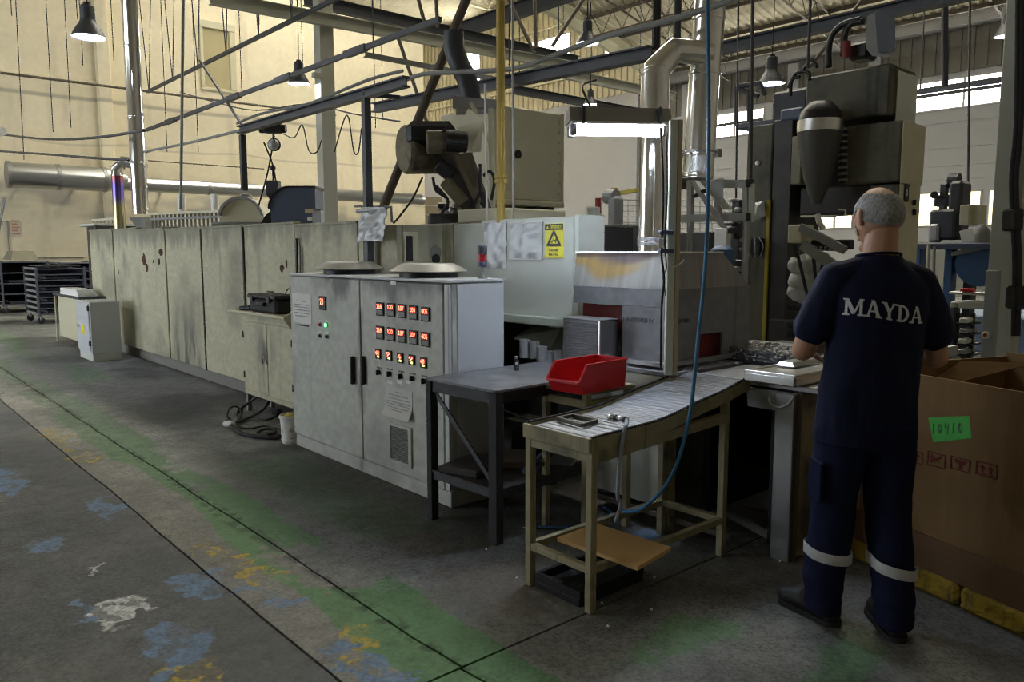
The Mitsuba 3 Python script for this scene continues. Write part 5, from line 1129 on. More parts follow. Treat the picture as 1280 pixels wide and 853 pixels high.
for x in (2.305, 3.245): part(ct, 'cross_rail', bar(A(x, yA, .185), A(x, yB, .185), .03, .03), YELFRAME)
part(ct, 'cross_rail', bar(A(2.305, yA, .665), A(2.305, yB, .665), .03, .04), YELFRAME)
solo('grey_tube', cyl(A(2.42, 2.34, .60), A(2.95, 2.30, .615), .014, 10), GREYH, 'grey tube lying under the chute deck', 'tube', None, True)
wb = [at(696, 675, Z=.215), at(745, 657, Z=.215), at(839, 687, Z=.215), at(797, 712, Z=.215)]
solo('wooden_board', hull([p + A(0, 0, -.007) for p in wb] + [p + A(0, 0, .010) for p in wb]), WOOD, 'tan wooden board lying across the lower frame of the chute table', 'board')
solo('floor_tray', cat(B(2.30, 2.72, 2.20, 2.48, .0, .035, .006), B(2.30, 2.32, 2.20, 2.48, .035, .07), B(2.70, 2.72, 2.20, 2.48, .035, .07), B(2.32, 2.70, 2.20, 2.22, .035, .07), B(2.32, 2.70, 2.46, 2.48, .035, .07)), BLACK, 'black tray on the floor under the wooden board', 'tray')
solo('blue_sheet', B(2.95, 3.25, 2.42, 2.62, .002, .012), mat('bluesheet', (.12, .16, .22), .5), 'bluish sheet on the floor under the chute table', 'sheet')
# clamp frame and pliers on the deck
ck = [at(700, 523, Z=.742), at(721, 518.5, Z=.742), at(747, 526, Z=.742), at(728, 534, Z=.742)]
cen = sum(ck) / 4
ck = [A(2.38, 2.47, .742), A(2.53, 2.42, .743), A(2.47, 2.26, .744), A(2.35, 2.31, .742)]
ck = [at(u, v, Z=.742) for u, v in ((697, 526), (717, 522), (746, 529), (727, 535))]
solo('iron_ring', cat(*[bar(ck[i] + A(0, 0, .010), ck[(i + 1) % 4] + A(0, 0, .010), .014, .016) for i in range(4)]), mat('frameiron', (.09, .085, .07), .5, .4), 'small four sided iron frame lying on the chute deck', 'frame')
solo('paper_scrap', hull([(p - sum(ck) / 4) * .62 + sum(ck) / 4 + A(0, 0, dz - .006) for p in ck for dz in (0, .002)]), PAPER, 'pale scrap visible inside the iron frame', 'paper')
pk = thing('air_coupling', 'metal hose coupling lying at the deck edge of the chute table', 'coupling')
c0 = at(760, 521, Z=.755); c1 = at(785, 525, Z=.755)
part(pk, 'body', cyl(c0, c1, .009, 10), DULL, 40)
for t, r in ((.1, .012), (.35, .014), (.6, .012), (.85, .015)): q = c0 + (c1 - c0) * t; part(pk, 'collar', cyl(q - (c1 - c0) * .05, q + (c1 - c0) * .05, r, 8), BRIGHT if r < .014 else STEEL)
part(pk, 'lever', bar(c0 + A(0, -.01, .008), c0 + A(.02, -.05, .0), .008), STEEL)
solo('air_hose', tube(spline([at(783, 526, Z=.757), at(783, 531, Y=2.115), at(779, 545, Y=2.112), at(774, 580, Y=2.112), at(772, 620, Y=2.112), at(776, 630, Y=2.2), at(770, 652, Y=2.4)]), .009, 8), GREYH, 'grey air hose hanging from the coupling down beside the chute table', 'hose', None, True)
solo('air_hose', tube(spline([at(u, v, D=d) for u, v, d in ((884, -10, 3.5), (886, 120, 3.5), (885, 250, 3.45), (881, 340, 3.4), (873, 420, 3.35), (868, 470, 3.3), (862, 520, 3.3), (848, 575, 3.35), (830, 610, 3.4), (808, 632, 3.5), (790, 640, 3.6), (776, 638, 3.7))]), .0085, 8), BLUEH, 'long blue air hose hanging from the roof past the flue to the floor', 'hose', None, True)
solo('air_hose', tube(spline([at(u, v, Z=.012) for u, v in ((672, 659), (700, 660), (722, 659), (745, 655), (760, 648), (764, 640), (755, 634))]), .009, 8), BLUE, 'blue hose lying on the floor behind the chute table', 'hose', None, True)
# ================================================================== steel hood over the furnace mouth
hd = thing('steel_hood', 'large heat stained steel extraction hood with dark skirt under the shiny flue', 'hood')
hx0, hy0, hz0 = 3.35, 2.60, .90
part(hd, 'skirt', B(hx0, hx0 + .012, hy0, 3.28, 1.20, 1.30, .002), SKIRT)
part(hd, 'skirt', B(hx0, hx0 + .012, hy0, 2.90, .90, 1.20, .002), SKIRT)
part(hd, 'slot_back', B(hx0 + .06, hx0 + .07, 2.88, 3.26, 1.06, 1.22), REDDARK)
sk = sbox(hx0, .90, 4.16, 1.30).difference(sbox(3.66, .90, 3.88, 1.04))
part(hd, 'skirt', prism(sk, (0, hy0 + .012, 0), (1, 0, 0), (0, 0, 1), .012), SKIRT)
part(hd, 'skirt_flange', B(hx0 - .03, hx0 + .0, hy0 - .02, 2.92, .885, .91, .002), DULL); part(hd, 'skirt_flange', B(hx0 - .02, 4.16, hy0 - .03, hy0, .885, .91, .002), DULL)
part(hd, 'canopy', hull([A(hx0, hy0, 1.30), A(hx0, 3.28, 1.30), A(4.13, hy0, 1.30), A(4.13, 3.28, 1.30), A(hx0 + .02, hy0 + .01, 1.495), A(hx0 + .02, 3.28, 1.495), A(3.89, hy0 + .02, 1.495), A(3.89, 3.28, 1.495), A(hx0, hy0, 1.315), A(4.13, hy0, 1.312)]), HOOD)
part(hd, 'top_rim', cat(bar(A(hx0 + .02, hy0 + .01, 1.497), A(hx0 + .02, 3.28, 1.497), .02, .01), bar(A(hx0 + .02, hy0 + .02, 1.497), A(3.89, hy0 + .02, 1.497), .02, .01)), BRIGHT)
part(hd, 'inner_glow_box', B(3.55, 4.12, 2.66, 3.0, .872, 1.10), REDDARK)  # dark red backing added to close the view through the skirt opening
part(hd, 'marking', cat(text('5HNRXHNHX', A(hx0 - .0012, 2.915, 1.115), A(0, -1, 0), ZZ, .026, .001, False, .24)), mat('marking', (.075, .08, .09), .7))
part(hd, 'marking', text('HNRXHNH', A(3.40, hy0 - .0012, 1.115), A(1, 0, 0), ZZ, .022, .001, False, .17), 'mat_marking')
k = thing('filter_box', 'blue grey louvred box at the left foot of the steel hood', 'box')
part(k, 'body', B(3.20, 3.345, 2.93, 3.22, .875, 1.12, .004), SKIRT)
for i in range(15): z = .895 + i * .0145; part(k, 'louvre', B(3.192, 3.202, 2.945, 3.205, z, z + .008, .002), SKIRT)
part(k, 'edge_strip', B(3.195, 3.205, 2.925, 2.94, .875, 1.12, .003), BRIGHT); part(k, 'lid', B(3.195, 3.35, 2.925, 3.225, 1.12, 1.126, .002), DULL)
part(k, 'side_sheet', B(3.205, 3.345, 2.926, 2.932, .88, 1.115, .001), GALV)
# conveyor bed to the right: counter, steel lid, gritty belt
cb = thing('conveyor_bed', 'dark conveyor bed under the hood and behind the lidded counter', 'conveyor')
part(cb, 'bed_plate', B(3.46, 5.2, 1.78, 2.45, .835, .862, .003), DULL); part(cb, 'rear_frame', B(3.5, 5.2, 2.40, 2.44, .1, .835, .004), BLACK); part(cb, 'inner_wall', B(4.4, 4.44, 1.8, 2.40, .08, .835), BLACKGR)  # near-black inner wall put in for the shade of the void below
part(cb, 'bottom_skid', bar(A(3.66, 2.38, .06), A(3.50, 1.98, .06), .03, .03), STEELG); part(cb, 'bottom_skid', B(3.8, 3.84, 2.04, 2.38, .03, .07, .005), RUSTY)
part(cb, 'side_rail', B(4.42, 5.2, 1.80, 1.84, .862, .93, .004), DULL)
part(cb, 'front_flap', hull([A(3.42, 1.93, .83), A(3.42, 2.14, .83), A(3.42, 2.13, .735), A(3.42, 1.98, .735), A(3.44, 1.93, .83), A(3.44, 2.14, .83), A(3.44, 2.13, .735), A(3.44, 1.98, .735)]), GALV)
lc = thing('lidded_counter', 'steel counter box with a shiny raised lid and stained yellowish side', 'counter')
part(lc, 'leg', B(3.40, 3.44, 1.87, 1.97, 0, .83, .004), GALV); part(lc, 'side_panel', B(3.44, 4.3, 1.86, 1.875, .02, .83, .003), mat('sidepanel', None, .5, fn=grimy([.30, .26, .15], [.04, .035, .03], 2.5, 1.2)))
part(lc, 'edge', B(3.435, 3.45, 1.855, 1.872, 0, .84, .002), RUSTY)
part(lc, 'body', B(3.46, 4.3, 1.88, 2.02, .05, .833), BLACK)
part(lc, 'lid', B(3.38, 3.93, 1.86, 2.135, .865, .915, .008), BRIGHT); part(lc, 'lid_rim', cat(B(3.38, 3.40, 1.86, 2.135, .913, .925, .003), B(3.38, 3.93, 1.86, 1.88, .913, .925, .003), B(3.40, 3.93, 2.115, 2.135, .913, .922, .003)), BRIGHT)
part(lc, 'lid_plate', hull([A(3.62, 2.0, .925), A(3.9, 2.0, .925), A(3.62, 2.1, .925), A(3.9, 2.1, .925), A(3.64, 2.02, .945), A(3.88, 2.02, .945), A(3.64, 2.09, .945), A(3.88, 2.09, .945)]), GALV)
part(lc, 'wire_loop', tube(spline([A(3.395, 2.0, .80), A(3.385, 1.985, .775), A(3.385, 1.94, .76), A(3.39, 1.90, .78), A(3.395, 1.88, .81)]), .004, 6), BRIGHT)
gb = thing('belt', 'dark conveyor belt carrying a crust of grey granules', 'belt')
q0, q1 = at(884, 447, X=3.95), at(1012, 452, X=3.95)
part(gb, 'belt_side', B(3.95, 4.4, 1.95, 2.75, .86, .905, .006), RUBBER)
gx, gy = np.meshgrid(np.linspace(3.945, 4.4, 40), np.linspace(2.05, 2.75, 90), indexing='ij')
hh = .905 + .055 * meshkit.fbm(np.stack([gx * 22, gy * 22, gx * 0], -1), 4, 3)
ed = np.minimum(1, np.minimum((gx - 3.944) / .02, (4.401 - gx) / .02)) * np.minimum(1, (gy - 2.049) / .03); hh = .88 + (hh - .88) * np.clip(ed, 0, 1)
v = np.stack([gx, gy, hh], -1).reshape(-1, 3); f = []
for i in range(39):
    for j in range(89): a = i * 90 + j; f += [[a, a + 90, a + 1], [a + 1, a + 90, a + 91]]
part(gb, 'granules', trimesh.Trimesh(v, f, process=False), GRAN, kind='stuff', label='crust of grey granules')
for i, (u, v_) in enumerate(((968, 440), (1000, 440), (888, 453), (900, 454), (921, 455), (1004, 436))):
    c = at(u, v_, Z=.868 if v_ > 450 else .95)
    c[2] = c[2]
    solo('metal_chip', trimesh.creation.icosphere(1, .008 + .004 * (i % 3)).apply_translation(c), BRIGHT, 'small bright metal chip on the conveyor', 'chip', 'metal chips on the conveyor')
for i, (u, v_) in enumerate(((818, 722), (752, 754), (814, 762), (646, 723), (608, 687), (655, 660), (1003, 693), (975, 702), (760, 783))):
    solo('floor_chip', OB(at(u, v_, Z=.005), (.012, .009, .008), yawax(i), .002), WHITE, 'tiny pale chip on the floor around the chute table', 'chip', 'pale chips on the floor')
# ================================================================== the big press at the right
def XB(u0, v0, u1, v1, X0, dep, b=.01):
    """box with its front on the plane X0 between two corners measured off the photograph, dep metres deep"""
    p, q = at(u0, v0, X=X0), at(u1, v1, X=X0); r = at(u0, v1, X=X0); s = at(u1, v0, X=X0)
    return B(X0, X0 + dep, min(q[1], s[1]), max(p[1], r[1]), (q[2] + r[2]) / 2, (p[2] + s[2]) / 2, b)
PX = 8.4
press = thing('hydraulic_press', 'tall dark olive press with cream right side, upper motor and steel hopper behind the worker', 'press')
cl = at(930, 300, X=PX)[1]; cr = at(961, 300, X=PX)[1]
part(press, 'left_column', B(PX, PX + .75, cr, cl, 0, at(945, 157, X=PX)[2], .012), PRESSP)
part(press, 'column_shadow_side', B(PX + .02, PX + .72, cr - .24, cr, 0, at(970, 150, X=PX)[2], .01), BLACKGR)  # right face of the column, darker than its front
part(press, 'yellow_edge', B(PX - .02, PX + .01, cr - .01, cr + .035, .4, at(958, 250, X=PX)[2], .004), SAFETY)
part(press, 'head', XB(1008, 88, 1110, 150, PX, .62, .02), PRESSP)
hb = at(1110, 150, X=PX); ht = at(1110, 78, X=PX)
part(press, 'head_side', B(PX + .16, PX + .64, hb[1] - .012, hb[1], hb[2], ht[2] - .06, .006), PALE)
part(press, 'cylinder_block', XB(1058, 154, 1124, 229, PX - .05, .55, .02), PRESSP)
c2_ = at(1124, 229, X=PX - .05); t2_ = at(1124, 152, X=PX - .05)
part(press, 'block_side', B(PX - .04, PX + .5, c2_[1] - .012, c2_[1], c2_[2], t2_[2], .006), CREAM)
part(press, 'right_column', B(PX, PX + .5, c2_[1] + .02, c2_[1] + .32, 0, c2_[2], .012), PRESSP); part(press, 'right_column_side', B(PX + .01, PX + .5, c2_[1] + .006, c2_[1] + .02, 0, c2_[2], .004), CREAM)
q = at(1133, 241, Y=c2_[1]); part(press, 'number_plate', prism(sbox(-.03, -.075, .03, .075).buffer(.02), q + A(0, -.0, 0), A(1, 0, 0), ZZ, .006), BLACK); part(press, 'number', text('0', q + A(-.016, -.006, -.035), A(1, 0, 0), ZZ, .07, .004, False, .032), WHITE)
for v in (250, 262): part(press, 'hinge', cyl(at(1143, v, Y=c2_[1] - .02), at(1143, v + 7, Y=c2_[1] - .02), .02, 8), BLACK)
part(press, 'back_body', B(PX + .5, PX + .8, c2_[1] + .25, cr - .1, at(1000, 250, X=PX)[2], at(1000, 100, X=PX)[2], .01), BLACKGR)
part(press, 'crosshead', XB(1000, 232, 1110, 268, PX + .1, .4, .02), BLACKGR); part(press, 'table_block', B(PX - .1, PX + .8, c2_[1] + .2, cr - .1, 0, at(1000, 400, X=PX)[2], .02), BLACKGR)
for i in range(5): part(press, 'slatted_guard', bar(at(985, 385 + i * 11, X=PX - .15), at(1060, 388 + i * 11, X=PX - .15), .03, .05), BLACK)
# hopper
ht_ = at(1025, 152, X=PX - .3); r = 26 * 8.6 / FOC
part(press, 'hopper_band', lathe([(r * .98, -.05), (r * 1.02, -.05), (r * 1.02, .07), (r * .98, .07)], ht_ - A(0, 0, .06)), BRIGHT, 40)
part(press, 'hopper_cone', lathe([(1e-3, 0), (r, 0), (r * .99, -.12), (r * .62, -.56), (r * .22, -.82), (1e-3, -.82)], ht_ - A(0, 0, .05)), mat('hoppergrey', (.085, .085, .08), .5, .3), 40)
part(press, 'hopper_shell', lathe([(1e-3, .0), (r * .97, .0), (r * .9, .10), (r * .5, .2), (1e-3, .22)], ht_), BLACK, 40)
part(press, 'screw_column', tube([at(1054, 155, X=PX - .05), at(1054, 228, X=PX - .05)], .035, 10), BLACK)
for i in range(9): part(press, 'screw_turn', cyl(at(1054, 160 + i * 8, X=PX - .05), at(1054, 163 + i * 8, X=PX - .05), .05, 10), STEELG)
part(press, 'left_pipe_cover', XB(990, 170, 1000, 230, PX - .1, .2), OVEN)
# motor on top
part(press, 'motor', hull([p for u, v in ((1084, 20), (1097, 14), (1118, 22), (1118, 62), (1110, 72), (1090, 70), (1082, 60)) for p in (at(u, v, X=PX), at(u, v, X=PX + .35))]), STEELG)
part(press, 'motor_fins', hull([p for u, v in ((1094, 16), (1100, 12), (1119, 24), (1119, 64), (1097, 66)) for p in (at(u, v, X=PX - .04), at(u, v, X=PX - .0))]), STEEL)
part(press, 'pump', XB(1060, 52, 1084, 74, PX + .1, .25, .03), BLACK); part(press, 'red_accumulator', cyl(at(1058, 72, X=PX), at(1058, 52, X=PX), .045, 12), REDDARK, 40)
for pts in (((1036, 84), (1036, 60), (1042, 42), (1055, 30), (1076, 24)), ((1054, 70), (1056, 45), (1064, 30), (1080, 26))): part(press, 'hose', tube(spline([at(u, v, X=PX) for u, v in pts]), .035, 10), BLACK, True)
for pts in (((985, 110), (995, 92), (1010, 90), (1012, 100)), ((988, 120), (990, 100), (1000, 96)), ((1004, 88), (1014, 74), (1022, 84))): part(press, 'hose', tube(spline([at(u, v, X=PX - .1) for u, v in pts]), .02, 8), BLACK, True)
part(press, 'control_block', XB(965, 112, 1008, 155, PX + .2, .4, .03), BLACK); part(press, 'valve_block', XB(975, 135, 1002, 150, PX, .3, .02), BLUEM)
# feeding arms of the press
k = thing('transfer_arm', 'two slanting grey arms with an olive box in the press opening left of the worker', 'machine arm')
part(k, 'box', XB(985, 281, 1002, 304, 7.6, .25), CREAM); part(k, 'arm', bar(at(1001, 284, X=7.6), at(1056, 313, X=7.6), .06, .08), STEELG); part(k, 'arm', bar(at(1003, 306, X=7.6), at(1045, 334, X=7.6), .05, .10), STEELG)
for a, b in (((994, 306), (1010, 372)), ((1017, 322), (1020, 356)), ((991, 306), (996, 322)), ((1030, 322), (1024, 350))): part(k, 'rod', cyl(at(*a, X=7.6), at(*b, X=7.6), .018, 8), BLACK)
part(k, 'gear_rack', XB(1010, 300, 1062, 312, 7.8, .1), BLACK)
for i in range(8): part(k, 'tooth', XB(1012 + i * 6, 308, 1015 + i * 6, 314, 7.78, .05, .003), DULL)
part(k, 'chute_pipe', tube(spline([at(1022, 268, X=7.7), at(1024, 278, X=7.7), at(1029, 286, X=7.7)]), .03, 8), BRIGHT)
part(k, 'cross_bar', cyl(at(1001, 271, X=7.9), at(1045, 270, X=7.9), .012, 8), BRIGHT)
part(k, 'lamp_bracket', tube([at(1048, 262, X=7.9), at(1057, 263, X=7.9), at(1057, 270, X=7.9)], .01, 6), BRIGHT)
for i, (u, v, s, lab) in enumerate(((1006, 332, .16, 'topmost white bag in the press opening'), (1008, 352, .17, 'middle white bag in the press opening'), (1004, 366, .15, 'lowest white bag in the press opening'), (1022, 326, .13, 'white bag at the right of the pile in the press opening'))):
    m = trimesh.creation.icosphere(3, 1.0); m.vertices *= [s, s * 1.2, s * .75]; m.vertices += (meshkit.fbm(m.vertices * 14, 3, i)[:, None] - .5) * .05; m.apply_translation(at(u, v, X=8.15))
    solo('white_bag', m, mat('bag', (.42, .44, .43), .6) if i == 0 else 'mat_bag', lab, 'bag', None, True)
# front of the left column: cable box, foil
k = thing('cable_box', 'tangle of dark cables at a box on the left press column', 'cable box'); part(k, 'box', XB(938, 298, 950, 318, PX - .08, .08), BLACK)
for i in range(5): part(k, 'wire', tube(spline([at(937 + 3 * i, 297, X=PX - .1), at(934 + 5 * i, 308, X=PX - .12), at(938 + 3 * i, 322, X=PX - .1)]), .008, 6), RUBBER if i % 2 else DULL)
v_ = [at(u, v, X=PX - .08) for u, v in ((943, 254), (955, 251), (957, 270), (944, 276), (950, 258), (947, 268))]
solo('foil_bag', hull([p for p in v_] + [p - A(.05, 0, 0) for p in v_[4:]]), PLASTIC, 'crumpled clear bag hanging on the left press column', 'bag')
solo('knob_lamp', trimesh.creation.icosphere(2, .03).apply_translation(at(947, 204, X=PX - .02)), WHITE, 'small white knob high on the left press column', 'knob', None, True)
# platform around the lamp at the upper left of the press
k = thing('platform_frame', 'dark angle iron platform frame beside the press head', 'frame')
for a, b in (((920, 108), (921, 156)), ((936, 118), (937, 156)), ((920, 108), (950, 104)), ((920, 155), (988, 153)), ((920, 110), (948, 120)), ((950, 104), (956, 118))): part(k, 'bar', cyl(at(*a, X=PX + .3), at(*b, X=PX + .3), .03, 8), STEEL)
part(k, 'plate', XB(920, 150, 992, 157, PX + .2, .5), STEEL)

# ================================================================== frames between flue and press
k = thing('pipe_frame', 'grey square tube frame with plastic sheets between flue and press', 'frame')
GX = 6.2
for a, b in (((838, 193), (900, 191)), ((905, 230), (935, 230)), ((838, 274), (935, 271))): part(k, 'rail', bar(at(*a, X=GX), at(*b, X=GX), .06, .07), DULL)
for u, v0, v1 in ((863, 226, 277), (933, 226, 277), (898, 228, 276)): part(k, 'upright', bar(at(u, v0, X=GX), at(u, v1, X=GX), .05), DULL)
for v in (229, 272): part(k, 'end_cap', OB(at(937, v, X=GX), (.07, .04, .07), I3, .005), BLACK)
part(k, 'side_strip', bar(at(940, 230, X=GX), at(939, 278, X=GX), .03, .05), PALE)
part(k, 'black_plate', hull([at(u, v, X=GX + d) for u, v in ((800, 224), (862, 222), (862, 237), (800, 238)) for d in (0, .1)]), BLACK)
for a, b, w in (((862, 222), (905, 285), .10), ((878, 224), (910, 262), .16)): part(k, 'plastic_strip', bar(at(*a, X=GX - .1), at(*b, X=GX - .1), w, .004), PLASTIC)
part(k, 'plastic_sheet', hull([at(u, v, X=GX - .12 + d) for u, v in ((888, 226), (905, 222), (904, 252), (890, 250)) for d in (0, .006)]), PLASTIC)
part(k, 'dark_plate', bar(at(868, 246, X=GX - .05), at(882, 238, X=GX - .05), .06, .02), BLACK)
part(k, 'leg', cyl(A(*at(863, 277, X=GX)[:2], 0), at(863, 277, X=GX), .03, 8), DULL); part(k, 'leg', cyl(A(*at(933, 277, X=GX)[:2], 0), at(933, 277, X=GX), .03, 8), DULL)
k = thing('wire_fence', 'yellow framed wire mesh fence behind the flue', 'fence')
WX = 9.5
for u, v0, v1 in ((812, 250, 330), (768, 235, 310), (846, 255, 330)): part(k, 'post', bar(at(u, v0, X=WX), A(*at(u, v0, X=WX)[:2], 0), .07), SAFETY)
part(k, 'sloping_rail', bar(at(768, 243, X=WX), at(806, 236, X=WX), .06), SAFETY); part(k, 'sloping_rail', bar(at(826, 247, X=WX), at(834, 250, X=WX), .08), RUSTY)
ms = []
for u in np.arange(770, 925, 7.5): ms.append(cyl(at(u, 250, X=WX), at(u, 335, X=WX), .006, 4))
for v in np.arange(250, 336, 7): ms.append(cyl(at(769, v, X=WX), at(924, v + 1.5, X=WX), .006, 4))
part(k, 'mesh', cat(*ms), STEELG, kind='stuff', label='grey wire mesh')
k = thing('machine_tower', 'dark grey round topped machine post beside the fence', 'machine'); part(k, 'post', XB(758, 245, 770, 300, 9.0, .2, .05), STEELG); part(k, 'cap', cyl(at(758, 246, X=9.1), at(770, 246, X=9.1), .11, 14), STEELG); part(k, 'foot', B(9.0, 9.3, at(775, 300, X=9)[1], at(755, 300, X=9)[1], 0, at(764, 298, X=9)[2]), STEELG)
solo('lamp_post', cyl(at(748, 248, X=9.4), A(*at(748, 285, X=9.4)[:2], 0), .05, 8), REDDARK, 'dark red signal post left of the machine post', 'post')
k = thing('chute_box', 'pale slanted steel chute with a perforated side above the furnace end', 'chute'); part(k, 'body', hull([at(u, v, X=x) for u, v in ((734, 260), (745, 258), (757, 275), (748, 284), (735, 284)) for x in (4.9, 5.2)]), CREAM); part(k, 'side', XB(733, 259, 745, 283, 4.85, .05, .005), PALE); part(k, 'base', B(4.85, 5.25, at(757, 280, X=4.9)[1], at(733, 280, X=4.9)[1], 0, at(745, 284, X=4.9)[2]), STEEL)
k = thing('dark_bin', 'dark blue black machine cabinet behind the hood left of the flue', 'cabinet'); part(k, 'body', XB(748, 283, 784, 330, 5.6, .5, .01), STEEL); part(k, 'top', XB(746, 281, 786, 287, 5.55, .6, .004), STEELG); part(k, 'brace', bar(at(784, 290, X=5.54), at(770, 312, X=5.54), .03, .02), STEELG); part(k, 'foot', B(5.6, 6.1, at(784, 300, X=5.6)[1], at(748, 300, X=5.6)[1], 0, at(770, 329, X=5.6)[2]), STEEL)
solo('grey_cabinet', B(5.5, 6.0, at(802, 300, X=5.5)[1], at(786, 300, X=5.5)[1], 0, at(795, 281, X=5.5)[2], .01), STEELG, 'grey cabinet standing right behind the foot of the flue', 'cabinet')
solo('dark_machine', B(9.0, 9.8, at(888, 300, X=9.0)[1], at(845, 300, X=9.0)[1], 0, at(865, 290, X=9.0)[2], .02), BLACKGR, 'dark machine block behind the wire fence', 'machine')
solo('pale_panel', B(8.4, 8.5, at(908, 300, X=8.4)[1], at(893, 300, X=8.4)[1], 0, at(900, 285, X=8.4)[2], .005), WHITE, 'white panel behind the hood left of the press', 'panel'); 
k = thing('valve_stand', 'tall cluttered valve stand with cables just left of the press', 'machine')
vb = at(918, 300, X=7.6); part(k, 'pole', B(7.6, 7.7, vb[1] - .05, vb[1] + .05, 0, at(918, 250, X=7.6)[2], .01), STEEL)
for i in range(16):
    q = at(912 + rng.random() * 17, 250 + i * 6 + rng.random() * 4, X=7.5 + rng.random() * .2); part(k, 'fitting', OB(q, (.05 + .06 * rng.random(), .05 + .08 * rng.random(), .03 + .05 * rng.random()), yawax(rng.random() * 3), .01), rng.choice([DULL, BLACK, STEEL, STEELG]))
part(k, 'blue_canister', lathe([(1e-3, 0), (.10, 0), (.12, .05), (.12, .22), (.06, .27), (1e-3, .27)], at(902, 338, X=7.3)), BLUE, 40)
part(k, 'canister_arm', bar(at(902, 338, X=7.3), at(916, 338, X=7.6), .04), STEEL)

# ================================================================== right background
RX_ = 11.5
k = thing('blue_machine', 'blue drilling machine with tall dark spindle head before the low windows', 'machine')
bb = [at(u, v, X=RX_) for u, v in ((1140, 308), (1200, 308))]
part(k, 'bed', XB(1140, 304, 1238, 312, RX_ - .2, .6), BLUEM); part(k, 'leg', B(RX_, RX_ + .2, at(1190, 330, X=RX_)[1], at(1180, 330, X=RX_)[1], 0, at(1185, 308, X=RX_)[2], .01), BLUE); part(k, 'leg', B(RX_, RX_ + .2, at(1150, 330, X=RX_)[1], at(1143, 330, X=RX_)[1], 0, at(1147, 308, X=RX_)[2], .01), BLUE)
part(k, 'head', XB(1162, 262, 1192, 300, RX_, .4, .03), STEEL); part(k, 'spindle_case', XB(1186, 226, 1199, 300, RX_ + .05, .35, .04), STEEL); part(k, 'spindle_top', cyl(at(1187, 226, X=RX_ + .2), at(1199, 226, X=RX_ + .2), .10, 14), STEEL)
part(k, 'column', XB(1175, 230, 1181, 265, RX_ + .1, .1), STEEL); part(k, 'valve', XB(1168, 244, 1186, 258, RX_ + .1, .15), BLACK); part(k, 'gauge', cyl(at(1168, 244, X=RX_ + .05), at(1168, 244, X=RX_) , .05, 14), STEEL)
part(k, 'motor', XB(1160, 280, 1172, 303, RX_ - .05, .2, .03), DULL); part(k, 'terminal_box', XB(1200, 256, 1210, 282, RX_, .2), CREAM); part(k, 'control_cabinet', XB(1210, 256, 1226, 282, RX_ + .1, .2), CREAM)
part(k, 'guard', cyl(at(1226, 330, X=RX_), at(1226, 330, X=RX_ + .25), .30, 24), BLUE, 40); part(k, 'guard_plate', XB(1238, 302, 1246, 330, RX_ + .05, .2), BLUE)
part(k, 'hood_cone', lathe([(1e-3, 0), (.13, 0), (.11, .15), (.04, .25), (1e-3, .26)], at(1226, 305, X=RX_)), STEELG, 40)
part(k, 'wheel_leg', B(RX_, RX_ + .2, at(1215, 340, X=RX_)[1], at(1205, 340, X=RX_)[1], 0, at(1205, 320, X=RX_)[2]), BLACK)
part(k, 'arm', bar(at(1190, 318, X=RX_ - .1), at(1236, 308, X=RX_ - .1), .07, .05), STEELG); part(k, 'tube', cyl(at(1161, 305, X=RX_ - .25), at(1160, 345, X=RX_ - .25), .025, 8), BRIGHT); part(k, 'tube', cyl(at(1168, 308, X=RX_ - .25), at(1167, 345, X=RX_ - .25), .02, 8), DULL)
q = at(1209, 295, X=RX_ - .15); solo('leaflet', OB(q, (.01, .16, .17), yawax(.0) @ np.array([[1, 0, 0], [0, .96, -.26], [0, .26, .96]]), .002), PAPER, 'white sheet of paper clipped to the blue machine', 'paper')
k = thing('work_bench', 'bench with pale shelves and a red clamp in front of the blue machine', 'bench')
BX = 9.6
part(k, 'top', XB(1186, 365, 1232, 369, BX, .6), BRIGHT); part(k, 'shelf', XB(1188, 378, 1232, 386, BX + .1, .5), PALE); part(k, 'leg', B(BX + .1, BX + .18, at(1192, 400, X=BX)[1], at(1188, 400, X=BX)[1], 0, at(1190, 380, X=BX)[2]), STEEL); part(k, 'leg', B(BX + .1, BX + .18, at(1232, 400, X=BX)[1], at(1228, 400, X=BX)[1], 0, at(1190, 380, X=BX)[2]), STEEL)
part(k, 'red_clamp', XB(1200, 361, 1216, 365, BX - .05, .1, .01), REDP)
for i in range(4): solo('part_tray', XB(1199, 398 + i * 13, 1210, 404 + i * 13, BX - .1, .3, .01) if i < 2 else XB(1197, 398 + i * 13, 1208, 404 + i * 13, BX - .1, .3, .01), PALE if i % 2 == 0 else DULL, ('topmost small pale tray', 'second small steel tray', 'third small pale tray', 'lowest small steel tray')[i] + ' in the rack under the bench', 'tray')
k = thing('tray_rack', 'slim rack holding the small trays under the bench', 'rack')
for u in (1195, 1213): part(k, 'upright', B(BX + .05, BX + .09, at(u, 400, X=BX)[1] - .02, at(u, 400, X=BX)[1] + .02, 0, at(u, 392, X=BX)[2]), BLACK)
for i in range(4): part(k, 'ledge', XB(1195, 404 + i * 13, 1214, 406 + i * 13, BX - .05, .3, .002), BLACK)
k = thing('guard_post', 'olive square post with a stop button beside the right column', 'post'); qb = at(1236, 400, X=7.6); part(k, 'post', B(7.6, 7.68, qb[1] - .05, qb[1] + .05, 0, at(1236, 338, X=7.6)[2], .006), STEELG); part(k, 'button_box', XB(1227, 415, 1235, 424, 7.56, .05), CREAM); part(k, 'button', cyl(at(1231, 419, X=7.56), at(1231, 419, X=7.53), .016, 10), REDDARK)
solo('blue_crate', B(13, 15.2, 2.2, 6.2, 0, .55, .02), mat('bluecrate', (.13, .18, .26), .6), 'low bluish crate on the floor beyond the right column', 'crate')
solo('grey_machine', B(13.2, 14.6, 1.0, 2.1, 0, 1.35, .04), OVEN, 'pale green machine at the right edge beyond the column', 'machine')
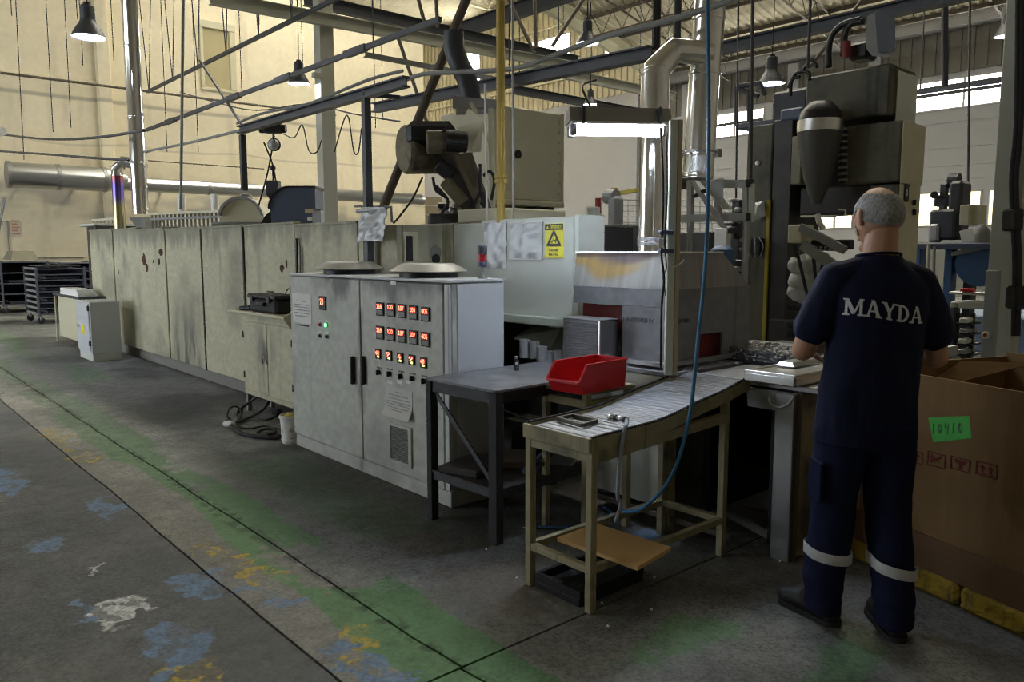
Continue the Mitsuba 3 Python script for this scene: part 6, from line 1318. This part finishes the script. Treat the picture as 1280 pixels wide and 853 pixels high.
solo('wall_cabinet', B(XR - 2, XR - 1.2, 9.5, 13.5, 0, 1.9, .03), STEELG, 'long dark machine row below the low windows', 'machine')
solo('bluish_machine', B(20, 21.5, 11.5, 13.2, 0, 1.5, .05), STEEL, 'dark machine in the distance below the low windows', 'machine')
solo('far_cabinet', B(26, 27, 22, 25.5, 0, 2.2, .03), STEEL, 'dark cabinet far back behind the fence', 'cabinet')
k = thing('strip_curtain', 'brown ribbed roller door at the end of the cream wall', 'roller door')
for i in range(10): part(k, 'slat', B(XE + .05, XE + 2.6, YL + .1, YL + .16, .1 + i * .36, .1 + i * .36 + .34, .01), mat('curtain', (.20, .165, .11), .7) if i == 0 else 'mat_curtain')

# ================================================================== carton on the yellow kerb
c0, c1 = A(3.72, 1.68, 0), A(3.16, .10, 0)
d1 = unit(c1 - c0); d2 = A(-d1[1], d1[0], 0); d2 = d2 if d2[0] > 0 else -d2
CL, CW, CH, CB = 1.70, .95, .96, .10
def cp(a, b, z): return c0 + d1 * a + d2 * b + A(0, 0, z)
cax = np.array([d1, d2, ZZ])
kb = thing('kerb', 'chipped yellow concrete kerb under the big carton', 'kerb')
seg = 6
for i in range(seg):
    a0, a1 = -.06 + i * (CL + .2) / seg, -.06 + (i + 1) * (CL + .2) / seg - .006
    m = OB((0, 0, 0), (a1 - a0, .34, CB), I3, .016)
    for _ in range(4): m = m.subdivide() if len(m.faces) < 6000 else m
    q = m.vertices; m.vertices = q + (q / np.maximum(np.linalg.norm(q, axis=1, keepdims=True), .05)) * ((meshkit.fbm(q * 16 + i * 7, 4, 5) - .55) * np.where(q[:, 2] > -.03, .055, 0))[:, None]
    m.vertices = m.vertices @ cax + cp((a0 + a1) / 2, .14, CB / 2); part(kb, 'block', m, CURB)
solo('pallet', cat(*[OB(cp(CL / 2, .40 + .13 * j, .05), (CL, .10, .10), cax, .004) for j in range(5)]), WOOD, 'wooden pallet under the big carton behind the yellow kerb', 'pallet')
carton = thing('carton', 'large open brown cardboard box with a green sticker and red handling marks', 'box')
tk = .012
def wallp(a0, b0, a1, b1, z0, z1): 
    p, q = cp(a0, b0, 0), cp(a1, b1, 0); return bar(p + A(0, 0, (z0 + z1) / 2), q + A(0, 0, (z0 + z1) / 2), tk, z1 - z0)
part(carton, 'front_wall', wallp(0, 0, CL, 0, CB, CH), CARD); part(carton, 'back_wall', wallp(0, CW, CL, CW, CB, CH + .02), CARD)
part(carton, 'end_wall', wallp(0, 0, 0, CW, CB, CH), CARD); part(carton, 'end_wall', wallp(CL, 0, CL, CW, CB, CH), CARD)
part(carton, 'bottom', OB(cp(CL / 2, CW / 2, CB + .01), (CL, CW, .015), cax), CARD)
part(carton, 'base_sleeve', cat(wallp(-.008, -.010, CL, -.010, CB, CB + .155), wallp(-.010, -.008, -.010, CW, CB, CB + .155)), mat('sleeve', (.125, .070, .032), .85))
part(carton, 'corner_flap', hull([cp(.015, .25, CH - .16), cp(.015, .6, CH - .01), cp(.16, CW - .02, CH - .02), cp(.02, .25, CH - .155), cp(.02, .6, CH - .005), cp(.165, CW - .02, CH - .015)]), CARD)
solo('white_slip', OB(cp(1.06, CW - .016, CH - .10), (.20, .006, .10), cax, .002), PAPER, 'white paper slip stuck inside the back wall of the big carton', 'paper')
# fill inside the box, so that the slip lies on something
part(carton, 'filling', OB(cp(CL / 2, CW / 2, CB + .02 + .27), (CL - .06, CW - .06, .50), cax, .02), CARD)
def fpt(u, v):  # point on the front wall
    d = at(u, v, D=3) - CAM; n = d2; t = ((c0 - CAM) @ n) / (d @ n); return CAM + d * t
def front(u, v): p = fpt(u, v) - c0; return p @ d1, p[2]
a, z = front(1188, 536)
FR = -d2 * (tk / 2 + .0005)
stv = [front(u, v) for u, v in ((1162, 522), (1213, 520), (1216, 548), (1168, 553))]
o_ = c0 + FR
st = part(carton, 'sticker', prism(Polygon(stv), o_ + d2 * .0, d1, ZZ, .0012) if np.cross(d1, ZZ) @ d2 < 0 else prism(Polygon(stv), o_ - d2 * .0012, d1, ZZ, .0012), GREENP, label='bright green paper sticker with 10410 written by hand')
n_ = unit(np.cross(d1, ZZ)); FO = .0014
strokes = {'1': [[(.25, 0), (.25, 1)]], '0': [[(0, .5), (.15, .95), (.45, .9), (.5, .4), (.25, 0), (.05, .2), (0, .5)]], '4': [[(.05, 1), (0, .5), (.5, .45)], [(.45, .95), (.45, 0)]]}
a0, z0 = front(1166, 543); a1, z1 = front(1205, 541); hgt = .045; ms = []
for i, ch in enumerate('10410'):
    for st_ in strokes[ch]:
        q = [o_ + n_ * (FO if n_ @ d2 < 0 else 0) + d1 * (a0 + (a1 - a0) * (i / 4.6) + x * .030) + A(0, 0, z0 + .004 + (z1 - z0) * i / 5 + y * hgt) - d2 * .0016 for x, y in st_]
        ms.append(tube(q, .0016, 5))
part(st, 'handwriting', cat(*ms), INK)
def mark(u0, v0, u1, v1, shapes):
    p, q = front(u0, v0), front(u1, v1); w, h = q[0] - p[0], p[1] - q[1]; fr = sbox(0, 0, 1, 1).difference(sbox(.07, .07, .93, .93))
    g = affinity.translate(affinity.scale(unary_union([fr] + shapes), w, h, origin=(0, 0)), p[0], q[1])
    part(carton, 'print_mark', prism(g, o_ - d2 * .0006, d1, ZZ, .0012), REDINK)
glass = [Polygon([(.2, .82), (.8, .82), (.72, .55), (.55, .45), (.55, .25), (.7, .18), (.3, .18), (.45, .25), (.45, .45), (.28, .55)])]
arrows = [Polygon([(x - .14, .55), (x, .82), (x + .14, .55), (x + .05, .55), (x + .05, .28), (x - .05, .28), (x - .05, .55)]) for x in (.32, .68)] + [sbox(.2, .14, .8, .2)]
umb = [Polygon([(.2, .5), (.3, .72), (.5, .8), (.7, .72), (.8, .5)]), sbox(.47, .2, .53, .5)]
cross = [LineString([(.25, .25), (.75, .75)]).buffer(.06), LineString([(.25, .75), (.55, .45)]).buffer(.06), sbox(.2, .3, .4, .7)]
mark(1141, 562, 1154, 581, umb); mark(1161, 563, 1183, 587, cross); mark(1190, 569, 1214, 592, glass); mark(1222, 575, 1248, 600, arrows)
# ================================================================== the worker, seen from behind
PO = at(1097, 330, D=3.05) * A(1, 1, 0)
PAX = np.array([RT, F0, ZZ])                                     # his right, his front, up
def W(p): return np.asarray(p, float) @ PAX + PO
def man(v, f): return m3.Manifold(m3.Mesh(np.asarray(v, np.float32), np.asarray(f, np.uint32)))
def loft(secs, n=40, sub=3):
    """sections (z, cx, cy, half width, half depth, squareness) into a closed body"""
    s = spline(secs, sub); th = np.arange(n) * 2 * np.pi / n; v = []
    for z, cx, cy, a, b, e in s:
        c_, s_ = np.cos(th), np.sin(th)
        v += list(np.stack([cx + a * np.sign(c_) * np.abs(c_) ** e, cy + b * np.sign(s_) * np.abs(s_) ** e, np.full(n, z)], 1))
    k = len(s); v += [[s[0][1], s[0][2], s[0][0]], [s[-1][1], s[-1][2], s[-1][0]]]; f = []
    for i in range(k - 1):
        for j in range(n): a, b = i * n + j, i * n + (j + 1) % n; f += [[a, b, b + n], [a, b + n, a + n]]
    for j in range(n): f += [[k * n, (j + 1) % n, j], [k * n + 1, (k - 1) * n + j, (k - 1) * n + (j + 1) % n]]
    m = trimesh.Trimesh(v, f, process=False)
    if m.volume < 0: m.invert()
    return man(m.vertices, m.faces)
def ball(c, r, sc=(1, 1, 1)): return m3.Manifold.sphere(r, 24).scale(list(sc)).translate(list(map(float, c)))
def bone(a, b, ra, rb): return m3.Manifold.batch_hull([ball(a, ra), ball(b, rb)])
def join(ms): return m3.Manifold.batch_boolean(ms, m3.OpType.Add)
def tomesh(m, edge=.014, it=8):
    m = m.refine_to_length(edge); q = m.to_mesh(); t = trimesh.Trimesh(q.vert_properties[:, :3], q.tri_verts, process=True)
    if it: trimesh.smoothing.filter_taubin(t, iterations=it)
    return t
# joints
SHL, SHR = A(-.172, .00, 1.392), A(.178, .00, 1.380)
ELL, ELR = A(-.258, .05, 1.110), A(.268, .03, 1.085)
WRL, WRR = A(-.135, .28, 1.100), A(.105, .27, 1.070)
NECK, HEADC = A(.005, .015, 1.50), A(.012, .045, 1.632)
def hand(wr, dirn, palm, s):
    """open hand, slightly curled: palm and five fingers; dirn where the fingers point, palm the palm's normal, s the thumb's side"""
    d, p = unit(dirn), unit(palm - np.dot(palm, unit(dirn)) * unit(dirn)); l = np.cross(d, p) * s; ms = []
    kn = [wr + d * .085 + l * o for o in (.030, .010, -.010, -.029)]
    ms.append(m3.Manifold.batch_hull([ball(wr + l * .02, .017), ball(wr - l * .02, .017)] + [ball(k, .012) for k in kn]))
    for k, L in zip(kn, (.072, .080, .074, .058)):
        a, b, c = k, k + d * L * .42 + p * L * .15, k + d * L * .66 + p * L * .45
        e = c + d * L * .05 + p * L * .28
        ms += [bone(a, b, .0098, .0090), bone(b, c, .0090, .0084), bone(c, e, .0084, .0076)]
    t0 = wr + d * .02 + l * .028; t1 = t0 + d * .035 + l * .028 + p * .012; t2 = t1 + d * .03 + l * .006 + p * .014
    ms += [bone(t0, t1, .014, .0105), bone(t1, t2, .0105, .0085)]
    return join(ms)
# head: tilted forward a little and turned to the left
hd = trimesh.creation.icosphere(4, 1.0); hv = hd.vertices
x, y, z = hv[:, 0].copy(), hv[:, 1].copy(), hv[:, 2].copy()
w = .082 * (1 - .10 * np.clip(-z, 0, 1) - .16 * np.clip(-z - .45, 0, 1)); dp = .100
hv = np.stack([x * w, y * dp * (1 - .05 * np.clip(-z, 0, 1)), z * .118], 1)
hv[:, 1] += np.where((z < -.25) & (y > 0), .014 * np.clip(-z, 0, 1), 0)            # jaw
hv[:, 1] -= np.where((z < -.2) & (y < 0), y * .045 * np.clip(-z - .2, 0, 1), 0)
hv[:, 1] -= np.where(y < -.2, .010 * np.exp(-((z - .1) / .5) ** 2) * (-y), 0)
hd.vertices = hv
def eul(ax_, a): c, s = math.cos(a), math.sin(a); return {'x': np.array([[1, 0, 0], [0, c, -s], [0, s, c]]), 'z': np.array([[c, -s, 0], [s, c, 0], [0, 0, 1.0]]), 'y': np.array([[c, 0, s], [0, 1, 0], [-s, 0, c]])}[ax_]
HR = eul('z', .20) @ eul('x', -.20) @ eul('y', .03)
def H(p): return HEADC + HR @ np.asarray(p, float)
def tr(m): return m.transform(np.hstack([HR, HEADC[:, None]]).astype(np.float64))
head = man(hd.vertices, hd.faces)
nose = m3.Manifold.batch_hull([ball((0, .098, .012), .008), ball((0, .120, -.028), .011), ball((-.012, .102, -.034), .008), ball((.012, .102, -.034), .008)])
brow = m3.Manifold.batch_hull([ball((-.04, .084, .024), .012), ball((.04, .084, .024), .012), ball((0, .092, .024), .012)])
lips = m3.Manifold.batch_hull([ball((-.020, .094, -.066), .006), ball((.020, .094, -.066), .006), ball((0, .103, -.064), .007)])
chin = ball((0, .085, -.100), .024)
ears = []
for s in (-1, 1):
    e = m3.Manifold.batch_hull([ball((s * .086, -.012, .022), .009), ball((s * .090, -.022, .012), .008), ball((s * .084, -.012, -.030), .008), ball((s * .080, .004, .018), .007), ball((s * .079, .002, -.025), .006)])
    ears.append(e - ball((s * .098, .002, .004), .014, (.6, 1, 1.5)))
skull = join([head, nose, brow, lips, chin] + ears)
skull = skull - ball((-.031, .092, .008), .010) - ball((.031, .092, .008), .010)
torso = loft([(.78, -.02, .0, .155, .10, .85), (.90, -.015, .0, .158, .105, .85), (1.05, -.005, .0, .148, .105, .85), (1.20, .0, .0, .160, .108, .85), (1.34, .0, .0, .172, .105, .85), (1.42, .0, .0, .165, .08, .9), (1.46, .003, .005, .10, .065, 1), (1.48, .004, .008, .07, .06, 1)])
LHIP, RHIP = A(-.095, .0, .84), A(.070, -.01, .84); LKN, RKN = A(-.118, .03, .49), A(.085, .0, .48); LAN, RAN = A(-.150, .03, .10), A(.085, -.09, .095)
LTOE, RTOE = A(-.225, .165, .033), A(.105, .09, .033)
bm = [torso, bone(NECK + A(0, -.005, -.06), H((0, -.02, -.07)), .066, .060), bone(SHL, ELL, .056, .042), bone(SHR, ELR, .057, .043), bone(ELL, WRL, .042, .029), bone(ELR, WRR, .043, .029), bone((ELL * .65 + WRL * .35), ELL, .043, .040), bone((ELR * .65 + WRR * .35), ELR, .045, .041),
      bone(NECK + A(0, -.01, -.07), SHL, .055, .05), bone(NECK + A(0, -.01, -.07), SHR, .055, .05),
      bone(LHIP, LKN, .085, .058), bone(RHIP, RKN, .085, .058), bone(LKN, LAN, .055, .040), bone(RKN, RAN, .055, .040), bone(LAN, LTOE, .026, .014), bone(RAN, RTOE, .026, .014),
      bone(LAN, LAN + A(.01, -.03, -.045), .030, .024), bone(RAN, RAN + A(0, -.03, -.045), .030, .024)]
body = join(bm)
bmesh = tomesh(body, .016, 10)
limbs = tomesh(join([hand(WRL, A(.95, .35, -.12), A(.1, -.5, -.8), 1), hand(WRR, A(-.9, .4, -.05), A(-.1, -.5, -.8), -1), bone(WRL - unit(WRL - ELL) * .06, WRL, .031, .026), bone(WRR - unit(WRR - ELR) * .06, WRR, .031, .026)]), .004, 3)
def toman(t): return man(t.vertices, t.faces)
smh = tomesh(tr(skull), .006, 3)
try:
    full = join([toman(bmesh), toman(limbs), toman(smh)]); q = full.to_mesh(); bodymesh = trimesh.Trimesh(q.vert_properties[:, :3], q.tri_verts, process=False)
    assert len(bodymesh.faces) > 5000
except Exception:
    bodymesh = cat(bmesh, limbs, smh)
def place(m): m = m.copy(); m.vertices = W(m.vertices); return (m.invert() or m) if m.volume < 0 else m
person = 'person'
put(person, place(bodymesh), SKIN, True)
tag(person, 'worker seen from behind in navy t-shirt and trousers standing by the big carton', 'person')
for s in (-1, 1): part(person, 'eye', place(trimesh.creation.icosphere(2, .0105).apply_translation(H((s * .031, .087, .008)))), WHITE, True)
# hair: a cropped grey ring, the crown bald
big = trimesh.Trimesh(hv * A(1.055, 1.05, 1.045), hd.faces, process=False)
hair = man(big.vertices, big.faces)
cut = m3.Manifold.cube([.4, .4, .4], True)
hair = hair - cut.translate([0, .235, -.05]) - cut.rotate([-38, 0, 0]).translate([0, .255, .14])         # the face
hair = hair - cut.rotate([26, 0, 0]).translate([0, -.085, -.275])                                     # the nape line
hair = hair - ball((0, -.030, .112), .074, (.88, 1.22, .80)) - ball((0, .045, .112), .07, (.9, 1.2, .7))                                          # the bald crown
for s in (-1, 1): hair = hair - ball((s * .088, .01, -.012), .034, (.7, .95, 1.25))
hm = tomesh(tr(hair), .006, 0); hm.vertices += hm.vertex_normals * ((meshkit.fbm(hm.vertices * 130, 2) - .5) * .004)[:, None]
part(person, 'hair', place(hm), HAIR, True, 'short grey hair around a bald crown')
# t-shirt
sh_ = loft([(.755, -.022, .0, .196, .125, .80), (.80, -.020, .0, .196, .124, .80), (.92, -.012, .0, .186, .122, .80), (1.05, -.002, .0, .180, .120, .82), (1.18, .004, .0, .180, .122, .82), (1.30, .006, .0, .188, .124, .82), (1.37, .005, .0, .186, .110, .85), (1.425, .004, .0, .142, .088, .9), (1.470, .004, .004, .096, .076, 1), (1.488, .005, .006, .078, .068, 1)])
def lerp(a, b, t): return a + (b - a) * t
sl = [bone(SHL + A(.01, 0, -.005), lerp(SHL, ELL, .66), .066, .074), bone(SHR + A(-.01, 0, -.005), lerp(SHR, ELR, .66), .066, .078), bone(A(-.055, 0, 1.425), SHL + A(.01, 0, 0), .062, .064), bone(A(.065, 0, 1.42), SHR + A(-.01, 0, 0), .062, .064)]
shirt = tomesh(join([sh_] + sl), .012, 12)
v = shirt.vertices; nrm = shirt.vertex_normals
arm = np.clip((np.abs(v[:, 0]) - .17) / .05, 0, 1)
fold = (meshkit.fbm(np.stack([v[:, 0] * 15, v[:, 1] * 15, v[:, 2] * 3.2], 1), 3, 4) - .5) * .030 + (meshkit.fbm(np.stack([v[:, 0] * 6 + v[:, 2] * 9, v[:, 1] * 6, v[:, 2] * 4], 1), 2, 8) - .5) * .014
flat = 1 - .75 * np.exp(-((v[:, 2] - 1.27) / .10) ** 2) * (v[:, 1] < -.05)
shirt.vertices = v + nrm * (fold * flat * (0.5 + .9 * np.clip((1.35 - v[:, 2]) / .5, 0, 1)))[:, None]
sm_ = shirt.copy()
tk_ = part(person, 'tshirt', place(shirt), SHIRT, True, 'navy blue t-shirt with white lettering on the back')
part(tk_, 'collar', place(tube(np.array([[.005 + .081 * math.cos(t), .006 + .070 * math.sin(t), 1.486 - .010 * math.sin(t)] for t in np.linspace(0, 2 * np.pi, 41)]), .0055, 8)), SHIRT, True)
# lettering with slab serifs, laid on the cloth
def L_(pts, w): return LineString(pts).buffer(w / 2, cap_style=2, join_style=2)
def serif(x, y, w=.30): return sbox(x - w / 2, y - .05, x + w / 2, y + .05)
def glyph(c):
    if c == 'M': return unary_union([L_([(.16, 0), (.16, 1)], .13), L_([(.96, 0), (.96, 1)], .19), L_([(.16, 1), (.56, .12)], .21), L_([(.56, .12), (.96, 1)], .10), serif(.16, .05, .36), serif(.97, .05, .42), serif(.12, .95, .26), serif(1.0, .95, .26)]).intersection(sbox(-1, 0, 3, 1)), 1.22
    if c == 'A': return unary_union([L_([(.14, 0), (.48, 1)], .11), L_([(.48, 1), (.86, 0)], .21), sbox(.25, .30, .72, .40), serif(.13, .05, .34), serif(.87, .05, .42), Polygon([(.36, 1.0), (.60, 1.0), (.52, .8), (.42, .8)])]).intersection(sbox(-1, 0, 3, 1)), 1.06
    if c == 'Y': return unary_union([L_([(.16, 1), (.50, .45)], .21), L_([(.84, 1), (.50, .45)], .11), L_([(.50, .5), (.50, 0)], .19), serif(.50, .05, .42), serif(.16, .95, .40), serif(.86, .95, .34)]).intersection(sbox(-1, 0, 3, 1)), .98
    o = affinity.scale(Point(0, 0).buffer(1, 24), .52, .5); i = affinity.scale(Point(0, 0).buffer(1, 24), .33, .38)
    d = affinity.translate(o.difference(i).intersection(sbox(0, -1, 2, 1)), .38, .5)
    return unary_union([d, L_([(.26, 0), (.26, 1)], .19), sbox(.05, 0, .42, .11), sbox(.05, .89, .42, 1)]).intersection(sbox(-1, 0, 3, 1)), 1.0
from scipy.interpolate import LinearNDInterpolator
vs = sm_.vertices; back = (sm_.vertex_normals[:, 1] < -.15) & (vs[:, 2] > 1.1) & (vs[:, 2] < 1.42) & (np.abs(vs[:, 0]) < .19)
surf = LinearNDInterpolator(vs[back][:, [0, 2]], vs[back][:, 1])
lk = part(tk_, 'lettering_base', None, None) if False else None
xcur, tot = 0, sum(glyph(c)[1] for c in 'MAYDA')
x0_, x1_, zA, zB = -.158, .134, 1.262, 1.232
for c in 'MAYDA':
    g, wd = glyph(c)
    cells = []
    for gx_ in np.arange(-.1, 1.4, .12):
        for gy_ in np.arange(0, 1.0, .25):
            q = g.intersection(sbox(gx_, gy_, gx_ + .12, gy_ + .25))
            cells += [p for p in getattr(q, 'geoms', [q]) if p.geom_type == 'Polygon' and p.area > 1e-5]
    m = cat(*[trimesh.creation.extrude_polygon(p, 1.0, engine='earcut') for p in cells])
    X_ = x0_ + (x1_ - x0_) * (xcur + m.vertices[:, 0]) / tot
    t_ = (X_ - x0_) / (x1_ - x0_)
    Z_ = zA + (zB - zA) * t_ + .004 * np.sin(t_ * 6) + m.vertices[:, 1] * .064
    Y_ = surf(X_, Z_); Y_ = np.where(np.isnan(Y_), -.12, Y_) - .0012 - .0014 * (1 - m.vertices[:, 2])
    m2_ = trimesh.Trimesh(W(np.stack([X_, Y_, Z_], 1)), m.faces[:, ::-1], process=False)
    part(tk_, 'letter', m2_, LETTER)
    xcur += wd
# trousers
def leg(hip, kn, an, sx):
    return loft([(.045, an[0], an[1] - .02, .066, .078, .9), (.09, an[0], an[1] - .015, .070, .084, .9), (.16, an[0] * .97 + .0, an[1] * .97 - .012, .076, .088, .9), (.27, lerp(an, kn, .42)[0], lerp(an, kn, .42)[1] - .012, .079, .088, .9), (kn[2], kn[0], kn[1] - .008, .083, .088, .9), (.62, lerp(kn, hip, .42)[0], lerp(kn, hip, .42)[1], .092, .100, .88), (.72, lerp(kn, hip, .7)[0], lerp(kn, hip, .7)[1], .098, .110, .88), (.84, hip[0], hip[1], .096, .118, .88)], 36)
tr_ = join([leg(LHIP, LKN, LAN + A(.004, 0, .0), -1), leg(RHIP, RKN, RAN, 1), loft([(.725, -.015, .0, .10, .10, .9), (.76, -.018, .0, .165, .116, .85), (.86, -.018, .0, .176, .118, .85), (.95, -.015, .0, .166, .112, .85)])])
tm = tomesh(tr_, .013, 8); v = tm.vertices
low = np.clip((.32 - v[:, 2]) / .22, 0, 1)
fold = (meshkit.fbm(np.stack([v[:, 0] * 9, v[:, 1] * 9, v[:, 2] * 5], 1), 3, 14) - .5) * .024 + low * (meshkit.fbm(np.stack([v[:, 0] * 5, v[:, 1] * 5, v[:, 2] * 26], 1), 2, 21) - .5) * .018
tm.vertices = v + tm.vertex_normals * fold[:, None]
tk2 = part(person, 'trousers', place(tm), TROUS, True, 'navy work trousers with a pale reflective band on each leg')
for an, kn, z0, tilt in ((LAN, LKN, .292, -.010), (RAN, RKN, .272, -.016)):
    sel = m3.Manifold(m3.Mesh(tm.vertices.astype(np.float32), tm.faces.astype(np.uint32)))
    c = lerp(an, kn, .45); n = 40; ring = []
    pts = tm.vertices[(np.abs(tm.vertices[:, 2] - z0) < .05) & (np.abs(tm.vertices[:, 0] - c[0]) < .105)]
    cc = pts.mean(0); ang = np.arctan2(pts[:, 1] - cc[1], pts[:, 0] - cc[0]); rad = np.hypot(pts[:, 0] - cc[0], pts[:, 1] - cc[1])
    v_, f_ = [], []
    for j in range(n):
        t = j * 2 * np.pi / n; da = np.abs((ang - t + np.pi) % (2 * np.pi) - np.pi); near = rad[da < .25]; r = (near.max() if len(near) else .085) + .003
        for dz, dr_e in ((-.021, 0), (.021, 0), (.021, -.006), (-.021, -.006)):
            v_.append([cc[0] + (r + dr_e) * math.cos(t), cc[1] + (r + dr_e) * math.sin(t), z0 + dz + tilt * math.cos(t) * (1 if an[0] < 0 else 1.2) + .006 * math.sin(t)])
    for j in range(n):
        for e in range(4): a, b = j * 4 + e, j * 4 + (e + 1) % 4; a2, b2 = ((j + 1) % n) * 4 + e, ((j + 1) % n) * 4 + (e + 1) % 4; f_ += [[a, a2, b2], [a, b2, b]]
    part(tk2, 'reflective_band', place(trimesh.Trimesh(v_, f_, process=False)), BAND, True)
part(tk2, 'thigh_pocket', place(OB(A(-.205, -.01, .60), (.016, .12, .16), I3, .006)), TROUS)
for an, toe, nm in ((LAN, LTOE, 'left'), (RAN, RTOE, 'right')):
    d = unit((toe - an) * A(1, 1, 0)); l = A(-d[1], d[0], 0); P_ = lambda a, b, z: A(an[0], an[1], 0) + d * a + l * b + A(0, 0, z)
    up = m3.Manifold.batch_hull([ball(P_(-.055, 0, .045), .038), ball(P_(.06, 0, .055), .042), ball(P_(-.045, 0, .115), .040), ball(P_(.02, 0, .115), .044)]) + m3.Manifold.batch_hull([ball(P_(.05, 0, .052), .043), ball(P_(.15, .006, .040), .038), ball(P_(.19, 0, .034), .028), ball(P_(.14, -.018, .036), .030)])
    um = tomesh(up.trim_by_plane([0, 0, 1], .018), .012, 4)
    k = part(person, 'shoe', place(um), SHOE, True)
    pl = unary_union([Point(-.055, 0).buffer(.042), Point(.15, .0).buffer(.050), sbox(-.055, -.038, .15, .042)]).convex_hull
    sp = prism(pl, W(A(an[0], an[1], .0)), d @ PAX, l @ PAX, .022)
    part(k, 'sole', sp, RUBBER)
# what he works on: the edge of the conveyor and a small tray in his hands
